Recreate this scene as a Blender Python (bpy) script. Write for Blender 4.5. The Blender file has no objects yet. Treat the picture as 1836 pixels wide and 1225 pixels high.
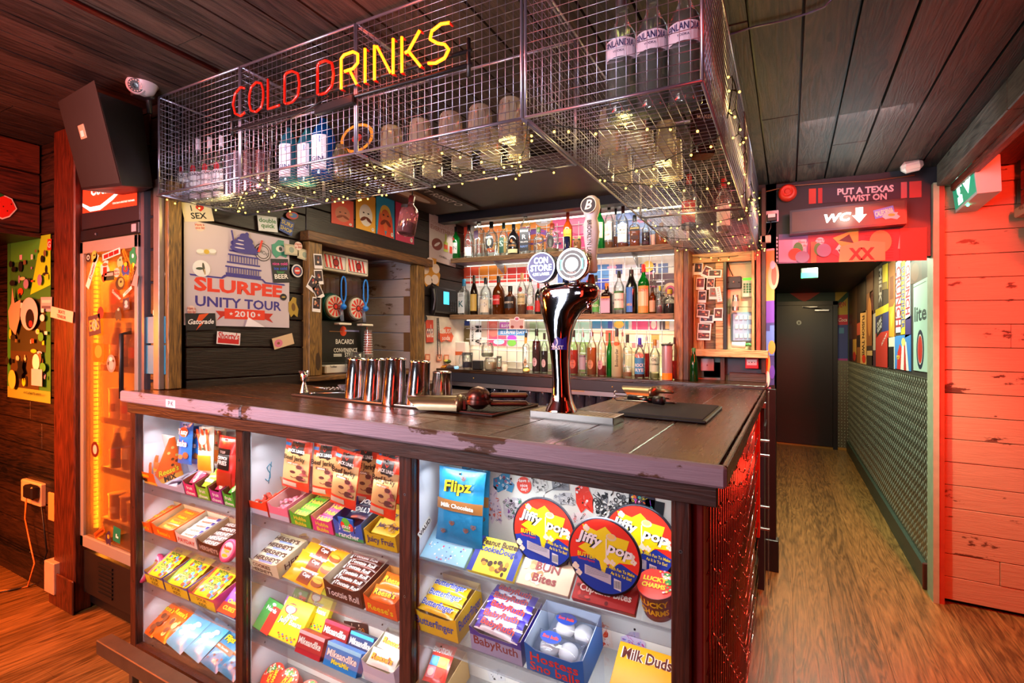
import bpy,math,random
from mathutils import Vector,Matrix
R=math.radians
random.seed(7)
scn=bpy.context.scene
COL=scn.collection
# ---------------------------------------------------------------- the place: X along the bar, Y down the corridor, Z up
F,CX,HY=920.0,918.0,622.0 # focal length and horizon of the photograph, in its pixels
YAW=R(28.33);SN,CS=math.sin(YAW),math.cos(YAW)
EYE=1.42
K=-.025 # made-up shear of all heights along X, fitted to skewed image lines
def T(x):return K*x
def _uv(px,py):return(px-CX)/F,(HY-py)/F
def pY(px,py,Y):
    u,v=_uv(px,py);d=Y/(u*SN+CS)
    return Vector((d*(u*CS-SN),Y,EYE+v*d))
def pX(px,py,X):
    u,v=_uv(px,py);d=X/(u*CS-SN)
    return Vector((X,d*(u*SN+CS),EYE+v*d))
def pZ(px,py,z0):
    u,v=_uv(px,py);d=(z0-EYE)/(v-K*(u*CS-SN))
    x=d*(u*CS-SN)
    return Vector((x,d*(u*SN+CS),z0+T(x)))
def dist(px,Y):return Y/((px-CX)/F*SN+CS)
# ---------------------------------------------------------------- materials
MATS={}
def _new(name):
    m=bpy.data.materials.new(name);m.use_nodes=True
    nt=m.node_tree
    return m,nt,nt.nodes,nt.links,nt.nodes['Principled BSDF']
def rgb(c):
    if isinstance(c,str):
        c=[int(c[i:i+2],16)/255 for i in(0,2,4)]
        c=[x/12.92 if x<=.04045 else((x+.055)/1.055)**2.4 for x in c]
    return(c[0],c[1],c[2],1)
def mat(c,rough=.5,metal=0,emit=0,spec=.5,coat=0):
    k=(str(c),rough,metal,emit,spec,coat)
    if k in MATS:return MATS[k]
    m,nt,N,L,b=_new('paint');col=rgb(c)
    b.inputs['Base Color'].default_value=col
    b.inputs['Roughness'].default_value=rough;b.inputs['Metallic'].default_value=metal
    b.inputs['Specular IOR Level'].default_value=spec
    if coat:b.inputs['Coat Weight'].default_value=coat;b.inputs['Coat Roughness'].default_value=.12
    if emit:
        b.inputs['Emission Color'].default_value=col;b.inputs['Emission Strength'].default_value=emit
    MATS[k]=m;return m
def mottled(c,rough=.5,metal=0,amount=.25,scale=18,bump=.0):
    """a plain colour with slight procedural wear"""
    k=('mott',str(c),rough,metal,amount,scale,bump)
    if k in MATS:return MATS[k]
    m,nt,N,L,b=_new('worn');col=rgb(c)
    n=N.new('ShaderNodeTexNoise');n.inputs['Scale'].default_value=scale;n.inputs['Detail'].default_value=6
    t=N.new('ShaderNodeTexCoord');L.new(t.outputs['Object'],n.inputs['Vector'])
    mx=N.new('ShaderNodeMix');mx.data_type='RGBA'
    mx.inputs['A'].default_value=[x*(1-amount)for x in col[:3]]+[1]
    mx.inputs['B'].default_value=[min(1,x*(1+amount))for x in col[:3]]+[1]
    L.new(n.outputs['Fac'],mx.inputs['Factor']);L.new(mx.outputs['Result'],b.inputs['Base Color'])
    b.inputs['Roughness'].default_value=rough;b.inputs['Metallic'].default_value=metal
    if bump:
        bp=N.new('ShaderNodeBump');bp.inputs['Strength'].default_value=bump
        L.new(n.outputs['Fac'],bp.inputs['Height']);L.new(bp.outputs['Normal'],b.inputs['Normal'])
    MATS[k]=m;return m
def wood(c1,c2,axis='X',plank=None,pax='Z',rough=.45,grain=1.,paint=None,chips=.5,vary=.35,bump=.3,knots=.6,chipc=None,off=0.,sheen=0):
    """boards running along AXIS, PLANK wide across PAX, each with its own tone; PAINT flakes off it in chips"""
    k=('wood',str(c1),str(c2),axis,plank,pax,rough,grain,str(paint),chips,vary,off,bump,knots)
    if k in MATS:return MATS[k]
    m,nt,N,L,b=_new('wood')
    tc=N.new('ShaderNodeTexCoord');sx=N.new('ShaderNodeSeparateXYZ');L.new(tc.outputs['Object'],sx.inputs[0])
    def math_(op,a,bb=None):
        n=N.new('ShaderNodeMath');n.operation=op
        for i,q in enumerate((a,bb)):
            if q is None:continue
            if hasattr(q,'default_value')or hasattr(q,'links'):L.new(q,n.inputs[i])
            else:n.inputs[i].default_value=q
        return n.outputs[0]
    rnd=None
    vec=tc.outputs['Object']
    if plank:
        s=math_('FLOOR',math_('DIVIDE',math_('SUBTRACT',sx.outputs[pax],off),plank))
        wn=N.new('ShaderNodeTexWhiteNoise');wn.noise_dimensions='1D';L.new(s,wn.inputs['W']);rnd=wn.outputs['Value']
        cb=N.new('ShaderNodeCombineXYZ');L.new(math_('MULTIPLY',rnd,9.),cb.inputs['X']);L.new(math_('MULTIPLY',rnd,5.),cb.inputs['Y']);L.new(math_('MULTIPLY',rnd,7.),cb.inputs['Z'])
        va=N.new('ShaderNodeVectorMath');va.operation='ADD';L.new(vec,va.inputs[0]);L.new(cb.outputs[0],va.inputs[1]);vec=va.outputs[0]
    mp=N.new('ShaderNodeMapping');L.new(vec,mp.inputs['Vector'])
    sc=[9*grain]*3;sc['XYZ'.index(axis)]=.7*grain;mp.inputs['Scale'].default_value=sc
    n1=N.new('ShaderNodeTexNoise');n1.inputs['Scale'].default_value=1.6;n1.inputs['Detail'].default_value=3;n1.inputs['Distortion'].default_value=.6
    L.new(mp.outputs[0],n1.inputs['Vector'])
    ring=math_('FRACT',math_('MULTIPLY',n1.outputs['Fac'],11.))
    ring=math_('ABSOLUTE',math_('SUBTRACT',ring,.5))
    n2=N.new('ShaderNodeTexNoise');n2.inputs['Scale'].default_value=9;n2.inputs['Detail'].default_value=8;n2.inputs['Roughness'].default_value=.7
    L.new(mp.outputs[0],n2.inputs['Vector'])
    f=math_('ADD',math_('MULTIPLY',ring,.7),math_('MULTIPLY',math_('SUBTRACT',n2.outputs['Fac'],.35),1.5))
    if rnd is not None:f=math_('ADD',f,math_('MULTIPLY',math_('SUBTRACT',rnd,.5),vary*2))
    if knots:
        mk=N.new('ShaderNodeMapping');L.new(vec,mk.inputs['Vector'])
        s2=[6]*3;s2['XYZ'.index(axis)]=2.2;mk.inputs['Scale'].default_value=s2
        vo=N.new('ShaderNodeTexVoronoi');L.new(mk.outputs[0],vo.inputs['Vector']);vo.inputs['Scale'].default_value=1.
        kn=math_('LESS_THAN',vo.outputs['Distance'],.13)
        f=math_('SUBTRACT',f,math_('MULTIPLY',kn,knots))
    cr=N.new('ShaderNodeValToRGB');L.new(f,cr.inputs[0])
    cr.color_ramp.elements[0].color=rgb(c1);cr.color_ramp.elements[0].position=.1
    cr.color_ramp.elements[1].color=rgb(c2);cr.color_ramp.elements[1].position=.9
    out=cr.outputs[0];height=f
    if paint:
        n3=N.new('ShaderNodeTexNoise');n3.inputs['Scale'].default_value=7;n3.inputs['Detail'].default_value=9;n3.inputs['Roughness'].default_value=.62
        mq=N.new('ShaderNodeMapping');L.new(vec,mq.inputs['Vector']);s3=[1.4]*3;s3['XYZ'.index(axis)]=.55;mq.inputs['Scale'].default_value=s3
        L.new(mq.outputs[0],n3.inputs['Vector'])
        r2=N.new('ShaderNodeValToRGB');r2.color_ramp.elements[0].position=chips-.012;r2.color_ramp.elements[1].position=chips+.012
        L.new(n3.outputs['Fac'],r2.inputs[0])
        pn=N.new('ShaderNodeMix');pn.data_type='RGBA';pc=rgb(paint)
        pn.inputs['A'].default_value=[x*.72 for x in pc[:3]]+[1];pn.inputs['B'].default_value=pc;L.new(n2.outputs['Fac'],pn.inputs['Factor'])
        mx=N.new('ShaderNodeMix');mx.data_type='RGBA';L.new(r2.outputs[0],mx.inputs['Factor']);L.new(out,mx.inputs['A']);L.new(pn.outputs['Result'],mx.inputs['B'])
        out=mx.outputs['Result']
    L.new(out,b.inputs['Base Color'])
    rr=math_('ADD',rough-.12,math_('MULTIPLY',n2.outputs['Fac'],.24));L.new(rr,b.inputs['Roughness'])
    if bump:
        bp=N.new('ShaderNodeBump');bp.inputs['Strength'].default_value=bump;bp.inputs['Distance'].default_value=.004
        L.new(height,bp.inputs['Height']);L.new(bp.outputs['Normal'],b.inputs['Normal'])
    MATS[k]=m;return m
def glass(tint=(1,1,1),op=.1,rough=.03,body=None,gk=.8):
    """thin clear material: tinted transparency, a fresnel gloss and a little of its own body colour"""
    k=('glass',str(tint),op,rough,str(body),gk)
    if k in MATS:return MATS[k]
    m=bpy.data.materials.new('glass');m.use_nodes=True;nt=m.node_tree;N=nt.nodes;L=nt.links
    N.remove(N['Principled BSDF']);out=N['Material Output']
    tr=N.new('ShaderNodeBsdfTransparent');tr.inputs[0].default_value=rgb(tint)
    gl=N.new('ShaderNodeBsdfGlossy');gl.inputs['Roughness'].default_value=rough;gl.inputs['Color'].default_value=(1,1,1,1)
    tl=N.new('ShaderNodeBsdfTranslucent');df=N.new('ShaderNodeBsdfDiffuse')
    bc=rgb(body if body is not None else tint)
    tl.inputs[0].default_value=bc;df.inputs[0].default_value=bc
    m1=N.new('ShaderNodeMixShader');m1.inputs[0].default_value=.5;L.new(tl.outputs[0],m1.inputs[1]);L.new(df.outputs[0],m1.inputs[2])
    m2=N.new('ShaderNodeMixShader');m2.inputs[0].default_value=op;L.new(tr.outputs[0],m2.inputs[1]);L.new(m1.outputs[0],m2.inputs[2])
    lw=N.new('ShaderNodeLayerWeight');lw.inputs[0].default_value=.35
    mp=N.new('ShaderNodeMath');mp.operation='MULTIPLY_ADD';mp.inputs[1].default_value=gk;mp.inputs[2].default_value=.04*gk
    pw=N.new('ShaderNodeMath');pw.operation='POWER';pw.inputs[1].default_value=1.6
    L.new(lw.outputs['Fresnel'],pw.inputs[0]);L.new(pw.outputs[0],mp.inputs[0])
    m3=N.new('ShaderNodeMixShader');L.new(mp.outputs[0],m3.inputs[0]);L.new(m2.outputs[0],m3.inputs[1]);L.new(gl.outputs[0],m3.inputs[2])
    L.new(m3.outputs[0],out.inputs[0])
    MATS[k]=m;return m
def foil(c,crinkle=.5,scale=30):
    k=('foil',str(c),crinkle,scale)
    if k in MATS:return MATS[k]
    m,nt,N,L,b=_new('foil');b.inputs['Base Color'].default_value=rgb(c)
    b.inputs['Roughness'].default_value=.3;b.inputs['Coat Weight'].default_value=.4;b.inputs['Coat Roughness'].default_value=.12
    t=N.new('ShaderNodeTexCoord');n=N.new('ShaderNodeTexNoise');n.inputs['Scale'].default_value=scale;n.inputs['Detail'].default_value=2
    mp=N.new('ShaderNodeMapping');mp.inputs['Scale'].default_value=(1.4,.5,1);L.new(t.outputs['Object'],mp.inputs['Vector']);L.new(mp.outputs[0],n.inputs['Vector'])
    bp=N.new('ShaderNodeBump');bp.inputs['Strength'].default_value=crinkle;bp.inputs['Distance'].default_value=.006
    L.new(n.outputs['Fac'],bp.inputs['Height']);L.new(bp.outputs['Normal'],b.inputs['Normal'])
    MATS[k]=m;return m
WHITE=mat('F2EEE6',.5);BLACK=mat('0E0E10',.45);DKMETAL=mat('2A2A2E',.4,.8)
CHROME=mat('E6E6EA',.13,1);STEEL=mat('B9BABF',.28,1);WIRE=mat('A4A4B6',.3,.85)
CARD=mat('D9D2C4',.7)
# ---------------------------------------------------------------- text outlines
_TX={}
def textgeo(s,bold=0.,shear=0.):
    k=(s,bold,shear)
    if k in _TX:return _TX[k]
    cu=bpy.data.curves.new('t','FONT');cu.body=s;cu.size=1;cu.resolution_u=2;cu.offset=bold*.55;cu.shear=shear;cu.fill_mode='FRONT'
    ob=bpy.data.objects.new('t',cu);me=ob.to_mesh()
    v=[(p.co.x,p.co.y)for p in me.vertices];f=[tuple(p.vertices)for p in me.polygons]
    ob.to_mesh_clear();bpy.data.objects.remove(ob);bpy.data.curves.remove(cu)
    if v:
        x0=min(p[0]for p in v);x1=max(p[0]for p in v);y0=min(p[1]for p in v);y1=max(p[1]for p in v)
        v=[(p[0]-x0,p[1]-y0)for p in v];g=(v,f,x1-x0,y1-y0)
    else:g=([],[],1,1)
    _TX[k]=g;return g
# ---------------------------------------------------------------- mesh builder
class MB:
    def __init__(s):s.v=[];s.f=[];s.mi=[];s.sm=[];s.mats=[];s.M=Matrix.Identity(4);s.wrap=None
    def at(s,loc=(0,0,0),rx=0,ry=0,rz=0,sc=None):
        s.M=Matrix.Translation(loc)@Matrix.Rotation(rz,4,'Z')@Matrix.Rotation(ry,4,'Y')@Matrix.Rotation(rx,4,'X')
        if sc:s.M=s.M@Matrix.Diagonal((sc[0],sc[1],sc[2],1))
        return s
    def frame(s,o,u,w):
        """local x along U, local y along W, local z their cross product"""
        u=Vector(u).normalized();w=Vector(w);n=u.cross(w).normalized();w=n.cross(u)
        s.M=Matrix(((u.x,w.x,n.x,o[0]),(u.y,w.y,n.y,o[1]),(u.z,w.z,n.z,o[2]),(0,0,0,1)));return s
    def add(s,vs,fs,m,smooth=False):
        if m not in s.mats:s.mats.append(m)
        k=s.mats.index(m);n=len(s.v)
        for p in vs:
            if s.wrap:
                a=p[0]/s.wrap;r=s.wrap+p[2];p=(r*math.sin(a),-r*math.cos(a),p[1])
            s.v.append(s.M@Vector(p))
        for f in fs:s.f.append([i+n for i in f]);s.mi.append(k);s.sm.append(smooth)
    def box(s,x0,x1,y0,y1,z0,z1,m,taper=0):
        t=taper
        v=[(x0,y0,z0),(x1,y0,z0),(x1,y1,z0),(x0,y1,z0),(x0+t,y0+t,z1),(x1-t,y0+t,z1),(x1-t,y1-t,z1),(x0+t,y1-t,z1)]
        s.add(v,[(3,2,1,0),(4,5,6,7),(0,1,5,4),(1,2,6,5),(2,3,7,6),(3,0,4,7)],m);return s
    def rbox(s,x0,x1,y0,y1,z0,z1,m,r=.004):
        """box with chamfered edges"""
        r=min(r,(x1-x0)/2.1,(y1-y0)/2.1,(z1-z0)/2.1);vs=[]
        for ix in(0,1):
            for iy in(0,1):
                for iz in(0,1):
                    X=(x0,x1)[ix];Y=(y0,y1)[iy];Z=(z0,z1)[iz];a=r*(1-2*ix);b_=r*(1-2*iy);c=r*(1-2*iz)
                    vs+=[(X,Y+b_,Z+c),(X+a,Y,Z+c),(X+a,Y+b_,Z)]
        g=lambda ix,iy,iz,k:(ix*4+iy*2+iz)*3+k
        fs=[]
        fs+=[[g(0,0,0,0),g(0,0,1,0),g(0,1,1,0),g(0,1,0,0)],[g(1,0,0,0),g(1,1,0,0),g(1,1,1,0),g(1,0,1,0)]]
        fs+=[[g(0,0,0,1),g(1,0,0,1),g(1,0,1,1),g(0,0,1,1)],[g(0,1,0,1),g(0,1,1,1),g(1,1,1,1),g(1,1,0,1)]]
        fs+=[[g(0,0,0,2),g(0,1,0,2),g(1,1,0,2),g(1,0,0,2)],[g(0,0,1,2),g(1,0,1,2),g(1,1,1,2),g(0,1,1,2)]]
        for iy in(0,1):
            for iz in(0,1):fs.append([g(0,iy,iz,1),g(1,iy,iz,1),g(1,iy,iz,2),g(0,iy,iz,2)])
        for ix in(0,1):
            for iz in(0,1):fs.append([g(ix,0,iz,0),g(ix,1,iz,0),g(ix,1,iz,2),g(ix,0,iz,2)])
        for ix in(0,1):
            for iy in(0,1):fs.append([g(ix,iy,0,0),g(ix,iy,1,0),g(ix,iy,1,1),g(ix,iy,0,1)])
        for ix in(0,1):
            for iy in(0,1):
                for iz in(0,1):fs.append([g(ix,iy,iz,0),g(ix,iy,iz,1),g(ix,iy,iz,2)])
        s.add(vs,fs,m);return s
    def prism(s,pts,h,m,z=0,smooth=False):
        """outline PTS in the local xy plane, from z to z+h"""
        n=len(pts)
        s.add([(p[0],p[1],z)for p in pts]+[(p[0],p[1],z+h)for p in pts],[list(range(n))[::-1],[i+n for i in range(n)]]+[[i,(i+1)%n,(i+1)%n+n,i+n]for i in range(n)],m,smooth);return s
    def flat(s,pts,m,z=0):
        if s.wrap: # cut into strips so that it follows the curve
            xs=[p[0]for p in pts]
            if len(pts)==4 and max(xs)-min(xs)>s.wrap*.3:
                a,b,c,d=pts;n=8
                for i in range(n):
                    t0,t1=i/n,(i+1)/n
                    lp=lambda p,q,t:(p[0]+(q[0]-p[0])*t,p[1]+(q[1]-p[1])*t,z)
                    s.add([lp(a,b,t0),lp(a,b,t1),lp(d,c,t1),lp(d,c,t0)],[(0,1,2,3)],m)
                return s
        s.add([(p[0],p[1],z)for p in pts],[list(range(len(pts)))],m);return s
    def rect(s,x0,y0,x1,y1,m,z=0):return s.flat([(x0,y0),(x1,y0),(x1,y1),(x0,y1)],m,z)
    def oval(s,cx,cy,rx,ry,m,z=0,n=20,a0=0,a1=360,rot=0):
        pts=[]
        full=a1-a0>=360
        for i in range(n if full else n+1):
            a=R(a0+(a1-a0)*i/n);x=rx*math.cos(a);y=ry*math.sin(a)
            pts.append((cx+x*math.cos(rot)-y*math.sin(rot),cy+x*math.sin(rot)+y*math.cos(rot)))
        return s.flat(pts,m,z)
    def ring(s,cx,cy,r0,r1,m,z=0,n=24,sx=1):
        v=[]
        for i in range(n):
            a=2*math.pi*i/n;v+=[(cx+r0*math.cos(a)*sx,cy+r0*math.sin(a),z),(cx+r1*math.cos(a)*sx,cy+r1*math.sin(a),z)]
        s.add(v,[(2*i,2*i+1,(2*i+3)%(2*n),(2*i+2)%(2*n))for i in range(n)],m);return s
    def star(s,cx,cy,r0,r1,k,m,z=0,rot=90):
        return s.flat([(cx+(r1 if i%2 else r0)*math.cos(R(rot+180*i/k)),cy+(r1 if i%2 else r0)*math.sin(R(rot+180*i/k)))for i in range(2*k)],m,z)
    def text(s,t,x,y,h,m,z=.0006,w=None,al='c',bold=.02,shear=0.,rot=0.,sy=None):
        """lettering H tall at most W wide, (x, y) its middle (al c), left (l)"""
        v,f,tw,th=textgeo(t,bold,shear)
        if not v:return s
        cap=textgeo('H',bold,0)[3]
        k=h/cap;kx=k
        if w:kx=min(k*1.6,w/tw)if al!='x' else w/tw
        if w and kx>k*1.15 and al!='x':kx=k*1.15
        ox=x-(tw*kx/2 if al in 'cx' else 0);oy=y-h/2
        c,sn=math.cos(rot),math.sin(rot)
        vs=[]
        for p in v:
            X=ox+p[0]*kx-x;Y=oy+p[1]*k-y;vs.append((x+X*c-Y*sn,y+X*sn+Y*c,z))
        s.add(vs,f,m);return s
    def lathe(s,prof,m,n=20,c=(0,0,0),cap=True,smooth=True,sq=0):
        """profile [(r, z)] about the local z axis; SQ > 0 squares the section off"""
        v=[]
        for r,z in prof:
            for i in range(n):
                a=2*math.pi*(i+.5)/n;q=1
                if sq:q=1/((abs(math.cos(a))**sq+abs(math.sin(a))**sq)**(1/sq))
                v.append((c[0]+r*q*math.cos(a),c[1]+r*q*math.sin(a),c[2]+z))
        f=[]
        for j in range(len(prof)-1):
            for i in range(n):f.append((j*n+i,j*n+(i+1)%n,(j+1)*n+(i+1)%n,(j+1)*n+i))
        s.add(v,f,m,smooth)
        if cap:
            for j,fl in((0,True),(len(prof)-1,False)):
                if prof[j][0]>1e-4:
                    q=v[j*n:(j+1)*n];s.add(q,[list(range(n))[::-1]if fl else list(range(n))],m)
        return s
    def tube(s,path,r,m,n=6,closed=False,smooth=True,flatk=1):
        P=[Vector(p)for p in path];N=len(P);v=[];up=Vector((0,0,1));prev=None
        for i,p in enumerate(P):
            a=P[(i-1)%N]if(closed or i>0)else p;b=P[(i+1)%N]if(closed or i<N-1)else p
            t=(b-a)
            t=t.normalized()if t.length>1e-9 else Vector((1,0,0))
            if prev is None:
                q=up if abs(t.z)<.9 else Vector((1,0,0));prev=t.cross(q).normalized()
            e=(prev-t*prev.dot(t));e=e.normalized()if e.length>1e-6 else t.orthogonal().normalized();g=t.cross(e);prev=e
            rr=r[i]if isinstance(r,(list,tuple))else r
            for j in range(n):
                an=2*math.pi*j/n;v.append(tuple(p+e*math.cos(an)*rr+g*math.sin(an)*rr*flatk))
        f=[]
        for i in range(N if closed else N-1):
            for j in range(n):f.append((i*n+j,i*n+(j+1)%n,((i+1)%N)*n+(j+1)%n,((i+1)%N)*n+j))
        if not closed:f+=[tuple(range(n))[::-1],tuple(range((N-1)*n,N*n))]
        s.add(v,f,m,smooth);return s
    def ball(s,c,r,m,n=10,sx=1,sy=1,sz=1):
        pr=[(r*math.sin(math.pi*i/(n//2))+1e-5,-r*math.cos(math.pi*i/(n//2)))for i in range(n//2+1)]
        v=[];
        for q,z in pr:
            for i in range(n):
                a=2*math.pi*i/n;v.append((c[0]+q*math.cos(a)*sx,c[1]+q*math.sin(a)*sy,c[2]+z*sz))
        f=[(j*n+i,j*n+(i+1)%n,(j+1)*n+(i+1)%n,(j+1)*n+i)for j in range(len(pr)-1)for i in range(n)]
        s.add(v,f,m,True);return s
    def pillow(s,w,h,t,m,m2=None,nx=8,ny=10,seal=.012,c=(0,0),jag=True):
        """a sealed bag lying in the local xy plane, puffed to thickness T; crimped ends"""
        for side,mm in((1,m),(-1,m2 or m)):
            v=[]
            for j in range(ny+1):
                for i in range(nx+1):
                    x=i/nx*2-1;y=j/ny*2-1
                    yy=min(1,max(0,(1-abs(y))*h/2/max(seal,.001)))
                    e=((1-abs(x)**2.4)**.6)*((1-abs(y)**4)**.8)*(yy**.5)
                    wr=1-.05*(1-abs(y)**3)
                    z=t/2*e*side*(1+.10*math.sin(7*x+5*y*y)*math.cos(9*y))+.0004*side
                    v.append((c[0]+x*w/2*wr,c[1]+y*h/2,z+t/2))
            n=nx+1
            f=[(j*n+i,j*n+i+1,(j+1)*n+i+1,(j+1)*n+i)for j in range(ny)for i in range(nx)]
            if side<0:f=[q[::-1]for q in f]
            s.add(v,f,mm,True)
        return s
    def build(s,name,parent=None,loc=None,tilt=False,rot=None,**kw):
        me=bpy.data.meshes.new(name)
        if tilt:vv=[(p.x,p.y,p.z+K*p.x)for p in s.v]
        else:vv=[tuple(p)for p in s.v]
        me.from_pydata(vv,[],s.f)
        for m in s.mats:me.materials.append(m)
        me.polygons.foreach_set('material_index',s.mi);me.polygons.foreach_set('use_smooth',s.sm);me.update()
        ob=bpy.data.objects.new(name,me);COL.objects.link(ob)
        if parent:ob.parent=parent
        if loc is not None:ob.location=loc
        if rot is not None:ob.rotation_euler=rot
        if kw:tag(ob,**kw)
        return ob
def tag(o,label=None,cat=None,group=None,kind=None):
    if label:o['label']=label
    if cat:o['category']=cat
    if group:o['group']=group
    if kind:o['kind']=kind
    return o
def thing(name,label,cat,loc=(0,0,0),rot=(0,0,0),group=None):
    o=bpy.data.objects.new(name,None);COL.objects.link(o);o.empty_display_size=.05
    o.location=loc;o.rotation_euler=rot
    return tag(o,label,cat,group)
def dup(o,loc=None,rot=None,label=None,parent=None):
    c=o.copy();COL.objects.link(c)
    if parent:c.parent=parent
    if loc is not None:c.location=loc
    if rot is not None:c.rotation_euler=rot
    if label:c['label']=label
    for ch in[q for q in KIDS.get(o.name,())]:dup(ch,parent=c)
    return c
KIDS={}
def kids(o,*ch):
    KIDS.setdefault(o.name,[]).extend(ch);return o
def planks(mb,u0,u1,v0,v1,w,m,fn,gap=.004,joints=0,thick=.02,seed=1,off=0):
    """boards side by side: fn(a0, a1, b0, b1) adds one; a runs along the boards, b across them"""
    rnd=random.Random(seed);b=v0+off-w if off else v0
    while b<v1-.001:
        b0,b1=max(b,v0),min(b+w,v1)
        if b1-b0>.01:
            a=u0;cuts=[]
            if joints:
                q=u0+rnd.uniform(.3,1)*joints
                while q<u1-.2:cuts.append(q);q+=joints*rnd.uniform(.7,1.3)
            for c in cuts+[u1]:
                fn(a+gap/4,c-gap/4,b0+gap/2,b1-gap/2,rnd.uniform(-.0015,.0015));a=c
        b+=w
# ---------------------------------------------------------------- the setting
CEIL=2.46
W_CEIL=wood('120D0B','4E3E34','Y',.153,'X',.58,1.0,vary=.22,knots=.5,bump=.5)
W_DARK=wood('0D0908','3A2519','X',.15,'Z',.42,1.1,vary=.2,knots=.3)
W_BULK=wood('1C0D08','6B3520','Y',.16,'Z',.38,1.2,vary=.2,knots=.3)
W_SIDE=wood('0E0907','2E2019','Y',.15,'Z',.42,1.1,vary=.15,knots=.3)
W_POSTR=wood('2A0F08','6E3018','Z',None,'X',.38,1.3,knots=.0)
W_RUST=wood('3A2610','A87C38','Z',None,'X',.5,1.6,knots=.5)
W_FLOOR=wood('4A3416','9A723C','Y',.19,'X',.34,.8,vary=.12,knots=.1,bump=.12)
W_CREAM=wood('3A2418','6B4A34','X',.129,'Z',.5,1.,paint='BA9C7C',chips=.36,vary=.1)
W_WHITEB=wood('3A2A20','7A5A40','Y',.135,'Z',.5,1.,paint='C4B4B0',chips=.37,vary=.2)
W_COUNT=wood('1A0D06','5A3416','X',.19,'Y',.25,1.1,vary=.2,knots=.2,bump=.15)
W_COUNTR=wood('1A0D06','5A3416','Y',.19,'X',.25,1.1,vary=.2,knots=.2,bump=.15)
W_EDGE=wood('2A1A12','5A3A22','X',None,'Z',.5,1.4,paint='958DA0',chips=.45,knots=.4,bump=.3)
W_APRON=wood('1C0F0C','40261E','X',None,'Z',.45,1.4,knots=.2)
W_CASE=wood('2A120C','5A2C1C','Z',None,'X',.4,1.4,knots=.1)
W_SHELF=wood('5A4026','B0885C','X',None,'Z',.55,1.4,knots=.3)
W_PINE=wood('8A6236','DDB987','X',None,'Z',.55,1.3,knots=.6)
W_PINEZ=wood('7A5226','D0A973','Z',None,'X',.55,1.3,knots=.6)
W_GREYY=wood('24241F','6A665A','Y',.3,'Z',.55,1.1,knots=.4)
W_OLD=wood('3A2A1C','9A7C58','X',.1,'Z',.6,1.4,knots=.4)
def struct(name,mb,**k):
    o=mb.build(name,tilt=True,**k);o['kind']='structure';return o
# floor
f=MB();planks(f,-3.,8.6,-7.2,3.2,.19,W_FLOOR,lambda a,b,c,d,j:f.box(c,d,a,b,-.03,0,W_FLOOR),gap=.0012,joints=1.3,seed=3)
f.box(-7.3,3.3,-3.1,8.8,-.08,-.031,BLACK);struct('floor',f)
# ceiling
c=MB();planks(c,-3.,3.75,-7.15,3.2,.153,W_CEIL,lambda a,b,x,d,j:c.box(x,d,a,b,CEIL+j,CEIL+.03,W_CEIL),gap=.009,joints=2.4,seed=11)
c.box(-7.3,3.3,-3.1,3.8,CEIL+.031,CEIL+.1,BLACK);struct('ceiling',c)
c=MB();c.box(-.35,.8,3.78,8.6,2.2,2.3,mottled('15120F',.5));struct('ceiling_corridor',c)
# back wall behind the shelves, and the wall around the corridor mouth
w=MB();w.box(-2.6,-.07,3.68,3.8,0,CEIL,mottled('D9D0C2',.6));w.box(-.60,-.13,3.672,3.68,1.985,CEIL,mottled('1C1815',.6));struct('wall_back',w)
w=MB();w.box(-.07,.74,3.70,3.78,1.955,CEIL,mottled('191A24',.5));w.box(-.13,-.07,3.68,3.8,0,CEIL,mottled('2A2233',.5));struct('wall_over_corridor',w)
w=MB()
planks(w,.752,3.2,.02,CEIL,.129,W_CREAM,lambda a,b,x,d,j:w.rbox(a,b,3.70+j,3.74,x,d,W_CREAM,.002),gap=.003,joints=.8,seed=5)
w.box(.76,3.2,3.745,3.8,0,CEIL,BLACK);struct('wall_right',w)
w=MB();w.box(.715,.742,3.66,3.80,0,2.36,mottled('9FA98C',.5));w.box(.742,.766,3.665,3.80,0,2.36,mottled('A03A22',.45));struct('trim_1',w)
w=MB();w.box(.742,.80,3.80,8.6,0,2.3,mottled('2B2621',.6));struct('wall_corridor_right',w)
w=MB();w.box(-.40,-.36,3.80,8.6,0,2.3,mottled('2B2621',.6));struct('wall_corridor_left',w)
w=MB();w.box(-.4,.8,8.5,8.6,0,2.3,mottled('24353A',.5));struct('wall_corridor_end',w)
# skirting
b=MB();b.box(.705,.742,3.85,8.5,0,.135,mottled('2E4038',.45));struct('baseboard_corridor',b)
b=MB();b.rbox(.70,.742,3.83,3.85,0,.155,mottled('5A1F14',.5));struct('trim_2',b)
b=MB();b.box(-.36,.74,8.46,8.5,0,.03,mottled('A8762F',.4));struct('trim_3',b)
# tread plate wall lining: a thing of its own screwed to the wall
tp=MB();PL=mottled('6E6E5C',.36,.8,.3,5);LUG=mottled('D4DCC8',.3,.5,.1,9)  # lugs paler than the plate, their highlights put into the colour
tp.box(.729,.7415,3.82,8.47,.135,1.245,PL)
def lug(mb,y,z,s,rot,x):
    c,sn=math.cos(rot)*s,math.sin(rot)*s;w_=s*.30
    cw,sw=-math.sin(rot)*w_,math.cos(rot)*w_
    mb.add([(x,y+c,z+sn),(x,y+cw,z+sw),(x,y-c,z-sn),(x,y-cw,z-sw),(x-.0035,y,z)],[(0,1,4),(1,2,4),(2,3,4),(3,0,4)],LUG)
r=0;y=3.84
while y<8.44:
    for k in range(27):
        z=.155+k*.0405+(.02 if r%2 else 0)
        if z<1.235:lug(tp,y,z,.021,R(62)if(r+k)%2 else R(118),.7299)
    y+=.036;r+=1
tag(tp.build('tread_plate',tilt=True),'silver tread plate lining the lower right side of the corridor','wall panel')
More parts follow.
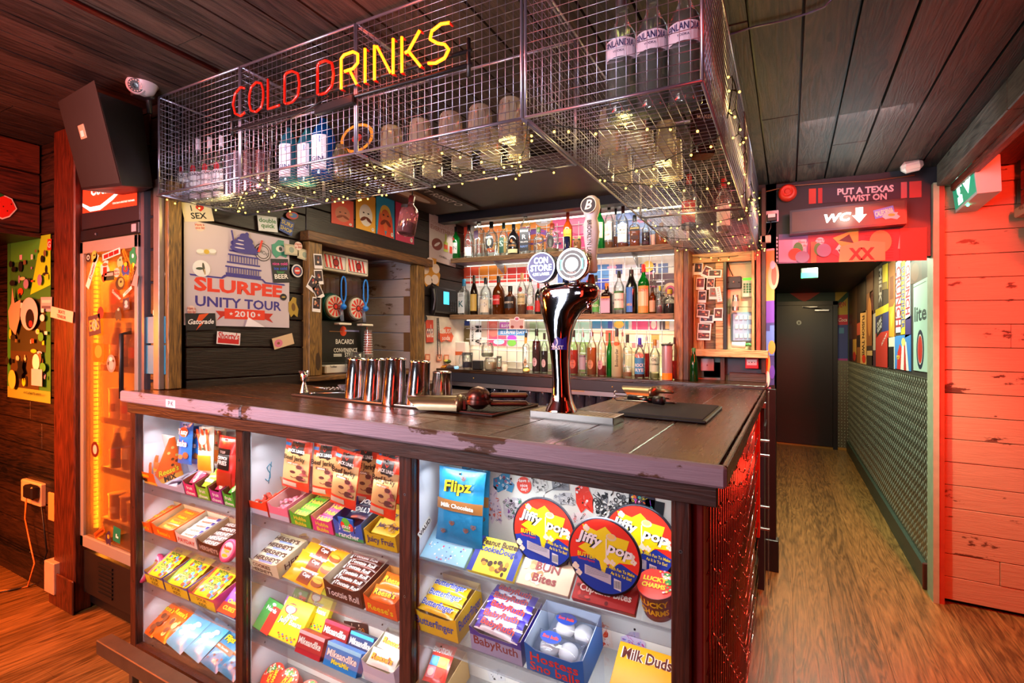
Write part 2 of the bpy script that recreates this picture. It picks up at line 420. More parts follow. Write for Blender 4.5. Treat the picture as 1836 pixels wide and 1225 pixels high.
tp=MB();tp.box(.60,.74,8.485,8.5,.03,1.245,PL)
for i in range(4):
    for k in range(28):
        s_=R(60)if(i+k)%2 else R(-60);z=.05+k*.042
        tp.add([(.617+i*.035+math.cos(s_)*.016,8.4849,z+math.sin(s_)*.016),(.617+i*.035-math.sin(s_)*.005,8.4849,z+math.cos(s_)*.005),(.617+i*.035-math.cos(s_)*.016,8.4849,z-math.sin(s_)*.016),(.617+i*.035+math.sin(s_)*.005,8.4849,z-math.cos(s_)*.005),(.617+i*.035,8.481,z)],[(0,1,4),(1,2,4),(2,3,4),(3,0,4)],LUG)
tag(tp.build('tread_plate',tilt=True),'narrow silver tread plate beside the black door at the corridor end','wall panel')
# corridor door
d=MB();DB=mottled('070C10',.35,0,.3,3);d.rbox(-.17,.545,8.44,8.485,.03,2.02,DB)
door=d.build('door_1',tilt=True);door['kind']='structure'
fr=MB();fr.box(-.22,-.17,8.43,8.5,.0,2.07,DB);fr.box(.545,.60,8.43,8.5,.0,2.07,DB);fr.box(-.22,.6,8.43,8.5,2.02,2.075,DB);fr.build('door_frame',door,tilt=True)
cl=MB();cl.rbox(.32,.50,8.38,8.44,1.93,1.955,STEEL);cl.tube([(.41,8.41,1.96),(.25,8.38,1.985),(.18,8.41,1.99)],.006,STEEL);cl.rbox(.17,.36,8.41,8.43,1.985,2.0,STEEL);cl.build('door_closer',door,tilt=True)
sg=MB();sg.frame((.13,8.438,1.77),(1,0,0),(0,0,1));sg.oval(0,0,.032,.034,mat('B8CBD8',.4),.001);sg.oval(0,.008,.007,.007,BLACK,.002);sg.rect(-.006,-.02,.006,.002,BLACK,.002);sg.rect(-.014,-.004,.014,0,BLACK,.002);sg.build('door_sign',door,tilt=True)
# left end: planked wall facing the room, boxed bulkhead, posts
w=MB()
for xa,xb,za,zb_ in((-7.2,-3.215,0,CEIL),(-2.57,-2.484,0,CEIL),(-3.215,-2.57,2.13,CEIL)):
    planks(w,xa,xb,za,zb_,.15,W_DARK,lambda a,b,x,d,j:w.rbox(a,b,1.28+j,1.31,x,d,W_DARK,.004),gap=.007,seed=21,joints=2.2)
    w.box(xa,xb,1.315,1.36,za,zb_,BLACK)
struct('wall_left_end',w)
w=MB();planks(w,-3.,1.275,1.96,CEIL,.165,W_BULK,lambda a,b,x,d,j:w.rbox(-3.71,-3.68+j,a,b,x,d,W_BULK,.004),gap=.008,seed=4)
w.box(-6,-3.71,-3,1.275,1.95,CEIL,mottled('22110B',.5));w.box(-6,-3.68,-3.,1.275,1.935,1.96,W_BULK);struct('wall_bulkhead',w)
p=MB();p.rbox(-3.385,-3.16,1.225,1.30,.0,CEIL,W_POSTR,.006);struct('pillar_by_fridge',p)
p=MB();p.rbox(-3.40,-3.14,1.21,1.22,.0,.17,W_POSTR,.004);p.rbox(-5.5,-3.41,1.255,1.277,0,.14,W_DARK);struct('baseboard_left',p)
# the side wall of the bar with its alcove (X = -2.45)
XW=-2.45
w=MB()
rowh=.152
def wbox(a,b,z0,z1,j=0):w.rbox(XW-.03,XW+j,a,b,z0,z1,W_SIDE,.003)
planks(w,1.37,2.04,.9,CEIL,.152,W_SIDE,lambda a,b,c_,d_,j:wbox(a,b,c_,d_,j),gap=.006,seed=5)
planks(w,2.04,3.68,2.02,CEIL,.152,W_SIDE,lambda a,b,c_,d_,j:wbox(a,b,c_,d_,j),gap=.005,seed=6)
planks(w,3.06,3.68,1.60,2.02,.152,W_SIDE,lambda a,b,c_,d_,j:wbox(a,b,c_,d_,j),gap=.005,seed=7)
w.box(XW-.03,XW,3.06,3.68,0,1.60,mottled('E4D8C8',.6))
w.box(XW-.09,XW-.031,1.4,2.0,0,CEIL,mottled('6B4A28',.6));w.box(XW-.09,XW-.031,3.0,3.7,0,CEIL,mottled('6B4A28',.6));w.box(XW-.09,XW-.031,2.0,3.0,2.02,CEIL,BLACK);w.box(XW-.09,XW-.0,1.9,3.1,0,1.16,mottled('2A1A10',.6));struct('wall_side',w)
w=MB() # alcove: white worn boards at its far side and back
WB2=wood('5A4A40','8A6A54','X',.135,'Z',.5,1.,paint='B9AAA8',chips=.38,vary=.25)
planks(w,-3.08,XW-.02,1.19,2.02,.135,WB2,lambda a,b,c_,d_,j:w.rbox(a,b,3.0+j,3.03,c_,d_,WB2,.003),gap=.005,seed=8)
planks(w,2.05,2.995,1.19,2.02,.135,W_WHITEB,lambda a,b,c_,d_,j:w.rbox(-3.11,-3.08+j,a,b,c_,d_,W_WHITEB,.003),gap=.005,seed=9)
w.box(-3.1,XW-.03,2.02,2.05,1.0,2.04,W_SIDE);w.box(-3.12,XW-.02,2.0,3.05,2.02,2.06,mottled('7A5A68',.6));w.box(-3.12,XW-.022,2.0,3.05,1.12,1.188,mottled('6B4323',.5));struct('wall_alcove',w)
# posts and boards framing the alcove
p=MB();p.rbox(XW-.03,XW+.035,1.275,1.335,1.17,2.1,W_RUST,.004);p.rbox(XW-.035,XW+.01,1.25,1.274,1.17,2.1,mottled('8A8078',.35,.5),.002)
tag(p.build('post',tilt=True),'worn brown wooden post at the near edge of the dark poster wall','post')
p=MB();p.rbox(XW-.02,XW+.05,2.02,2.115,1.192,1.963,W_RUST,.004);tag(p.build('post',tilt=True),'mottled brown wooden post hung with instant photos left of the alcove','post')
p=MB();p.rbox(XW-.02,XW+.05,2.985,3.075,1.192,1.963,W_RUST,.004);tag(p.build('post',tilt=True),'mottled brown wooden post at the far edge of the alcove','post')
p=MB();p.rbox(XW-.02,XW+.07,2.0,3.15,1.965,2.02,wood('3A2412','8A5A2C','Y',None,'Z',.5,1.4),.004);tag(p.build('head_board',tilt=True),'brown wooden board across the top of the alcove','board')
p=MB();p.rbox(XW-.02,XW+.07,2.0,3.1,1.163,1.19,wood('3A2412','9A6A34','Y',None,'Z',.5,1.4),.004);tag(p.build('sill_board',tilt=True),'brown wooden ledge under the slush machine','board')
# soffit over the back bar
s_=MB();s_.box(-2.45,-.62,3.35,3.68,2.385,CEIL,mottled('5A4A44',.5));s_.box(-2.45,-.5,3.30,3.38,2.34,CEIL,mottled('0E0F18',.4));struct('ceiling_soffit',s_)
s_=MB();s_.box(-2.44,-.66,2.55,3.34,2.40,2.44,mottled('4A3A34',.45));struct('ceiling_canopy',s_)
s_=MB();SG=mat('3A2418',.5);s_.box(-2.42,-2.0,2.0,3.2,2.378,2.392,SG)
s_.M=Matrix.Translation((-2.06,2.75,2.376))@Matrix.Rotation(R(180),4,'X')@Matrix.Rotation(R(-90),4,'Z')
s_.text("CAN'T RESIST O",0,0,.06,mat('E9E0D8',.5),z=.001,bold=.03)
s_.oval(-.1,-.15,.3,.08,mat('8A5A30',.5),z=.001);s_.oval(-.05,-.16,.2,.04,mat('D9C9B0',.5),z=.002)
tag(s_.build('menu_board',tilt=True),"brown board on the soffit reading CAN'T RESIST above the back shelf",'sign')
# corridor-side overhead beams
p=MB();planks(p,-3.,3.66,2.335,CEIL,.4,W_GREYY,lambda a,b,c_,d_,j:p.rbox(.73,.79,a,b,c_,d_,W_GREYY,.004),joints=1.2,seed=31);struct('beam_grey',p)
p=MB();RW=wood('4A1A10','9A4A34','Y',.1,'Z',.4,1.4,knots=.3);p.rbox(.79,.83,-3.,3.66,2.30,2.345,RW,.006)
planks(p,-3.,3.6,2.16,CEIL,.1,RW,lambda a,b,c_,d_,j:p.rbox(1.06,1.10+j,a,b,c_,d_,RW,.004),joints=1.1,gap=.006,seed=32)
p.box(.79,1.06,-3.,3.66,2.42,CEIL,RW);struct('beam_red',p)
STP=wood('4A3A28','9A7C5C','Y',None,'Z',.55,1.4,knots=.5,paint='B7A58A',chips=.45)
p=MB();p.rbox(1.04,1.5,-3.,3.62,2.12,2.17,STP,.006);p.rbox(1.075,1.5,-3.,3.6,2.03,2.085,STP,.006);p.rbox(1.15,1.5,-3.,3.6,1.95,1.995,STP,.006);p.box(1.12,1.5,-3,3.6,1.99,2.16,mottled('2A1A12',.6));struct('beam_stepped',p)
# room walls outside the picture (they close the room for light and reflections)
w=MB();w.box(-7.3,3.3,-3.2,-3.1,0,CEIL,mottled('1A1210',.5));struct('wall_behind',w)
w=MB();w.box(3.2,3.3,-3.1,3.8,0,CEIL,mottled('6B2A20',.5));struct('wall_far_right',w)
w=MB();w.box(-7.4,-7.3,-3.1,1.4,0,CEIL,mottled('2A1510',.5));struct('wall_far_left',w)
# ---------------------------------------------------------------- camera
cam=bpy.data.cameras.new('camera');co=bpy.data.objects.new('camera',cam);COL.objects.link(co)
co.location=(0,0,EYE);co.rotation_euler=(R(90),0,YAW)
cam.sensor_width=36;cam.lens=F/1836*36;cam.shift_y=(HY-612.5)/1836;cam.clip_start=.02
scn.camera=co
scn.view_settings.view_transform='Standard';scn.view_settings.look='None';scn.view_settings.gamma=1;scn.view_settings.exposure=0
scn.cycles.use_denoising=True;scn.cycles.adaptive_threshold=.018;scn.cycles.max_bounces=7;scn.cycles.transparent_max_bounces=20;scn.cycles.diffuse_bounces=3;scn.cycles.glossy_bounces=4
scn.cycles.sample_clamp_indirect=4;scn.cycles.caustics_reflective=False;scn.cycles.caustics_refractive=False
wd=bpy.data.worlds.new('world');scn.world=wd;wd.use_nodes=True
wd.node_tree.nodes['Background'].inputs[0].default_value=(.5,.5,.6,1);wd.node_tree.nodes['Background'].inputs[1].default_value=.2
# ---------------------------------------------------------------- lamps
def area(name,loc,aim,power,col,sx=.3,sy=None,spread=180,spec=1.):
    l=bpy.data.lights.new(name,'AREA');l.energy=power;l.color=col;l.size=sx;l.spread=R(spread);l.specular_factor=spec
    if sy:l.shape='RECTANGLE';l.size_y=sy
    o=bpy.data.objects.new(name,l);COL.objects.link(o);o.location=loc
    o.rotation_euler=(Vector(aim)-Vector(loc)).to_track_quat('-Z','Y').to_euler();return o
def point(name,loc,power,col,r=.03):
    l=bpy.data.lights.new(name,'POINT');l.energy=power;l.color=col;l.shadow_soft_size=r
    o=bpy.data.objects.new(name,l);COL.objects.link(o);o.location=loc;return o
def spot(name,loc,aim,power,col,ang=60,blend=.1,r=.02):
    l=bpy.data.lights.new(name,'SPOT');l.energy=power;l.color=col;l.spot_size=R(ang);l.spot_blend=blend;l.shadow_soft_size=r
    o=bpy.data.objects.new(name,l);COL.objects.link(o);o.location=loc
    o.rotation_euler=(Vector(aim)-Vector(loc)).to_track_quat('-Z','Y').to_euler();return o
WARM=(1,.78,.5);COOL=(.86,.92,1);REDL=(1,.03,.012);YEL=(1,.72,.22)
# ---------------------------------------------------------------- the bar
ZC,YF,XR,XL=1.168,1.13,-.112,-2.508
b=MB()
planks(b,XL,XR-.59,YF+.02,1.83,.17,W_COUNT,lambda a,c_,d,e,j:b.rbox(a,c_,d,e,ZC-.044,ZC+j*.3,W_COUNT,.002),gap=.002,joints=1.6,seed=2)
planks(b,YF+.02,3.27,XR-.588,XR-.012,.19,W_COUNTR,lambda a,c_,d,e,j:b.rbox(d,e,a,c_,ZC-.044,ZC+j*.3,W_COUNTR,.002),gap=.002,seed=5)
b.box(XL+.02,XR-.02,YF+.03,1.82,ZC-.05,ZC-.0445,BLACK);b.box(XR-.58,XR-.02,1.82,3.25,ZC-.05,ZC-.0445,BLACK);b.box(XR-.595,XR-.58,YF+.03,1.83,ZC-.044,ZC-.004,BLACK)
top=b.build('countertop',tilt=True);tag(top,'long dark wooden L-shaped bar top with a glossy varnish','countertop')
for x0,x1,lb in((XL,-1.695,''),(-1.690,XR,'')):
    e=MB();e.rbox(x0,x1,YF,YF+.022,ZC-.044,ZC+.003,W_EDGE,.006)
    if x0==XL:
        e.frame((-2.12,YF-.0003,ZC-.022),(1,0,0),(0,0,1));e.rect(-.035,-.016,.03,.014,mat('E8E2EC',.5),.0002);e.text('P·K',0,0,.018,mat('3A3A6A',.5),z=.0006,bold=.03)
    e.build('edge_board',top,tilt=True)
e=MB();RE=mottled('5A2014',.5);e.rbox(XR-.012,XR,YF+.02,3.27,ZC-.044,ZC+.001,W_COUNTR,.003);e.build('edge_board',top,tilt=True)
e=MB();e.rbox(XL+.02,XR-.02,1.15,1.175,1.078,ZC-.045,W_APRON,.002);e.rbox(-.19,XR-.03,1.176,3.25,1.09,ZC-.045,RE,.002);e.build('apron',top,tilt=True)
# display case
YG,YB=1.19,1.365
POST=((-2.53,-2.485),(-1.795,-1.75),(-1.018,-.971),(-.232,-.19))
case=thing('display_case','long lit sweet display built into the front of the wooden bar','display case',(-1.36,1.19,.034))
CO=case.location.copy();inv=Matrix.Translation(-CO)
def part(mb,name,par=None,tilt=True,**k):
    """build in world coordinates as a part of a thing whose base is elsewhere"""
    par=par or case
    o=mb.build(name,tilt=tilt,**k);o.parent=par;o.matrix_parent_inverse=Matrix.Translation(par.location).inverted();return o
for i,(a,c_)in enumerate(POST):
    p=MB();p.rbox(a,c_,YG-.01,YG+.02,0.02,1.078,W_CASE,.003)
    p.frame(((a+c_)/2,YG-.0105,.96),(1,0,0),(0,0,1));
    for zz in(0,-.3,-.62):p.oval(0,zz,.0045,.0045,STEEL,.0006,10);p.oval(0,zz,.002,.002,BLACK,.001,8)
    part(p,'post')
    if i<3:
        p=MB();p.box(c_,c_+.006,YG+.02,YB,.05,1.078,mottled('D8DAE4',.5,0,.05));part(p,'side_panel')
    if i:
        p=MB();p.box(a-.004,a,YG+.02,YB,.05,1.078,mottled('D8DAE4',.5,0,.05));part(p,'side_panel')
EB=mat('E4E2DC',.45)
bp_=MB();bp_.box(-2.5,-.2,YB,YB+.012,.04,1.08,EB);back_panel=part(bp_,'back_panel')
p=MB();p.box(-2.5,-.2,YG+.0,YB,.0,.045,W_CASE);p.box(-2.53,-.19,YG-.008,YG+.02,0,.07,W_CASE);part(p,'plinth')
ACR=glass('F4F6F8',.06,.05,'E8ECF0',gk=.3);LIPM=glass('E6E8EC',.13,.12,'D8DCE4',gk=.4)
LIPZ=[.765,.555,.335,.10]
SLOPE=R(13)
BAYX=[(-2.485,-1.795),(-1.75,-1.018),(-.971,-.232)]
for bi,(x0,x1)in enumerate(BAYX):
    for zi in LIPZ:
        p=MB();y0,y1=YG+.022,YB-.002;z0=zi-.006;z1=z0+(y1-y0)*math.tan(SLOPE)
        p.add([(x0+.004,y0,z0),(x1-.004,y0,z0),(x1-.004,y1,z1),(x0+.004,y1,z1),(x0+.004,y0,z0-.004),(x1-.004,y0,z0-.004),(x1-.004,y1,z1-.004),(x0+.004,y1,z1-.004)],[(0,1,2,3),(7,6,5,4),(0,4,5,1),(2,6,7,3)],ACR)
        p.box(x0+.003,x1-.003,y0-.004,y0,zi-.042,zi,LIPM)
        for q in(.12,.88):p.ball((x0+(x1-x0)*q,y0-.006,zi-.022),.003,BLACK,6)
        part(p,'shelf')
PANE=glass('FCFEFE',.0,.02,gk=.16);
for bi,(x0,x1)in enumerate(BAYX):
    p=MB();p.box(x0+.002,x1-.002,YG+.004,YG+.007,.07,1.076,PANE);part(p,'glass_pane')
    area('case_lamp_and_fill',((x0+x1)/2,YG+.045,1.06),((x0+x1)/2,YG+.12,.5),1.0,(.96,.97,1),x1-x0-.06,.03,160)
    for zi in LIPZ[:3]+[.32]:area('case_lamp_and_fill',((x0+x1)/2,YG+.030,zi-.045 if zi!=.32 else 1.0),((x0+x1)/2,YG+.16,zi-.18),.75,(.96,.97,1),x1-x0-.08,.012,170)  # unseen lights added under the lips to brighten each row of sweets
    l=MB();l.box(x0+.02,x1-.02,YG+.03,YG+.045,1.066,1.074,mat('FFFFFF',.5,0,5));part(l,'light_strip')
# slate-red side of the bar facing the corridor, with the grid wall on it
sd=thing('side_panel_board','dark red boarded end of the bar facing the corridor','bar side',(-.2,2.1,.005))
p=MB();RB=wood('2A0C0A','6A241C','Z',.12,'Y',.6,1.6,vary=.3,knots=.1,bump=.05)
planks(p,.0,1.09,1.21,3.05,.12,RB,lambda a,c_,d,e,j:p.rbox(-.200,-.186+j,d,e,a,c_,RB,.002),gap=.004,seed=4);part(p,'boards',sd)
p=MB();p.rbox(-.188,-.166,1.20,1.228,.02,1.078,mottled('6A2020',.3,0,.3),.003);part(p,'corner_strip',sd)
p=MB();p.rbox(-.17,-.135,3.02,3.075,.40,1.10,mottled('A23A1E',.4),.003)
for z in(.45,.6,.75,.9,1.05):p.ball((-.153,3.018,z),.004,mat('D8B060',.3,.8),6)
part(p,'end_board',sd)
gw=thing('grid_panel','tall metal wire grid fixed to the red end of the bar','wire grid',(-.15,2.1,.1))
p=MB();GWM=mat('B89A98',.22,1)
y=1.245
while y<2.98:p.tube([(-.158,y,.03),(-.158,y,1.08)],.0026,GWM,5);y+=.052
z=.06
while z<1.07:p.tube([(-.163,1.24,z),(-.163,2.97,z)],.0022,GWM,4);z+=.076
part(p,'wires',gw)
hk=MB();r=0;y=1.271
while y<2.25:
    z=.06+(.0 if r%2 else.076)
    while z<1.05:
        hk.tube([(-.158,y,z+.012),(-.15,y,z),(-.142,y,z-.004),(-.135,y,z+.010)],.0028,CHROME,5);z+=.152
    y+=.104;r+=1
part(hk,'hooks',gw)['kind']='stuff'
for k in range(11):
    z=.10+k*.092;h_=MB();h_.tube([(-.152,2.25+.04*(k%2),z-.06),(-.140,2.97,z+.03)],.0026,CHROME,5)
    for q in range(5):h_.ball((-.149+.002*q,2.36+.13*q,z-.045+.017*q),.004,CHROME,6)
    tag(h_.build('display_rod',tilt=True),'long slanting chrome rod across the wire grid at the red end of the bar','rod','chrome rods on the grid panel')
# foot rail
fr_=thing('foot_rail','dark steel box-section foot rail low in front of the bar','foot rail',(-1.3,.87,.03))
P0=pZ(172,1148,.22);P1=pZ(410,1222,.22)
FM=mottled('6A5A4C',.38,.75,.3,14)
YR0,YR1=P0.y,P0.y+.055
p=MB();p.rbox(P0.x,-.15,YR0,YR1,.165,.22,FM,.003);part(p,'rail',fr_)
for x in(P0.x+.22,P0.x+1.15,-.35):
    p=MB();p.rbox(x-.012,x+.012,YR0+.016,YR0+.04,.01,.165,FM,.002);p.rbox(x-.03,x+.07,YR0-.01,YR0+.07,.0,.01,FM);p.oval(x+.05,YR0+.03,.008,.008,STEEL,.011,8);part(p,'bracket',fr_)
# ---------------------------------------------------------------- back bar
bc=thing('back_counter','dark wooden back counter carrying the lowest row of bottles','counter',(-1.28,3.28,.03))
p=MB();p.rbox(-2.45,-.118,3.28,3.675,1.165,1.19,wood('120C08','4A2E18','X',None,'Z',.22,1.2),.003)
part(p,'worktop',bc)
p=MB();DF=mottled('20222C',.4,0,.3,6);p.rbox(-2.44,-.12,3.283,3.30,1.095,1.188,DF,.003)
for x in(-2.1,-1.02,-.95,-.5,-.2):p.ball((x,3.282,1.13),.006,mat('C8A050',.3,.7),6)
part(p,'front_board',bc)
p=MB();p.rbox(-2.43,-.115,3.30,3.315,1.06,1.095,STEEL,.002)
for x in(-1.5,-.62,-.32):p.ball((x,3.299,1.078),.006,STEEL,6)
p.box(-1.36,-1.22,3.298,3.3,1.082,1.092,mat('C8A878',.4));part(p,'steel_strip',bc)
p=MB();p.box(-2.44,-.13,3.66,3.67,.1,1.16,BLACK);p.box(-2.42,-.12,3.33,3.66,.93,.955,mottled('1A1A1E',.4));p.box(-.16,-.125,3.32,3.67,0,1.16,DF);part(p,'under_shelf',bc)
p=MB();p.rbox(-2.4,-1.98,3.31,3.65,.1,1.04,mat('131316',.35),.01);p.rbox(-2.37,-2.0,3.30,3.31,.60,1.0,mat('0A0A0C',.25),.01)
tag(p.build('under_counter_fridge',tilt=True),'black fridge under the back counter at its left','fridge')
p=MB();p.rbox(-.34,-.125,3.6,3.675,1.19,1.245,wood('1A120C','4A3222','X',None,'Z',.4,1.2),.003);tag(p.build('upstand_board',tilt=True),'dark wooden upstand on the back counter below the red call point','board')
p=MB();p.rbox(-.32,-.128,3.262,3.279,1.085,1.105,mat('D8D8E0',.4),.002);tag(p.build('white_ledge',tilt=True),'thin white strip under the right end of the back counter','strip')
for zz,nm in((2.08,'upper'),(1.622,'lower')):
    sh=thing('wall_shelf',nm+' wooden bottle shelf on the back wall with grey underside','shelf',(-1.56,3.45,zz+T(-1.56)-.04),group='bottle shelves on the back wall')
    p=MB();p.rbox(-2.44 if nm=='lower' else-2.43,-.66,3.45,3.47,zz-.038,zz,W_SHELF,.002);p.box(-2.43,-.66,3.47,3.665,zz-.03,zz-.001,W_SHELF);part(p,'board',sh)
    p=MB();p.box(-2.43,-.66,3.475,3.665,zz-.034,zz-.0305,mottled('8E96A6',.4));part(p,'underside',sh)
    if nm=='upper':
        for x in(-2.05,-1.45,-.95):
            p=MB();p.add([(x-.002,3.48,zz-.035),(x-.002,3.665,zz-.035),(x-.002,3.665,zz-.12),(x+.002,3.48,zz-.035),(x+.002,3.665,zz-.035),(x+.002,3.665,zz-.12)],[(0,1,2),(5,4,3),(0,2,5,3)],mottled('A8AEB8',.35,.5));part(p,'bracket',sh)
    p=MB();p.box(-2.4,-.68,3.645,3.655,zz-.040,zz-.035,mat('FFF3DC',.5,0,5));part(p,'light_strip',sh)
    area('shelf_lamp',(-1.54,3.56,zz-.037),(-1.54,3.62,zz-.5),4.2 if nm=='lower' else 3.2,(1,.93,.78),1.7,.012,150)
area('shelf_lamp',(-1.54,3.42,2.335),(-1.54,3.66,2.05),5,(1,.93,.82),1.7,.012,150)
area('shelf_lamp',(-1.2,3.64,1.21),(-1.2,3.66,1.6),2.5,(1,.85,.5),1.1,.03,170)
p=MB();p.box(-2.3,-.6,3.61,3.62,2.355,2.365,mat('FFF3DC',.5,0,5));tag(p.build('light_strip',tilt=True),'bright light strip under the soffit above the top bottle row','light strip')
p=MB();p.rbox(-.655,-.60,3.43,3.47,1.19,2.09,wood('5A3A1E','B88A50','Z',None,'X',.45,1.4),.003);p.rbox(-.60,-.565,3.44,3.66,1.19,2.09,wood('3A2014','7A4A2A','Z',None,'Y',.45,1.4),.003)
tag(p.build('post',tilt=True),'brown wooden upright at the right end of the bottle shelves','post')
# wire grid on the back wall behind the bottles
g=MB();GW=mat('F2F2F4',.35,.1)
x=-2.36
while x<-.67:g.tube([(x,3.640,1.2),(x,3.640,2.33)],.0028,GW,4);x+=.088
z=1.25
while z<2.33:g.tube([(-2.40,3.635,z),(-.66,3.635,z)],.0028,GW,4);z+=.088
tag(g.build('wall_grid',tilt=True),'white wire grid on the back wall behind the bottles','wire grid')
# ---------------------------------------------------------------- hanging cages of steel mesh
def meshpanel(mb,o,u,w,lu,lw,st=.0252,r=.0010,m=WIRE):
    """square wire mesh filling a rectangle"""
    o=Vector(o);u=Vector(u).normalized();w=Vector(w).normalized();n=u.cross(w)*r*1.6
    k=round(lu/st)
    for i in range(k+1):a=o+u*(lu*i/k);mb.tube([a,a+w*lw],r,m,4,smooth=True)
    k=round(lw/st)
    for i in range(k+1):a=o+w*(lw*i/k)+n;mb.tube([a,a+u*lu],r,m,4)
def cage(x0,x1,y0,y1,z0,z1,lab,sides='fb',grp='steel mesh cages hung over the bar'):
    t=thing('wire_cage',lab,'cage',(x0,y0,z0+T(x0)),group=grp)
    p=MB()
    for x in(x0,x1):
        for y in(y0,y1):p.tube([(x,y,z0),(x,y,z1)],.0045,WIRE,8)
        for z in(z0,z1):p.tube([(x,y0,z),(x,y1,z)],.0045,WIRE,8)
    for y in(y0,y1):
        for z in(z0,z1):p.tube([(x0,y,z),(x1,y,z)],.0045,WIRE,8)
    part(p,'frame',t)
    if 'f' in sides:p=MB();meshpanel(p,(x0,y0,z0),(1,0,0),(0,0,1),x1-x0,z1-z0);part(p,'front_mesh',t)
    if 'b' in sides:p=MB();meshpanel(p,(x0,y0,z0),(1,0,0),(0,1,0),x1-x0,y1-y0);part(p,'bottom_mesh',t)
    if 'B' in sides:p=MB();meshpanel(p,(x0,y1,z0),(1,0,0),(0,0,1),x1-x0,z1-z0);part(p,'back_mesh',t)
    if 'l' in sides:p=MB();meshpanel(p,(x0,y0,z0),(0,1,0),(0,0,1),y1-y0,z1-z0);part(p,'side_mesh',t)
    if 'r' in sides:p=MB();meshpanel(p,(x1,y0,z0),(0,1,0),(0,0,1),y1-y0,z1-z0);part(p,'side_mesh',t)
    return t
CZ0,CZ1,CY0,CY1=2.02,2.44,1.23,1.63
cage(-2.40,-1.844,CY0,CY1,CZ0,CZ1,'steel mesh cage over the bar holding white-capped bottles, next to the speaker','fbl')
cage(-1.836,-1.244,CY0,CY1,CZ0,CZ1,'steel mesh cage over the bar holding blue bottles, behind the unlit letters','fbl')
cage(-1.236,-.634,CY0,CY1,CZ0,CZ1,'steel mesh cage over the bar holding upturned glasses, behind the lit letters','fbl')
cage(-.622,-.173,CY0,2.44,CZ0,CZ1,'steel mesh cage at the corner of the bar with three big clear bottles','fblr')
cage(-.622,-.173,2.45,3.66,CZ0,CZ1,'steel mesh cage running back from the corner towards the pine cupboard','flbr')
# fairy lights
BULB=mat('FFC850',.4,0,7);CORD=mat('10140E',.6);random.seed(12)
def strand(pts,lab,n=14,seed=0):
    rnd=random.Random(seed);t=thing('fairy_lights',lab,'string lights',tuple(pts[0]),group='strings of fairy lights under the cages')
    path=[]
    P=[Vector(p)for p in pts]
    for a,c_ in zip(P,P[1:]):
        L_=(c_-a).length;k=max(4,int(L_/.06))
        for i in range(k):q=i/k;path.append(a.lerp(c_,q)+Vector((rnd.uniform(-.006,.006),rnd.uniform(-.006,.006),-.09*L_*4*q*(1-q)*.5+rnd.uniform(-.003,.003))))
    path.append(P[-1]);p=MB();p.tube(path,.0016,CORD,5);part(p,'cord',t,tilt=False)
    for i in range(n):
        s_=(i+.5)/n*(len(path)-1);k=int(s_);a=path[k].lerp(path[min(k+1,len(path)-1)],s_-k);d=Vector((rnd.uniform(-1,1),rnd.uniform(-1,1),rnd.uniform(-1.2,.2))).normalized()*.022
        p=MB();p.tube([a,a+d*.7],.0018,CORD,4);p.ball(a+d,.0036,BULB,8);part(p,'bulb',t,tilt=False)
def zt(x):return CZ0-.008+T(x)
ST=[((-2.41,1.22),(-2.0,1.6),(-1.75,1.22)),((-2.3,1.5),(-1.9,1.3),(-1.5,1.62)),((-1.8,1.24),(-1.45,1.6),(-1.2,1.24)),((-1.75,1.55),(-1.3,1.4),(-1.05,1.62)),
 ((-1.1,1.24),(-.85,1.6),(-.62,1.24)),((-.95,1.25),(-.7,1.62)),((-.6,1.26),(-.19,1.45)),((-.6,1.75),(-.17,1.55)),((-.6,1.8),(-.18,2.0)),((-.62,2.2),(-.18,2.3)),((-.62,2.6),(-.18,2.55)),((-.62,2.9),(-.18,2.95)),((-.62,3.2),(-.18,3.25)),((-.62,3.55),(-.18,3.6))]
for i,s_ in enumerate(ST):
    L_=sum(math.dist(a,c_)for a,c_ in zip(s_,s_[1:]))
    strand([(x,y,zt(x))for x,y in s_],'green-wired string of warm fairy lights under the mesh cages',max(7,int(L_/.062)),i)
rnd=random.Random(5)
pts=[(-.165+rnd.uniform(-.01,.03),1.5+i*.18,2.04+.12*(i%2)+.10*math.sin(i))for i in range(13)]
strand(pts,'warm fairy lights bunched down the corridor side of the cages',44,77)
for x,y in((-2.2,1.4),(-1.7,1.4),(-1.2,1.4),(-.8,1.45),(-.4,1.4),(-.4,1.9),(-.4,2.4),(-.4,2.9),(-.4,3.4)):point('fairy_glow',(x,y,1.975+T(x)),1.7,YEL,.03)
for y in(1.8,2.6,3.3):point('fairy_glow',(-.12,y,2.2),1.2,YEL,.03)
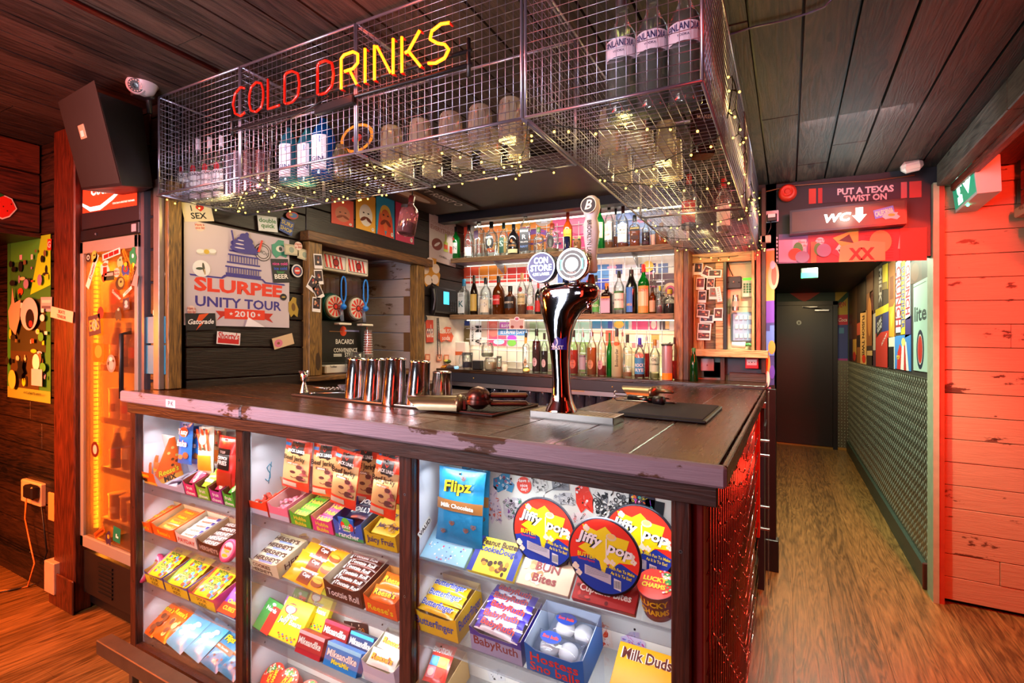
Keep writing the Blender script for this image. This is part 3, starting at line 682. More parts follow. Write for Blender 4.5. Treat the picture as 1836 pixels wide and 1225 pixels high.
# ---------------------------------------------------------------- neon sign
NEON=mat('FF6A0A',.4,0,7);NRED=mat('C81808',.25,0,.25,coat=.5);BB=mat('141416',.4)  # NRED tubes are unlit; red light on them put in as faint emission
LET={'C':[[(.55,.9),(.35,1),(.1,.85),(0,.5),(.1,.15),(.35,0),(.55,.08)]],'O':[[(.3,0),(.08,.1),(0,.35),(0,.65),(.08,.9),(.3,1),(.52,.9),(.6,.65),(.6,.35),(.52,.1),(.3,0)]],
 'L':[[(0,1),(0,0),(.5,0)]],'D':[[(.08,0),(0,.06),(0,.94),(.08,1),(.3,1),(.52,.85),(.58,.5),(.52,.15),(.3,0),(.12,0)]],
 'R':[[(0,0),(0,.92),(.1,1),(.4,1),(.56,.88),(.56,.62),(.4,.5),(.12,.5)],[(.32,.42),(.52,0)]],'I':[[(0,0),(0,1)]],'N':[[(0,0),(0,1)],[(.08,.95),(.5,.06)],[(.58,0),(.58,1)]],
 'K':[[(0,0),(0,1)],[(.52,1),(.2,.55),(.1,.52)],[(.22,.5),(.55,0)]],'S':[[(.58,.95),(.35,1),(.1,.9),(.05,.7),(.25,.52),(.45,.42),(.56,.25),(.45,.06),(.2,0),(0,.06)]]}
pL,pR=pY(418,187,1.195),pY(806,73,1.195)
ns=thing('neon_sign','red neon sign spelling COLD DRINKS, only the last five letters lit','neon sign',(pL.x,1.2,pL.z-.06))
H_=.107;adv={'C':.74,'O':.80,'L':.68,'D':.84,'R':.80,'I':.30,'N':.84,'K':.76,'S':.7}
txt='COLD DRINKS';tot=sum(adv.get(ch,.42)for ch in txt)-.12;kx=(pR.x-pL.x)/tot;x=pL.x
zb=lambda X:pL.z-.054+(X-pL.x)*(pR.z-pL.z)/(pR.x-pL.x)
for i,ch in enumerate(txt):
    if ch==' ':x+=.42*kx;continue
    p=MB();lit=i>=6
    for st in LET[ch]:
        q=[]
        for(a,c_),(d,e)in zip(st,st[1:]):
            for k in range(3):t_=k/3;q.append((x+(a+(d-a)*t_)*kx,1.195,zb(x)+(c_+(e-c_)*t_)*H_))
        q.append((x+st[-1][0]*kx,1.195,zb(x)+st[-1][1]*H_))
        p.tube(q,.0045,NEON if lit else NRED,8)
        for e_ in(q[0],q[-1]):p.tube([e_,(e_[0],1.212,e_[2])],.0035,BB if not lit else NRED,6)
    part(p,'neon_letter',ns,tilt=False);x+=adv[ch]*kx
p=MB()
for dz in(-.028,.012):
    p.tube([(pL.x-.05,1.217,zb(pL.x)+dz),(pR.x+.06,1.217,zb(pR.x)+dz+.01)],.006,BB,6)
for X in(pL.x-.04,pL.x+.42,pR.x+.05):p.tube([(X,1.217,zb(X)-.05),(X,1.217,zb(X)+.06)],.006,BB,6)
p.rbox(pL.x+.42,pL.x+.60,1.205,1.225,zb(pL.x+.5)-.05,zb(pL.x+.5)-.02,BB)
p.tube([(pL.x+.5,1.20,zb(pL.x)-.03),(pL.x+.4,1.19,zb(pL.x)-.06),(pL.x+.2,1.2,zb(pL.x)-.075),(pL.x+.05,1.21,zb(pL.x)-.04)],.0025,BB,5)
part(p,'bracket',ns,tilt=False)
for X in(-1.3,-1.08,-.9):point('neon_glow',(X,1.165,zb(X)+.05),1.0,(1,.08,.02),.03)
# ---------------------------------------------------------------- bottles
CLR=glass('F4FAF8',.05,.03,'FFFFFF');GRN=glass('18A838',.3,.03,'20C048');GRN2=glass('0C5A22',.4,.03,'0E6A28');BLU=glass('3FB4E0',.3,.03,'2A9AD8');AMB=glass('8A4010',.4,.03,'A0501A');DARKG=mat('0C0A0C',.15,coat=1);FROST=glass('EFEFD0',.7,.4,'F0EFC8')
def liq(c,op=.55):
    return glass(c,op,.1,c)
PROF={
 'std':[(.9,0),(1,.015),(1,.60),(.92,.66),(.55,.74),(.34,.80),(.32,.93)],
 'round':[(.9,0),(1,.02),(1,.50),(.95,.60),(.78,.68),(.5,.74),(.3,.78),(.28,.92)],
 'square':[(.92,0),(1,.02),(1,.63),(.9,.68),(.45,.72),(.34,.75),(.32,.9)],
 'wine':[(.9,0),(1,.015),(1,.52),(.93,.60),(.6,.72),(.38,.80),(.34,.93)],
 'beer':[(.92,0),(1,.02),(1,.50),(.85,.62),(.5,.78),(.38,.90),(.4,.97)],
 'squat':[(.9,0),(1,.03),(1,.55),(.85,.64),(.4,.70),(.34,.74),(.34,.9)],
 'jar':[(.9,0),(1,.04),(1,.72),(.86,.84),(.86,.97)],
 'cyl':[(.96,0),(1,.02),(1,.97)]}
def bottle(lab,base,r,h,style='std',gl=None,lq=None,cap=None,labs=(),rz=0.,group=None,name='bottle',cat='bottle',cork=0,pour=0,tiltx=None,ball=0):
    gl=gl or CLR;pr=[(a*r,z*h)for a,z in PROF[style]];sq=7 if style in('square',)else 0
    if sq:pr=[(a*.88 if i<4 else a,z)for i,(a,z)in enumerate(pr)]
    t=MB();t.lathe(pr,gl,18,sq=sq)
    rot=tiltx or(0,0,rz)
    o=t.build(name,loc=base,rot=rot);tag(o,lab,cat,group)
    if lq:
        c,lv=lq;q=[(a*.93,max(z,.006))for a,z in pr if z<lv*h];last=q[-1][0]
        q.append((last,lv*h));m=MB();m.lathe(q,liq(c),16,sq=sq);m.build('liquid',o)
    if cap:
        m=MB();rn=pr[-1][0]*1.12;zt_=pr[-1][1];cm=mat(cap,.4)if isinstance(cap,str)else cap
        z0=zt_-h*.09
        if style=='jar' or style=='cyl':z0=zt_-h*.02
        if ball:m.lathe([(rn,z0),(rn,zt_+.01)],cm,12);m.ball((0,0,zt_+.02),rn*1.5,CLR,10)
        elif pour:m.lathe([(rn,z0),(rn,zt_)],cm,12);m.lathe([(rn*.5,zt_),(rn*.4,zt_+.012),(.0022,zt_+.02),(.002,h*1.06)],STEEL,8)
        else:m.lathe([(rn,z0),(rn*1.02,h-.001),(rn*.9,h)],cm,14)
        m.build('stopper' if pour or cork or ball else 'cap',o)
    for lb in labs:
        z0,z1,wf,c,tx=lb[:5];m=MB();rr=r*(.88 if sq else 1)+.0006
        zz=(z0+z1)/2
        if zz>.7:rr=r*.37+.0006
        if sq:
            rr=r*.885+.0006;m.frame((0,-rr,0),(1,0,0),(0,0,1))
            if zz>.7:rr=r*.36;m.frame((0,-rr,0),(1,0,0),(0,0,1))
        else:m.wrap=rr
        hw=r*wf*(.95 if sq else 1.15)
        if zz>.7:hw=r*.33*wf
        if len(lb)>5 and lb[5]=='o':m.oval(0,zz*h,hw,(z1-z0)*h/2,mat(c,.5),0,18)
        else:m.rect(-hw,z0*h,hw,z1*h,mat(c,.5))
        for(s_,yf,hf,tc)in tx:m.text(s_,0,(z0+(z1-z0)*yf)*h,(z1-z0)*h*hf,mat(tc,.5),z=.0008,w=hw*1.7,bold=.02)
        m.build('label',o)
    return o
def shelf_row(rows,Y,zs,group):
    rnd=random.Random(int(zs*100))
    for row in rows:
        cx,w,ty,style=row[:4];kw=dict(row[5])if len(row)>5 else{}
        yy=Y+kw.pop('dy',0)
        d=dist(cx,yy);v=(HY-ty)/F;X=d*((cx-CX)/F*CS-SN);z=zs+T(X)+.0005
        h=EYE+v*d-z;r=w*d/F/2
        bottle(row[4],(X,yy,z),r,h,style,rz=kw.pop('rz',rnd.uniform(-.15,.25)),group=group,**kw)
G1,G2,G3='bottles on the top back shelf','bottles on the middle back shelf','bottles on the back counter'
W,BK='F2EEE2','121214'
UP=[
 (817,18,407,'std','bright green bottle with grey label and red seal, far left on the top shelf',dict(gl=GRN,cap=BK,pour=0,labs=[(.18,.5,.8,'C8C8C0',[('GIN',.5,.3,'4A4A50')]),(.56,.66,.35,'B02020',[],'o')])),
 (841,17,404,'wine','clear slope-shouldered bottle with long black neck beside the green one',dict(cap=BK,labs=[(.08,.34,.8,'DDE4DC',[])])),
 (859,19,387,'square','tall square clear bottle with a small plum label and steel stopper',dict(cap=STEEL,labs=[(.46,.64,.55,'3A1A3A',[])],dy=.03)),
 (881,24,398,'round','round-shouldered clear bottle with a black and orange oval label',dict(cap=BK,labs=[(.2,.62,.6,'22262C',[('NAVY',.8,.14,'E8E8E0')],'o'),(.3,.5,.3,'C8C0A0',[],'o'),(.16,.24,.3,'C06028',[],'o')])),
 (903,17,400,'std','clear bottle with a dark green side label and tall green cap',dict(cap='16302A',labs=[(.1,.55,.5,'1E4A3A',[('S',.6,.4,'C8D8C8')])])),
 (921,21,402,'round','black bottle with an orange mark and a cream band, top shelf',dict(gl=DARKG,cap='1A1A1C',labs=[(.08,.2,.95,'D8C898',[]),(.26,.36,.8,'17171A',[('GIN MILL',.5,.5,'C88A40')]),(.4,.5,.15,'E05A20',[],'o')])),
 (942,19,374,'square','tallest square clear bottle with a black label and glass ball stopper',dict(cap='2A1E1A',ball=1,labs=[(.08,.56,.92,'20242A',[('BATHTUB',.88,.09,'E8E8E0'),('R',.62,.2,'B8B8B8'),('SMALL BATCH',.4,.07,'D8D8D8'),('NAVY',.2,.1,'6A8AC8')])])),
 (966,19,408,'squat','small pot-bellied clear bottle with a wooden cork',dict(cap='4A5A30',cork=1,dy=-.02)),
 (990,24,401,'square','broad clear bottle with a black horseshoe label',dict(cap='8A3018',cork=1,lq=('E8D8A8',.16),labs=[(.16,.58,.55,'1E1E20',[],'o'),(.16,.48,.3,'C8D0C8',[],'o')])),
 (1018,17,381,'std','tall orange bottle with yellow label and red neck',dict(gl=glass('E86010',.5,.05,'F07020'),cap='A02A14',labs=[(.06,.56,.8,'E8B828',[('ISLAND',.75,.12,'A02A14')]),(.12,.3,.4,'3A1A10',[],'o')])),
 (1053,9,368,'std','slim clear bottle with a dark red cap half behind the white tap handle',dict(cap='4A1414',dy=.05)),
 (1075,18,368,'std','green whiskey bottle with a cream label and dark red neck',dict(gl=glass('30B860',.4,.04,'28A850'),cap='5A1A1A',labs=[(.26,.60,.85,'DCE0A8',[('JAMESON',.86,.13,'1E3A28'),('A',.5,.25,'5A3020')])])),
 (1092,16,363,'std','clear bottle of pale whiskey with a pink scene label and black cap',dict(cap=BK,lq=('E09020',.16),labs=[(.2,.55,.9,'E8D8C8',[('DIP',.3,.12,'4A3A30')]),(.38,.55,.88,'C88878',[])])),
 (1104,12,372,'std','narrow clear bottle of amber spirit behind its neighbours',dict(cap=BK,lq=('E87A14',.32),dy=.06)),
 (1117,20,369,'round','clear bottle with a cream label reading SOUTHERN, amber at its foot',dict(cap='3A1410',lq=('E86A10',.12),labs=[(.14,.56,.85,'E8E4D4',[('SOUTHERN',.82,.12,'2A2A2C'),('COMFORT',.66,.12,'2A2A2C'),('ORIGINAL',.48,.07,'A83020')])])),
 (1138,20,386,'square','square amber whisky bottle with a slanted black label',dict(cap=BK,lq=('E87814',.60),labs=[(.5,.62,.95,'1C1A18',[('JOHNNIE',.5,.4,'D8B060')]),(.24,.36,.7,'3A1A10',[])])),
 (1158,14,393,'std','clear bottle half full of dark cherry liqueur on the top shelf',dict(cap=BK,lq=('5A0E1C',.52),labs=[(.1,.2,.8,'3A1020',[])])),
 (1171,10,398,'std','slim pink-labelled bottle near the right end of the top shelf',dict(cap=W,labs=[(.1,.5,.8,'E8A890',[])],dy=.04)),
 (1186,22,400,'round','wide bottle of orange liqueur under the mesh cage',dict(cap='8A5A20',lq=('F08A18',.6))),
 (1203,14,402,'std','plain clear bottle last on the right of the top shelf',dict(cap=STEEL))]
shelf_row(UP,3.54,2.08,G1)
LO=[
 (832,18,501,'square','square clear bottle with a teal and white label and blue stopper',dict(cap='1E7AA8',labs=[(.05,.62,.92,'E4ECE8',[('KING',.92,.06,'2A3A40'),('KONG',.84,.06,'2A3A40'),('K',.45,.3,'1E6A70')])])),
 (850,14,494,'wine','dark wine bottle with a straw-yellow label',dict(gl=glass('2A140C',.7,.05,'2A120A'),cap='1C1A10',labs=[(.1,.52,.9,'C8A850',[])])),
 (871,21,498,'round','clear bottle with a cream label and black diamond badge',dict(cap=BK,labs=[(.06,.4,.92,'E0D8C0',[]),(.2,.34,.62,'22202A',[('KRAKEN',.5,.3,'D8D8D8')],'o')])),
 (894,22,495,'round','round-shouldered amber whiskey bottle with a red label',dict(gl=AMB,cap='1A1210',lq=('C85A10',.6),labs=[(.26,.5,.65,'C01A14',[('WOODFORD',.5,.16,'F0E8E0')])])),
 (915,21,513,'squat','squat dark rum bottle with black label and lettering',dict(gl=AMB,cap=BK,lq=('4A1408',.6),labs=[(.22,.62,.95,'17181A',[('RESERVE',.5,.16,'E8D8C0')])])),
 (936,17,490,'std','tall clear bottle of golden rum with a red round badge',dict(cap='C8A070',lq=('C87818',.26),labs=[(.24,.5,.85,'C8B888',[('BACARDI',.7,.2,'2A1A14'),('CARTA ORO',.2,.12,'2A1A14')]),(.54,.66,.38,'A02028',[],'o')])),
 (951,14,495,'std','clear vodka bottle with a red ribbon label and dark blue cap',dict(cap='1A1E3A',labs=[(.12,.22,.9,'C02424',[]),(.26,.5,.6,'E8E8EC',[],'o')])),
 (965,12,508,'std','small red and blue labelled bottle behind the left tap badge',dict(gl=DARKG,cap='A01A1A',labs=[(.1,.45,.9,'B02020',[])],dy=.04)),
 (1038,16,500,'squat','stout clear bottle behind the round teal tap badge',dict(cap=BK,lq=('8A2A14',.3),dy=.04)),
 (1054,15,503,'squat','dark sauce bottle with a bright red cap behind the tap head',dict(gl=DARKG,cap='D82A20',labs=[(.2,.5,.9,'7A1A14',[])])),
 (1069,14,494,'std','clear bottle with a bright green label beside the tap head',dict(cap=BK,labs=[(.06,.38,.95,'4AA850',[('MELON',.5,.2,'E8F0E0')])])),
 (1088,20,508,'square','square brown liqueur bottle with an orange cap and ribbon',dict(gl=glass('4A1E10',.6,.05,'3A1A14'),cap='E07A1C',labs=[(.04,.5,.9,'B8A0C0',[]),(.42,.56,.85,'E88A28',[('COINTREAU',.5,.5,'8A1A10')])])),
 (1110,19,486,'std','clear gin bottle with a white and green label and black stopper',dict(cap=BK,cork=1,labs=[(.14,.48,.92,'E8E4DC',[('NORDES',.55,.12,'3A4A3A')]),(.48,.53,.92,'3A7A40',[]),(.1,.14,.92,'3A7A40',[])])),
 (1132,21,478,'wine','tall black bottle with a glowing blue label and pourer',dict(gl=DARKG,cap=BK,pour=1,labs=[(.04,.56,.5,'3A78D0',[('SAMBUCA',.3,.1,'E8B828')])])),
 (1154,20,474,'std','green bottle with a tan printed label and red cap',dict(gl=GRN,cap='D82A1C',labs=[(.02,.56,.97,'C89A50',[('ABSENTE',.84,.1,'C02A20')]),(.16,.5,.9,'E8D8B8',[])])),
 (1170,12,515,'std','small dark bottle with a buff label beside the red-capped one',dict(gl=AMB,cap='2A1410',labs=[(.08,.5,.9,'C8A080',[])])),
 (1172,11,486,'std','tall clear bottle standing behind the small dark one',dict(cap=STEEL,dy=.07)),
 (1183,10,513,'std','slender bottle with a yellow cap on the middle shelf',dict(cap='D8C020',dy=.06)),
 (1182,10,536,'jar','little spice jar with a steel lid on the middle shelf',dict(cap=STEEL,name='spice_jar',cat='jar',lq=('C8A8B8',.5),dy=-.06)),
 (1201,24,519,'squat','round-bellied decanter of black spirit with a gold neck',dict(cap='D8A830',lq=('1A0A0A',.42)))]
shelf_row(LO,3.54,1.622,G2)
SIR=lambda c,t='SYRUP':[(.14,.34,.5,c,[],'o'),(.22,.27,.35,c,[(t,.5,.6,'5A2A2A')])]
BC=[
 (943,13,597,'square','clear syrup bottle with orange neck band and round buff label',dict(cap=BK,lq=('F0E8B0',.12),labs=SIR('C0A078','VANILLA')+[(.72,.88,1.1,'E8A020',[])])),
 (962,16,590,'std','dark red syrup bottle left of the tap column',dict(lq=('6A0A18',.72),cap=BK,labs=SIR('E0B0B8','CHERRY'))),
 (976,13,597,'std','nearly black syrup bottle tucked behind the tap column',dict(lq=('140A18',.55),cap=BK,labs=SIR('D8B8B8','COLA'))),
 (1013,12,594,'std','bottle of amber syrup just right of the tap column',dict(lq=('F09010',.36),cap=STEEL,pour=1,labs=SIR('E0904A','PEACH'),dy=.03)),
 (1028,18,592,'std','bright orange syrup bottle with a coral round label',dict(lq=('FF5008',.55),cap=BK,labs=SIR('D86A50','ORANGE'))),
 (1045,14,592,'std','clear bottle with a grey face label between two orange ones',dict(cap=STEEL,pour=1,labs=[(.12,.45,.9,'9A90A0',[('FALERNUM',.9,.12,'2A2A30')])])),
 (1061,18,590,'std','pale orange syrup bottle with pourer and buff round label',dict(lq=('FFA838',.6),cap=STEEL,pour=1,labs=SIR('C88A60','MANGO'))),
 (1079,16,590,'std','mostly empty bottle of red syrup with a pink round label',dict(lq=('E01818',.22),cap=STEEL,pour=1,labs=SIR('D89AA8','BERRY'))),
 (1093,11,597,'wine','slim green bottle beside the frosted one',dict(gl=GRN,cap='1E6A30',dy=.05)),
 (1106,19,589,'round','frosted cream bottle with apricots and upright black lettering',dict(gl=FROST,cap='2A2A34',labs=[(.64,.72,.5,'B85A20',[],'o')])),
 (1116,9,590,'std','slim clear bottle of peach liqueur behind the frosted one',dict(lq=('F09858',.4),cap=STEEL,pour=1,dy=.09)),
 (1125,17,600,'square','tall clear square bottle with a little orange liqueur',dict(lq=('F0B878',.12),cap=BK)),
 (1147,19,606,'round','flask-shaped bottle with a bright blue and pink label',dict(lq=('A83A18',.12),cap='2A2AC0',labs=[(.1,.5,.9,'3A8AC0',[('ROCK',.55,.2,'F0F0F0'),('RYE',.25,.2,'F0F0F0')]),(.5,.62,.8,'D8887A',[],'o')])),
 (1159,11,598,'std','narrow bottle of scarlet liqueur with pourer beside the blue-labelled flask',dict(lq=('E82A1A',.55),cap=STEEL,pour=1,dy=.05)),
 (1174,18,609,'std','clear bottle with a pale green and black label near the shelf post',dict(lq=('E8E8A0',.14),cap='9A7A30',cork=1,labs=[(.18,.56,.95,'C8D4B8',[('ST GERMAIN',.5,.1,'2A3A2A'),('OL',.8,.18,'22282A')])])),
 (1196,18,617,'cyl','orange and grey canister with a black hand pump',dict(gl=mat('B8A0A8',.35,.4),cap=BK,name='spray_can',cat='canister',dy=-.08,labs=[(.02,.2,1.35,'F08A18',[])])),
 (1209,9,605,'std','slim bottle of red aperitif against the post',dict(lq=('E0200C',.45),cap=BK)),
 (1244,14,624,'beer','small dark green beer bottle right of the post',dict(gl=GRN2,cap='2A6A30',dy=-.02))]
shelf_row(BC,3.42,1.19,G3)
o=[q for q in bpy.data.objects if q.get('label','').startswith('frosted cream')][0]
m=MB();m.frame((0,-.0355,.13),(0,0,1),(-1,0,0));m.text('Boulevardier',0,0,.022,BLACK,bold=.02,w=.12);m.build('lettering',o)
c_=[q for q in bpy.data.objects if q.get('label','').startswith('orange and grey')][0]
m=MB();m.lathe([(.014,.155),(.014,.185),(.02,.19),(.012,.215)],BLACK,10);m.tube([(0,0,.2),(0,0,.225),(.02,0,.24),(.012,0,.215)],.005,BLACK,6);m.build('pump',c_)
# tiki mug and other single things on the shelves
def at3(px,Y,zs):d=dist(px,Y);X=d*((px-CX)/F*CS-SN);return Vector((X,Y,zs+T(X)+.0005)),d
p,d=at3(1035,3.5,2.08);m=MB();m.lathe([(.02,0),(.028,.02),(.03,.06),(.024,.085)],mottled('8A5A30',.4),14);tk=m.build('tiki_mug',loc=p);tag(tk,'brown head-shaped tiki mug with a feather crown on the top shelf','mug')
m=MB()
for i in range(9):a=R(-80+20*i);m.add([(.02*math.sin(a),-.012,.08),(.03*math.sin(a+.15),-.014,.08),(.034*math.sin(a+.07),-.012,.105+.012*math.cos(a))],[(0,1,2)],mat('D8B058',.5));m.ball((.026*math.sin(a),-.018,.082),.006,mat('3A6A50',.5),6)
m.build('crown',tk);m=MB();m.ball((-.01,-.028,.055),.005,BLACK,6);m.ball((.01,-.028,.055),.005,BLACK,6);m.box(-.01,.01,-.032,-.024,.025,.032,mat('E8D8B8',.5));m.ball((0,-.03,.044),.005,mat('6A3A20',.5),6);m.build('face',tk)
p,d=at3(810,3.5,1.622)
m=MB();m.rbox(-.032,.032,-.01,.01,0,.19,mat('E04A28',.45),.003);m.frame((0,-.0105,.12),(1,0,0),(0,0,1));m.rect(-.02,-.03,.02,.035,mat('F0A080',.5),.0003);
for i in range(4):m.rect(-.013,.022-.014*i,.013,.027-.014*i,mat('8A2A18',.5),.0006)
tag(m.build('menu_book',loc=p+Vector((-.02,0,.0)),rot=(R(-6),R(-14),R(10))),'red menu book leaning beside the telephone on the middle shelf','book')
def mug(lab,p,r,h,lq=None,rz=0,grp=None,up=True,name='glass_mug',cat='mug',handle=True,fl=10):
    m=MB();pr=[(r*.8,0),(r*.92,.006),(r,h*.5),(r*1.02,h),(r*.94,h),(r*.90,h*.5),(r*.8,.014),(.001,.012)]
    m.lathe(pr,CLR,16,cap=False);o=m.build(name,loc=p,rot=(0 if up else math.pi,0,rz));tag(o,lab,cat,grp)
    if handle:m=MB();m.tube([(r*.9,0,h*.85),(r*1.5,0,h*.82),(r*1.75,0,h*.5),(r*1.5,0,h*.2),(r*.9,0,h*.15)],.006,CLR,8);m.build('handle',o)
    if lq:m=MB();m.lathe([(r*.85,.015),(r*.88,h*lq[1])],liq(lq[0],.6),14);m.build('contents',o)
    return o
p,d=at3(838,3.36,1.19);mug('glass tankard of dark drink beside the black box on the back counter',p,.043,.13,('1A2A5A',.45),R(180))
p,d=at3(857,3.4,1.19);m=MB();m.rbox(-.036,.036,-.03,.03,0,.068,mat('141210',.5),.004);tag(m.build('black_box',loc=p),'small matt black box between the tankard and the jars','box')
p,d=at3(880,3.4,1.19)
for k,(w_,h_,zz,c,lb)in enumerate(((.052,.098,0,'D8C090','round clip-top jar of sugar at the bottom of a stack of two'),(.048,.112,.1,'D0D4C0','clip-top glass jar stacked on the sugar jar'))):
    q=p+Vector((-.03*k,0,zz));m=MB();m.lathe([(w_*.8,0),(w_,.012),(w_,h_*.7),(w_*.82,h_*.86),(w_*.82,h_*.92)],CLR,18);o=m.build('clip_jar',loc=q);tag(o,lb,'jar','clip-top jars on the back counter')
    m=MB();m.lathe([(w_*.75,.005),(w_*.93,.014),(w_*.93,h_*(.62 if k==0 else.3))],mat(c,.6)if k==0 else liq(c,.4),16);m.build('contents',o)
    m=MB();m.lathe([(w_*.88,h_*.92),(w_*.9,h_*.97),(w_*.5,h_)],CLR,18);m.tube([(w_*.86*math.cos(R(a)),w_*.86*math.sin(R(a)),h_*.91)for a in range(0,360,20)],.0022,STEEL,5,closed=True);m.build('lid',o)
p,d=at3(895,3.38,1.19);mug('narrow tumbler with a little orange drink beside the jars',p,.02,.11,('F06A20',.25),handle=False,name='tumbler',cat='glass')
p,d=at3(905,3.38,1.19);m=MB();m.lathe([(.018,0),(.02,.01),(.02,.045),(.015,.05)],mat('E8E4C8',.5),14);m.tube([(0,0,.05),(.001,0,.062)],.001,BLACK,4);tag(m.build('candle',loc=p),'small cream candle on the back counter','candle')
p,d=at3(944,3.33,1.19);m=MB();m.ball((0,0,.016),.026,mat('E8DC60',.5),12,sz=.62);m.ball((.008,-.02,.014),.018,mat('F4EC98',.5),10,sz=.5);tag(m.build('lemon_half',loc=p),'cut yellow lemon lying in front of the orange-necked bottle','lemon')
p,d=at3(812,3.36,1.19);m=MB();m.rbox(-.05,.03,-.02,.02,0,.022,mat('5A5A66',.3,.6),.008);m.lathe([(.018,0),(.018,.014)],mat('8FD0F0',.3,0,.8),14,c=(.045,-.012,.004));tag(m.build('torch',loc=p,rot=(R(15),0,0)),'grey pocket torch with a pale blue lens lying on the back counter','torch')
p,d=at3(803,3.40,1.19);m=MB();m.ball((0,0,.05),.028,mat('3A4A12',.5),12,sz=.6);m.ball((-.006,-.012,.056),.022,mat('D8D850',.5),12,sz=.5);m.lathe([(.03,0),(.02,.03)],mat('8A5A30',.5),12);tag(m.build('lime_half',loc=p),'half a green lime on a small wooden stand','lime')
p,d=at3(787,3.36,1.19);m=MB()
for i,c in enumerate(('E07A18','D8C020','C03818')):m.rbox(-.09,.07,-.02+.012*i,-.008+.012*i,.001+.006*i,.007+.006*i,mat(c,.5))
tag(m.build('notepad',loc=p),'orange and yellow papers lying at the left end of the back counter','papers')
p,d=at3(828,3.58,1.19);m=MB();m.rbox(-.055,.055,-.03,.03,0,.21,mottled('E4DCCC',.5,0,.05),.004);m.box(-.07,-.056,-.02,.02,.06,.2,mat('4A4A5A',.5));m.box(-.05,.03,-.031,-.03,.10,.13,mat('C8602A',.5));tag(m.build('control_box',loc=p),'cream control box standing at the back of the counter','box')
# glasses upside down under the back counter
for i in range(24):
    px=888+i*10.6+(i%3)*1.2;yy=3.36+.06*(i%2)
    if 985<px<1003:continue
    p,d=at3(px,yy,.955)
    m=MB();m.lathe([(.040,0),(.041,.004),(.033,.118),(.031,.124)],glass('D8D8E4',.18,.03,'9A9AAA'),12);tag(m.build('pint_glass',loc=p),'upturned clear beer glass in the row under the back counter','glass','beer glasses under the back counter')
# ---------------------------------------------------------------- telephone, on the dark boards of the side wall
q=pX(770,562,XW);ph=thing('telephone','black desk telephone with a lit blue screen fixed to the dark boards','telephone',q)
def XF(mb,px,py,X=XW,off=0):
    q=pX(px,py,X);mb.frame((X+off,q.y,q.z),(0,1,0),(0,0,1));return q
def pp(mb,name,par):
    o=mb.build(name);o.parent=par;o.matrix_parent_inverse=Matrix.Translation(par.location).inverted();return o
m=MB();XF(m,790,562,off=.0);m.rbox(-.14,.16,0,.20,0,.05,mat('15151A',.4),.012);pp(m,'body',ph)
m=MB();XF(m,790,562,off=.05);m.rect(-.03,.07,.045,.17,mat('48C8F0',.3,0,1.6),.001)
for i in range(12):m.rbox(-.02+.03*(i%3)+.08,.0+.03*(i%3)+.08,.02+.022*(i//3),.036+.022*(i//3),0,.006,mat('2A2A30',.4),.002)
pp(m,'screen',ph)
m=MB();XF(m,765,562,off=.05);m.tube([(-.03,.2,.02),(-.035,.17,.045),(-.03,.1,.055),(-.03,.03,.045),(-.03,-.01,.02)],[.02,.018,.014,.018,.022],mat('101014',.35),8);pp(m,'handset',ph)
m=MB();XF(m,778,570,off=.03);pts=[]
for i in range(160):a=i*.9;zz=-.0018*i;pts.append((.006*math.cos(a)+.01,zz,.006*math.sin(a)))
m.tube(pts,.0022,BLACK,4);m.tube([(0,0,0),(.0,-.3,.01),(.01,-.32,.02),(.03,-.28,.01),(.02,0,0)],.003,BLACK,5);pp(m,'coiled_cord',ph)
# ---------------------------------------------------------------- slush machine in the alcove
XM=-2.52
def ym(px):return pX(px,600,XM).y
y0,y1=ym(571),ym(660);zb0=1.19+T(XM)
sm=thing('slush_machine','two-barrel frozen drinks machine with blue handles in the alcove','slush machine',(XM,(y0+y1)/2,zb0))
def LF(off=0):m=MB();m.frame((XM+off,y0,zb0),(0,1,0),(0,0,1));return m
WM=y1-y0;SW=wood # width of the machine
m=LF();m.rbox(0,WM,.06,.33,-.38,0,mottled('14160F',.35),.01)
m.text('BACARDI',WM*.5,.20,.03,WHITE,z=.001,w=.15);m.text('CONVENIENCE',WM*.52,.145,.026,WHITE,z=.001,w=.2);m.text('STORE',WM*.62,.115,.026,WHITE,z=.001,w=.1)
m.rect(WM*.28,.106,WM*.44,.112,WHITE,.001);m.rect(WM*.28,.116,WM*.44,.122,WHITE,.001);m.oval(WM*.47,.268,.028,.032,mat('E0481E',.5),.001);m.rect(WM*.2,.262,WM*.45,.266,mat('D8A060',.5),.0012);m.rect(WM*.5,.266,WM*.8,.276,mat('8A8AB8',.5),.0014)
for a in((.01,.08,.014,.30),(WM-.014,.08,WM-.01,.30)):m.rect(*a,mat('D85A30',.5),.001)
pp(m,'front_panel',sm)
m=LF();m.rbox(.01,WM-.01,0,.055,-.3,.05,mottled('D8D0C8',.45,0,.08),.008);m.text('Teddies',.07,.045,.012,BLACK,z=.051);pp(m,'drip_tray',sm)
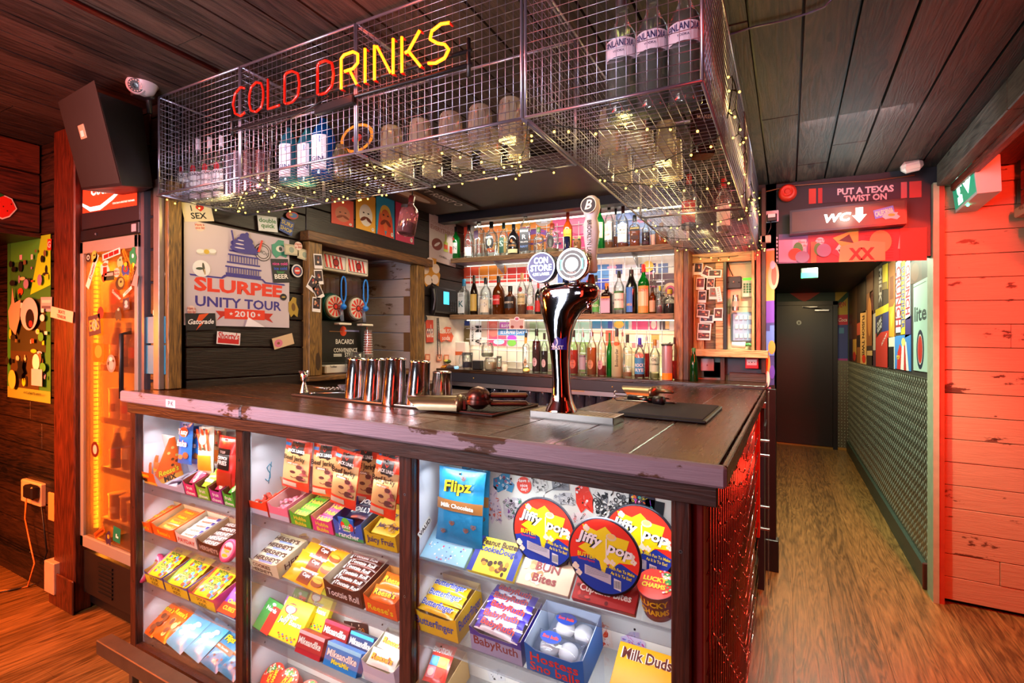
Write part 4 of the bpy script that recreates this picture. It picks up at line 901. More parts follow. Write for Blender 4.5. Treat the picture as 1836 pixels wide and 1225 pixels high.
for k in(0,1):
    cx=WM*(.28+.46*k);m=LF();m.frame((XM,y0+cx,zb0+.42),(0,1,0),(0,0,1))
    m.lathe([(.085,-.35),(.088,-.02),(.08,.0)],mottled('0E4A44' if k==0 else '4A3A30',.3),24);m.lathe([(.07,.0),(.072,.012),(.066,.018)],mat('D8D0C0',.4),24)
    for j in range(12):
        a=R(j*30);m.add([(0,0,.019),(.062*math.cos(a),.062*math.sin(a),.019),(.062*math.cos(a+.3),.062*math.sin(a+.3),.019)],[(0,1,2)],mat('D83420',.4))
    m.oval(0,0,.02,.02,BLACK,.020);m.oval(0,0,.014,.014,mat('D83420',.4),.021);pp(m,'barrel',sm)
    m=LF();m.frame((XM-.02,y0+cx,zb0+.50),(0,1,0),(0,0,1));m.rbox(-.075,.075,-.01,.13,-.2,0,glass('E8D8C0',.12,.05,'D8B890'),.01);m.box(-.05,.05,0,.11,-.19,-.02,liq('B87A40',.3));pp(m,'hopper',sm)
    m=LF();m.frame((XM+.02,y0+cx,zb0+.64),(0,1,0),(0,0,1));m.rbox(-WM*.24,WM*.22,0,.115,-.25,0,mat('E8DFC8',.4),.006);m.rect(-WM*.21,.012,WM*.19,.10,BLACK,.0006);m.rect(-WM*.2,.016,WM*.18,.096,mat('E8E0DC',.4),.001)
    for j in range(5):m.flat([(-WM*.18+.03*j,.018),(-WM*.18+.03*j+.014,.018),(-WM*.18+.03*j-.004,.094),(-WM*.18+.03*j-.018,.094)],mat('D8281C',.4),.0014)
    m.oval(0,.055,.026,.026,BLACK,.002);m.oval(0,.055,.02,.02,mat('A01C18',.4),.0024);pp(m,'header_sign',sm)
    m=LF();m.frame((XM+.05,y0+cx+.035,zb0+.40),(0,1,0),(0,0,1));BM=mat('1E7AD8',.35)
    m.tube([(.02*math.cos(R(a)),.13+.06*math.sin(R(a))+(.02 if math.sin(R(a))>0 else-.02),0)for a in range(0,360,20)],.0055,BM,6,closed=True);m.tube([(0,.06,0),(0,.02,0)],.008,BM,8);m.ball((0,.02,0),.02,BM,10);m.tube([(0,.02,-.02),(0,-.07,-.01)],.011,glass('DDE8F8',.3,.05,'C8D8F0'),8);m.rbox(-.05,.05,-.095,-.082,-.03,.02,mat('E8E0CC',.4),.002);pp(m,'tap_handle',sm)
# plastic tumblers beside the machine
def pint(lab,px,py,X,r,h,grp=None,mt=None,name='pint_glass',cat='glass'):
    q=pX(px,py,X);m=MB();m.lathe([(r*.72,0),(r*.75,.003),(r,h)],mt or CLR,14);o=m.build(name,loc=q);tag(o,lab,cat,grp);return o
q=pX(641,662,-2.40);mug('glass tankard of deep blue drink standing in front of the slush machine',Vector((-2.40,q.y,1.19+T(-2.4))),.045,.135,('10108A',.5),R(200))
q=pX(662,662,-2.46);st_=Vector((-2.47,q.y,1.19+T(-2.46)))
m=MB();m.lathe([(.045,0),(.035,.11),(.032,.12),(.028,.20),(.025,.28)],glass('F0E4DC',.25,.08,'E8D8D0'),16)
for k in range(9):m.lathe([(.0335-.0009*k,.12+.016*k),(.0335-.0009*k,.123+.016*k)],mat('E8E0DC',.4),16,cap=False)
m.lathe([(.024,.12),(.02,.26)],mat('D84830',.4),12);tag(m.build('cup_stack',loc=st_),'tall stack of clear plastic cups with a red one inside, right of the slush machine','cup stack')
# shelf of dark worktop and steel below the alcove
m=MB();m.rbox(XW,-2.05,1.86,3.25,1.0,1.04,mottled('8A7A6A',.35,.6),.004);m.rbox(XW,-2.30,1.84,3.2,1.04,1.10,mottled('6A5A4A',.3,.7));tag(m.build('steel_sink_unit',tilt=True),'brushed steel sink top behind the bar under the alcove','sink unit')
# ---------------------------------------------------------------- things on the bar top
def ct(px,py,dz=0):q=pZ(px,py,ZC);q.z+=dz+.001;return q
TILT=(0,-K,0)
# shakers
for i,(bx,by,tx,ty,lb)in enumerate(((637,718,645,641,'tall steel shaker tin, first of the row beside the glass tankard'),(670,722,680,641,'tall steel shaker tin, second in the row on the bar top'),(705,727,714,640,'tall steel shaker tin, third in the row on the bar top'),(748,730,754,645,'tall steel shaker tin, last of the tall row next to the scoop'),(792,718,794,665,'shorter steel tin standing behind the scoop'))):
    q=ct(bx,by);d=dist(bx,q.y);h=(by-ty)/F*d*.99;r0=.0440;r1=.0375
    m=MB();m.lathe([(r0*.97,0),(r0,.004),(r0,.012),(r1+(r0-r1)*.5,h*.5),(r1,h-.012),(r1*1.03,h-.009),(r1*1.03,h-.004),(r1*.8,h)],CHROME,32)
    o=m.build('shaker_tin',loc=q,rot=(0,R(4.5 if i<4 else 1),0));tag(o,lb,'cocktail shaker','steel shaker tins on the bar top')
# jigger
q=ct(545,706);m=MB();m.lathe([(.021,0),(.008,.045),(.007,.05),(.009,.055),(.023,.10),(.021,.10),(.007,.056)],CHROME,18,cap=False);tag(m.build('jigger',loc=q),'double-ended steel jigger standing at the left of the bar top','jigger')
# left mat with steel rim
A,B_,C_,D_=ct(424,702),ct(765,737),ct(883,748),ct(940,734)
x0,x1,ya,yb=-1.83,C_.x,C_.y-.0,1.80
m=MB();MM=mottled('24201C',.5);m.rbox(x0,x1,ya,yb,0.0,.006,MM,.002);nx=0
x=x0+.01
while x<x1-.01:m.box(x,x+.004,ya+.01,yb-.01,.006,.009,MM);x+=.011
m.tube([(x0,ya,.007),(x1,ya,.007),(x1,yb,.007),(x0,yb,.007)],.003,mottled('A8A098',.3,.9),6,closed=True)
for v in m.v:v.z+=ZC+.0005
tag(m.build('bar_mat',tilt=True),'long ribbed drainage mat with a steel rim under the shaker tins','bar mat')
MZ=.0105
# bar spoons and strainer left of shakers
q=ct(566,712,MZ-.004);m=MB();m.tube([(0,0,.008),(.10,.03,.012),(.13,.05,.01)],.0022,STEEL,5);m.ball((-.012,-.005,.008),.013,STEEL,8,sz=.4);tag(m.build('bar_spoon',loc=q),'steel bar spoon lying between the jigger and the shaker tins','spoon')
q=ct(596,704,MZ);m=MB();m.lathe([(.02,.0),(.034,.022),(.034,.024)],glass('D8D8E0',.3,.1,'B8B8C8'),16,c=(.05,.03,0))
for k in range(12):a=R(k*30);m.tube([(.038*math.cos(a),.038*math.sin(a),.004),(.034*math.cos(a+.3),.034*math.sin(a+.3),.01)],.003,STEEL,4)
m.tube([(-.03,0,.006),(-.10,-.02,.01)],.004,STEEL,6);tag(m.build('cocktail_strainer',loc=q),'steel coil strainer lying left of the shaker tins','strainer')
# scoop
PEW=mottled('7A6A52',.33,.85,.25,20)
def scoop(q,rz,s,lb,nm='ice_scoop'):
    m=MB();n=14;vs=[];
    for j in range(9):
        t=j/8;L_=t*.125
        for i in range(n+1):
            a=R(-95+190*i/n);cut=.035*(1-math.cos(a))*.5 if j==8 else 0
            r=.034*(1-.10*t);vs.append((L_+(.04*math.cos(a)-.02)*t,r*math.sin(a),r*math.cos(a)+.002))
    f=[(j*(n+1)+i,j*(n+1)+i+1,(j+1)*(n+1)+i+1,(j+1)*(n+1)+i)for j in range(8)for i in range(n)]
    m.add(vs,f,PEW,True);m.add([(v[0],v[1]*.96,v[2]*.96)for v in vs],[x[::-1]for x in f],PEW,True)
    m.ball((0,0,.014),.033,PEW,12,sx=.5,sz=.75);m.tube([(-.01,0,.018),(-.05,.0,.022),(-.085,0,.02)],[.008,.009,.006],PEW,8)
    for v in m.v:v.x*=s;v.y*=s;v.z*=s
    o=m.build(nm,loc=q,rot=(0,0,rz));tag(o,lb,'scoop','metal scoops on the bar top');return o
scoop(ct(826,740,MZ),R(196),1.35,'worn brown metal ice scoop lying mouth down beside the last tall tin')
# citrus press
q=ct(858,742,MZ);pr=thing('citrus_press','brown metal hand citrus press lying on the steel-rimmed mat','citrus press',q,(0,0,R(28)))
PW2=mottled('5A3A34',.3,.85,.25,20)
m=MB();m.ball((0,0,.034),.034,PW2,16,sz=.95);m.lathe([(.037,.018),(.038,.024),(.037,.03)],PW2,18);m.rbox(-.045,-.03,-.012,.012,.0,.03,PW2,.004);m.build('bowl',pr);pr.scale=(1.25,1.25,1.25)
for z in(.012,.034):m=MB();m.rbox(.03,.135,-.014,.014,z,z+.014,PW2,.005);m.build('handle',pr)
# drip tray
q=ct(945,752);q2=ct(1096,762);m=MB()
FLp,FRp=pZ(939,752,ZC),pZ(1097,764,ZC);BRp=pZ(1121,748,ZC)
x0,x1,ya,yb=FLp.x,FRp.x+.005,FRp.y,FRp.y+.115
DT=mottled('8E8A86',.28,.9,.12,20);tz=.024
for v in((x0,x1,ya,ya+.004),(x0,x1,yb-.004,yb),(x0,x0+.004,ya,yb),(x1-.004,x1,ya,yb)):m.rbox(v[0],v[1],v[2],v[3],0,tz,DT,.0015)
m.box(x0,x1,ya,yb,0,.003,DT);PERF=mat('3A3028',.5)
m.box(x0+.004,x1-.004,ya+.004,yb-.004,tz-.004,tz-.002,mottled('B8A488',.35,.8))
i=0;x=x0+.018
while x<x1-.014:
    for k in range(5):
        yy=ya+.018+k*.02+(.01 if i%2 else 0)
        if yy<yb-.012:m.oval(x,yy,.0055,.0055,PERF,tz-.0016,10)
    x+=.014;i+=1
for v in m.v:v.z+=ZC+.001
tag(m.build('drip_tray',tilt=True),'shallow steel drip tray with a perforated top under the beer tap','drip tray')
# right rubber mat
m=MB();RM=mat('111114',.5);A=ct(1218,757);B_=ct(1268,729)
x1=-.23;x0=x1-.30;ya=A.y;yb=ya+.46
m.rbox(x0,x1,ya,yb,0,.010,RM,.003);x=ya+.01
while x<yb-.01:m.box(x0+.012,x1-.012,x,x+.004,.010,.014,RM);x+=.0105
for v in m.v:v.z+=ZC+.001
tag(m.build('bar_mat',tilt=True),'thick black rubber mat on the corner of the bar top','bar mat')
q=ct(1128,727,.016);m=MB();m.tube([(-.0,0,.014),(.12,.0,.014)],.013,mat('0E0E10',.2,0,coat=1),12);m.tube([(.12,0,.014),(.16,0,.014)],[.016,.017],mat('1A1A22',.4),12);m.lathe([(.012,0),(.014,.006)],STEEL,10,c=(-.01,0,.004));tag(m.build('muddler',loc=q,rot=(0,0,R(-22))),'black and steel muddler lying across the rubber mat','muddler')
scoop(ct(1172,717,.016),R(160),1.15,'worn brown metal ice scoop lying on the rubber mat behind the muddler')
for dx,lb in((0,'long steel bar spoon lying on the rubber mat in front of the muddler'),(.03,'steel tongs lying at the far edge of the rubber mat')):
    q=ct(1105,727-dx*300,.016);m=MB();m.tube([(0,0,.004),(.2,-.03-dx,.005),(.235,-.03-dx,.004)],.003,STEEL,6);m.tube([(.17,-.026-dx,.006),(.23,-.04-dx,.006)],.004,BLACK,6);m.tube([(0,.004,.004),(-.01,.0,.012),(-.005,0,.024),(.004,0,.02)],.003,STEEL,6);tag(m.build('bar_spoon' if not dx else 'tongs',loc=q,rot=(0,0,R(5))),lb,'spoon' if not dx else 'tongs')
# ---------------------------------------------------------------- beer tap
q=ct(998,752);q.y+=.04;tp_=thing('beer_tap','tall curved chrome beer fount with two lit round badges','beer tap',q)
TC=mat('C8C4CC',.07,1);d=dist(998,q.y);s=d/F
def pxo(px,py):return((px-998)*s,(752-py)*s)
lv=[(762,970,1026,.055),(748,970,1025,.055),(742,972,1023,.052),(730,979,1018,.04),(715,982,1015,.034),(690,983,1013,.032),(660,981,1012,.033),(630,977,1013,.036),(605,972,1017,.040),(585,966,1025,.044),(570,962,1036,.048),(560,960,1050,.050),(551,958,1063,.052),(543,957,1067,.053),(533,957,1067,.053),(526,961,1064,.050),(521,972,1056,.04),(520,985,1045,.01)]
m=MB();v=[];n=28
for py,xl,xr,ry in lv:
    cx=(xl+xr)/2;rx=(xr-xl)/2*s;X0=(cx-998)*s;z=(758-py)*s
    for i in range(n):
        a=2*math.pi*i/n;c_,sn=math.cos(a),math.sin(a);k=1/((abs(c_)**2.6+abs(sn)**2.6)**(1/2.6));v.append((X0+rx*c_*k,ry*sn*k,z))
m.add(v,[(j*n+i,j*n+(i+1)%n,(j+1)*n+(i+1)%n,(j+1)*n+i)for j in range(len(lv)-1)for i in range(n)]+[tuple(range(n))[::-1],tuple(range((len(lv)-1)*n,len(lv)*n))],TC,True)
m.build('column',tp_,rot=(0,0,0))
m=MB();m.wrap=.0385;m.M=Matrix.Translation((-.002,0,0));m.rect(-.045,.225,.035,.31,mat('20208A',.4));m.oval(-.012,.28,.012,.016,WHITE,.0005);m.oval(-.01,.25,.016,.018,mat('C8C8E0',.4),.0005);m.text('LOWER',.005,.298,.012,WHITE,z=.0008);m.text('EAST',.005,.232,.012,WHITE,z=.0008);m.build('sticker',tp_)
def badge(px,py,rx,ry,nm):
    x,z=(px-998)*s,(758-py)*s;m=MB();m.frame((x,-.075,z),(1,0,0),(0,0,1))
    if nm=='L':
        m.lathe([(rx,-.03),(rx*1.03,-.012),(rx*1.03,0),(rx*.98,.001)],mat('1A2A4A',.3),32);m.ring(0,0,rx*.93,rx,mat('DDEBFF',.4,0,3),.0016,32);m.oval(0,0,rx*.93,rx*.93,mat('123A78',.4,0,.5),.0014,32)
        for t_,yy,hh,ww in(('CON',.022,.02,.05),('STORE',-.002,.02,.075),('4.2% LAGER',-.022,.009,.06)):m.text(t_,0,yy,hh,mat('F0F6FF',.4,0,5),z=.002,w=ww,bold=.04)
    else:
        m.lathe([(rx*.6,-.06),(rx,-.03),(rx*1.04,-.012),(rx*1.04,0),(rx*.98,.001)],CHROME,32);m.ring(0,0,rx*.86,rx,mat('F0F6F4',.4,0,2.5),.0016,32);m.oval(0,0,rx*.86,rx*.86,mat('4A5A5A',.4,0,.5),.0014,32)
        for sx in(-1,1):m.rect(sx*.026-.012,-.016,sx*.026+.012,.016,mat('58E8DC',.4,0,2),.0016)
        m.oval(0,0,.034,.034,mat('DDF0F0',.4,0,2),.0019,24);m.ring(0,0,.022,.031,mat('3A4A4A',.4,0,.4),.0022,24);m.oval(0,0,.021,.021,mat('A8D8E8',.4,0,2),.0023,24);m.flat([(-.008,-.012),(.008,-.01),(.01,.008),(.0,.016),(-.01,.006)],mat('F4FAFA',.4,0,3),.0026)
        m.text('LAGER',0,-.042,.006,WHITE,z=.0026)
        m.text('BROOKLYN',0,-.0265,.006,WHITE,z=.0028,w=.03)
    o=m.build('badge',tp_);o['label']='round lit blue badge' if nm=='L' else 'round lit white and teal badge'
    m=MB();m.tube([(x,-.055,z-.03),(x,-.03,z-.05),(x,-.0,z-.06)],.008,TC,8);m.build('badge_arm',tp_)
badge(977,494,26*s,26*s,'L');badge(1034,493,27.5*s,27*s,'R')
m=MB();x,z=pxo(1008,525);m.tube([(x-.002,0,z),(x-.003,-.0,z+.06),(x+.002,0,z+.10),(x+.0,0,z+.175)],[.011,.010,.013,.0115],mat('1E2A5A',.15,.3,coat=1),12);m.tube([(x,0,z-.01),(x,0,z+.012)],.014,TC,12);m.build('tap_handle',tp_)
m=MB();x,z=pxo(1054,525);th=[(.011,0),(.012,.03),(.008,.045),(.018,.052),(.021,.062),(.019,.075),(.021,.085),(.017,.10),(.021,.14),(.026,.18),(.024,.21),(.019,.225),(.024,.24),(.029,.26),(.026,.285),(.012,.297)]
m.lathe([th[0],th[1],th[2]],mat('7A3A1A',.3,.6),14,c=(x,0,z));m.lathe([(r,h)for r,h in th[3:]],mat('D8D0DC',.35),20,c=(x,0,z))
m.frame((x+.002,-.0265,z+.15),(0,0,-1),(1,0,0));m.text('BROOKLYN LAGER',0,0,.014,BLACK,z=.0,w=.13,bold=.04)
m.frame((x,-.0285,z+.262),(1,0,0),(0,0,1));m.oval(0,0,.026,.026,BLACK,0,24);m.ring(0,0,.024,.026,WHITE,.0004);m.text('B',0,.002,.03,WHITE,z=.0006,bold=.03,shear=.3);m.build('tap_handle',tp_)['label']='white tap handle with a black round top'
m=MB();x,z=pxo(1060,548);m.tube([(x-.01,-.02,z),(x-.01,-.03,z-.03)],.009,TC,8);m.build('spout',tp_)
# ---------------------------------------------------------------- in the cages
CT=CZ0+.003
def cz(px,Y):d=dist(px,Y);X=d*((px-CX)/F*CS-SN);return Vector((X,Y,CT+T(X))),d
for i,px in enumerate((297,315,334,355,376,397)):
    p,d=cz(px,1.36+.012*i)
    bottle('white-capped clear rum bottle with a red badge, %s of six in the cage'%('leftmost','second','third','fourth','fifth','sixth')[i],p,.033,.295,'round',lq=('C8D8B0',.5),cap='E4E0EA',group='white-capped bottles in the left cage',rz=R(20),
 labs=[(.16,.46,.95,'E8E6EC',[('BACARDI',.86,.14,'22222A'),('SUPERIOR',.5,.08,'6A6A72'),('RUM',.2,.1,'5A5A60')]),(.43,.56,.36,'B01E28',[],'o'),(.04,.12,.8,'D8D8E4',[])])
for i,(px,h,c)in enumerate(((411,.17,'C8CCE0'),(426,.18,'D0D4E8'),(446,.165,'A89098'),(470,.155,'B09098'))):
    p,d=cz(px,1.38);m=MB();r=.022+.003*i;m.lathe([(r,0),(r*1.02,.004),(r*.98,h)],mat(c,.2,.95),18);tag(m.build('shaker_tin',loc=p),'steel tin, %s of four beside the white-capped bottles'%('first','second','third','fourth')[i],'tin','steel tins in the left cages')
for px,py,c,lb in((418,205,'E8E4DC','white round lamp shade behind the first unlit letter'),(440,200,'D8D4CC','cream round lamp shade behind the second unlit letter')):
    q=pY(px,py,1.62);m=MB();m.ball((0,0,0),.05,mottled(c,.5,0,.05),14,sz=.6);m.tube([(0,0,.02),(0,0,2.46+T(q.x)-q.z)],.004,BLACK,5);tag(m.build('ceiling_lamp',loc=q),lb,'lamp')
q=pY(482,218,1.75);m=MB();m.rbox(-.09,.09,-.02,.02,-.03,.03,mottled('B89A58',.5),.004);m.tube([(-.07,0,.03),(-.07,0,2.46+T(q.x)-q.z)],.003,BLACK,4);m.tube([(.07,0,.03),(.07,0,2.46+T(q.x)-q.z)],.003,BLACK,4);tag(m.build('hanging_board',loc=q),'small ochre board hanging behind the unlit letters','board')
for i,(px,r)in enumerate(((518,.036),(551,.037),(580,.044))):
    p,d=cz(px,1.38+.03*(i%2));g_=glass('58C0D8' if i<2 else '1878D8',.45,.05,'50A8C8' if i<2 else '1E7AD8')
    bottle(('pale blue gin bottle with a white label, nearest the steel tins','pale blue gin bottle with a white label, middle of three','deep blue gin bottle at the right of three in the cage')[i],p,r,.27,'round',gl=g_,cap='1A1A22',group='blue bottles in the second cage',rz=R(15),labs=[(.08,.56,.7,'DCE4F0',[('GIN',.3,.14,'2A3A6A')]),(.44,.55,.4,'6A8AC0',[],'o')])
p,d=cz(612,1.42);m=MB();m.lathe([(.03,0),(.035,.01),(.035,.09),(.02,.12),(.02,.13)],glass('E0D8B8',.2,.05,'C8B890'),14);tag(m.build('glass_jar',loc=p),'empty clear jar at the right end of the blue bottles','jar')
q=pY(640,248,1.66);m=MB();m.frame(q,(1,0,0),(0,0,1));m.ring(0,0,.05,.062,mat('E8A030',.5,0,.3),.001,28,1.6);m.oval(0,0,.03,.018,mat('B83020',.5),.001);m.rbox(-.1,.1,-.06,.06,-.008,0,BLACK,.003);m.tube([(-.09,.05,-.004),(-.09,.22,-.004)],.002,BLACK,4);m.tube([(.09,.05,-.004),(.09,.22,-.004)],.002,BLACK,4);tag(m.build('hanging_sign',),'black hanging sign with an orange oval behind the cages','sign')
FG=glass('F0ECE4',.30,.05,'E8DCCC')
for i,px in enumerate((702,754,808,861,916)):
    p,d=cz(px,1.36);m=MB();n=20;pr=[(.037,0),(.0375,.01),(.036,.08),(.0345,.115),(.030,.121)]
    for k in range(10):a=R(36*k);m.tube([(.0365*math.cos(a),.0365*math.sin(a),.01),(.035*math.cos(a),.035*math.sin(a),.105)],.003,FG,4)
    m.lathe(pr,FG,n);m.lathe([(.024,.1212),(.022,.1216),(.021,.124),(.026,.124)],FG,n);tag(m.build('tumbler',loc=p),'upturned ribbed glass tumbler, %s in the row behind the lit letters'%('leftmost','second','third','fourth','rightmost')[i],'glass','upturned tumblers in the third cage')
for i,(px,yy)in enumerate(((725,1.52),(775,1.53),(828,1.52),(880,1.52),(930,1.5))):
    p,d=cz(px,yy);m=MB();m.lathe([(.037,0),(.036,.08),(.0345,.115),(.030,.121)],FG,16);tag(m.build('tumbler',loc=p),'upturned glass tumbler in the back row behind the lit letters','glass','back row of upturned tumblers in the third cage')
for i,(px,by)in enumerate(((1115,168),(1170,158),(1228,146))):
    yy=1.36;p,d=cz(px,yy);m=MB();r=.042;h=.31;pr=[(.9*r,0),(r,.008),(r*.98,.05),(r*.93,.12),(r,.2),(r*.8,.235),(r*.42,.262),(r*.36,.30)]
    m.lathe(pr,CLR,22);o=m.build('bottle',loc=p,rot=(0,0,R(4)));tag(o,'big clear vodka bottle, %s of three at the corner of the cages'%('left','middle','right')[i],'bottle','big vodka bottles in the corner cage')
    m=MB();m.lathe([(r*.9,.01),(r*.94,.05),(r*.88,.12),(r*.95,.2),(r*.7,.236)],liq('C8D0D0',.12),18);m.build('liquid',o);m=MB();m.lathe([(r*.4,.30),(r*.4,.318)],STEEL,12);m.build('cap',o)
    m=MB();m.wrap=r*1.01;m.rect(-.05,.15,.05,.20,mat('D8D0DC',.5));m.text('FINLANDIA',0,.186,.018,mat('22285A',.4),z=.0008,w=.085,bold=.03);m.flat([(-.05,.15),(0,.135),(.05,.15),(.05,.16),(-.05,.16)],mat('B8A8B8',.4),.0003);m.text('VODKA',0,.165,.006,mat('22285A',.4),z=.0008);m.build('label',o)
for i,(x,yy)in enumerate(((-.52,1.75),(-.44,1.78),(-.55,1.9),(-.46,1.93),(-.36,1.75),(-.37,1.92),(-.50,1.58),(-.42,1.6))):
    m=MB();m.lathe([(.038,0),(.036,.02),(.031,.13),(.029,.135)],FG,14);tag(m.build('pint_glass',loc=(x,yy,CT+T(x))),'upturned clear pint glass standing on the mesh of the corner cage','glass','pint glasses in the corner cage')
bottle('black-labelled dark bottle standing in the corner cage by the fairy lights',Vector((-.24,1.72,CT)),.038,.27,'square',gl=glass('5A3018',.5,.05,'3A1C10'),cap=BLACK,labs=[(.1,.55,.9,'141416',[('MAKERS',.7,.1,'C8C0B0')])],rz=R(25))
for i,(x,yy,lb)in enumerate(((-.45,2.75,'clear bottle with a red label lying back in the rear cage'),(-.3,2.9,'clear bottle with a white label in the rear cage'))):
    bottle(lb,Vector((x,yy,CT)),.038,.28,'std',cap='C02018',labs=[(.1,.5,.9,'C82018' if i==0 else 'E8E8E0',[])])
q=Vector((-.35,2.0,CT+.05));m=MB();m.rbox(-.14,.12,-.1,.1,-.04,.07,mottled('1A1A1E',.5),.01);
# bottle hanging from the edge of the cage
q=pY(727,420,1.78);o=bottle('upended-looking bottle with dark dregs hanging by its neck below the cages',q,.042,.175,'round',gl=glass('E8B8C0',.25,.04,'C88890'),lq=('3A1418',.28),cap='5A1418',rz=0,tiltx=(R(-8),R(6),0),labs=[(.62,.7,.4,'141416',[])])
m=MB();m.tube([(0,0,.17),(.0,-.005,.21),(.01,-.10,.30)],.003,BLACK,5);m.build('cord',o)
# ---------------------------------------------------------------- ceiling rail, speaker, camera
m=MB();a=pZ(124,2,CEIL-.015);m.tube([(a.x,.2,CEIL-.012),(a.x,1.22,CEIL-.012)],.010,mottled('5A1A14',.35,.5),8);tag(m.build('ceiling_conduit',tilt=True),'dark conduit running along the ceiling to the top of the cages','conduit')
sp=thing('wall_speaker','big black wedge-shaped loudspeaker hung above the drinks fridge','speaker',pY(200,260,1.1))
V=[pY(105,178,1.02),pY(176,165,.93),pY(219,333,1.02),pY(147,341,1.10),None,pY(255,194,1.20),pY(274,336,1.24),None]
def onplane(px,py,A,B_,C_):
    n=(B_-A).cross(C_-A);E=Vector((0,0,EYE));dr=pY(px,py,1)-E;return E+dr*((A-E).dot(n)/dr.dot(n))
V[3]=onplane(147,341,V[0],V[1],V[2]);V[6]=onplane(274,336,V[1],V[2],V[5])
V[4]=V[0]+Vector((.10,.2,.02));V[7]=V[3]+Vector((.10,.16,.0))
m=MB();m.add(V,[(0,3,2,1),(4,5,6,7),(0,1,5,4),(3,7,6,2),(1,2,6,5),(0,4,7,3)],mottled('0C0C0E',.45,0,.4,5));pp(m,'cabinet',sp)
m=MB();o_=V[3];u=(V[2]-V[3]);w_=(V[0]-V[3]);m.frame(o_,u,w_);Lw,Lh=u.length,w_.length;m.rect(.01,.01,Lw-.01,Lh-.01,mottled('161412',.6,0,.5,8),.002);m.rbox(Lw*.38,Lw*.52,Lh*.52,Lh*.66,.0,.005,mat('C8A080',.4),.001);m.rect(Lw*.41,Lh*.54,Lw*.49,Lh*.6,mat('E8E4D8',.4),.0055);pp(m,'grille',sp)
m=MB();c0=pY(262,158,1.2);m.tube([V[5]+Vector((.02,.02,-.02)),c0+Vector((0,0,.1))],.012,BLACK,6);pp(m,'mount',sp)
q=pY(258,158,1.16);cc=thing('security_camera','white dome security camera under the ceiling beside the speaker','camera',q)
m=MB();WC_=mottled('B8B4BC',.35,0,.06);m.lathe([(.062,.05),(.062,.035),(.05,.01),(.035,-.02),(.01,-.032)][::-1],WC_,24);m.rbox(-.09,-.03,-.01,.06,-.015,.04,mat('2A2A32',.5),.004);m.build('housing',cc)
m=MB();m.M=Matrix.Translation((.006,-.03,-.002))@Matrix.Rotation(R(50),4,'Z')@Matrix.Rotation(R(118),4,'X');m.lathe([(.034,-.02),(.036,.012),(.030,.016)],WC_,20);m.lathe([(.027,.0165),(.026,.017)],BLACK,20);
for k in range(14):a=R(k*360/14);m.ball((.021*math.cos(a),.021*math.sin(a),.018),.0035,mat('E8D8D8',.3),6)
m.lathe([(.011,.017),(.010,.022)],mat('1A1A1E',.1),14);m.build('lens',cc)
# ---------------------------------------------------------------- drinks fridge
FX0,FX1,FYF=-3.20,-2.585,1.262
fg=thing('drinks_fridge','tall glass-door drinks fridge glowing orange behind the left end of the bar','fridge',(-2.9,1.26,.08))
SIL=mottled('8A8088',.3,.7,.15,6);m=MB()
m.box(FX0,FX0+.03,FYF,1.85,.03,2.12,SIL);m.box(FX1-.03,FX1,FYF,1.85,.03,2.12,SIL);m.box(FX0,FX1,1.80,1.85,.03,2.12,SIL);m.box(FX0,FX1,FYF,1.85,2.10,2.12,SIL);m.box(FX0+.03,FX1-.03,FYF+.03,1.8,1.90,2.1,BLACK);m.box(FX0+.03,FX1-.03,FYF+.03,1.8,.03,.33,BLACK);part(m,'cabinet',fg)
m=MB();m.box(FX0+.031,FX1-.031,1.785,1.798,.33,1.9,WHITE);m.box(FX0+.031,FX0+.04,1.29,1.785,.33,1.9,WHITE);m.box(FX1-.04,FX1-.031,1.29,1.785,.33,1.9,WHITE);part(m,'liner',fg)
m=MB();m.rbox(FX0+.03,FX1-.03,FYF-.004,FYF+.02,1.935,2.105,mat('3A3438',.4,.5),.003)
m.frame((FX0+.05,FYF-.0045,1.95+.0725),(1,0,K),(0,0,1));SWd=FX1-FX0-.10;RDS=mat('F03A1C',.4,0,1.1);WHS=mat('F4F0DC',.4,0,1.6)
m.rect(0,-.005,SWd,.145,RDS,.001)
pts=[(0,.045),(.08,.02),(.18,.022),(.30,.06),(.40,.10),(SWd,.13)];pts2=[(SWd,.115),(.40,.085),(.30,.038),(.18,-.001),(.08,-.002),(0,.03)]
for a,c_,e,g_ in zip(pts,pts[1:],pts2[::-1],pts2[::-1][1:]):m.flat([e,g_,c_,a],WHS,.002)
m.text('Coca-Cola',.27,.105,.062,WHS,z=.003,w=.36,shear=.35,bold=.02);m.text('COCA-COLA IS A REGISTERED TRADE MARK',.40,.02,.008,WHS,z=.003,w=.2);part(m,'lit_sign',fg)
m=MB();m.rbox(FX0+.03,FX1-.03,FYF-.008,FYF+.02,1.875,1.93,mat('141418',.4),.004);m.ball((FX0+.2,FYF-.01,1.90),.008,mat('4A4A50',.3),8);m.box(FX1-.09,FX1-.05,FYF-.009,FYF-.008,1.885,1.92,mat('A8A0A8',.4));part(m,'control_strip',fg)
dm=MB();FRM=mottled('8E887C',.45,0,.06);yq=FYF-.012
dm.rbox(FX0+.03,FX0+.07,yq,yq+.03,.335,1.87,FRM,.003);dm.rbox(FX1-.06,FX1-.03,yq,yq+.03,.335,1.87,FRM,.003);dm.rbox(FX0+.03,FX1-.03,yq,yq+.03,1.81,1.87,FRM,.003);dm.rbox(FX0+.03,FX1-.03,yq,yq+.03,.335,.39,FRM,.003)
door_=part(dm,'door',fg)
m=MB();m.box(FX0+.07,FX1-.06,yq+.012,yq+.015,.39,1.81,glass('FFE8D0',.04,.03));o=part(m,'glass_pane',fg);
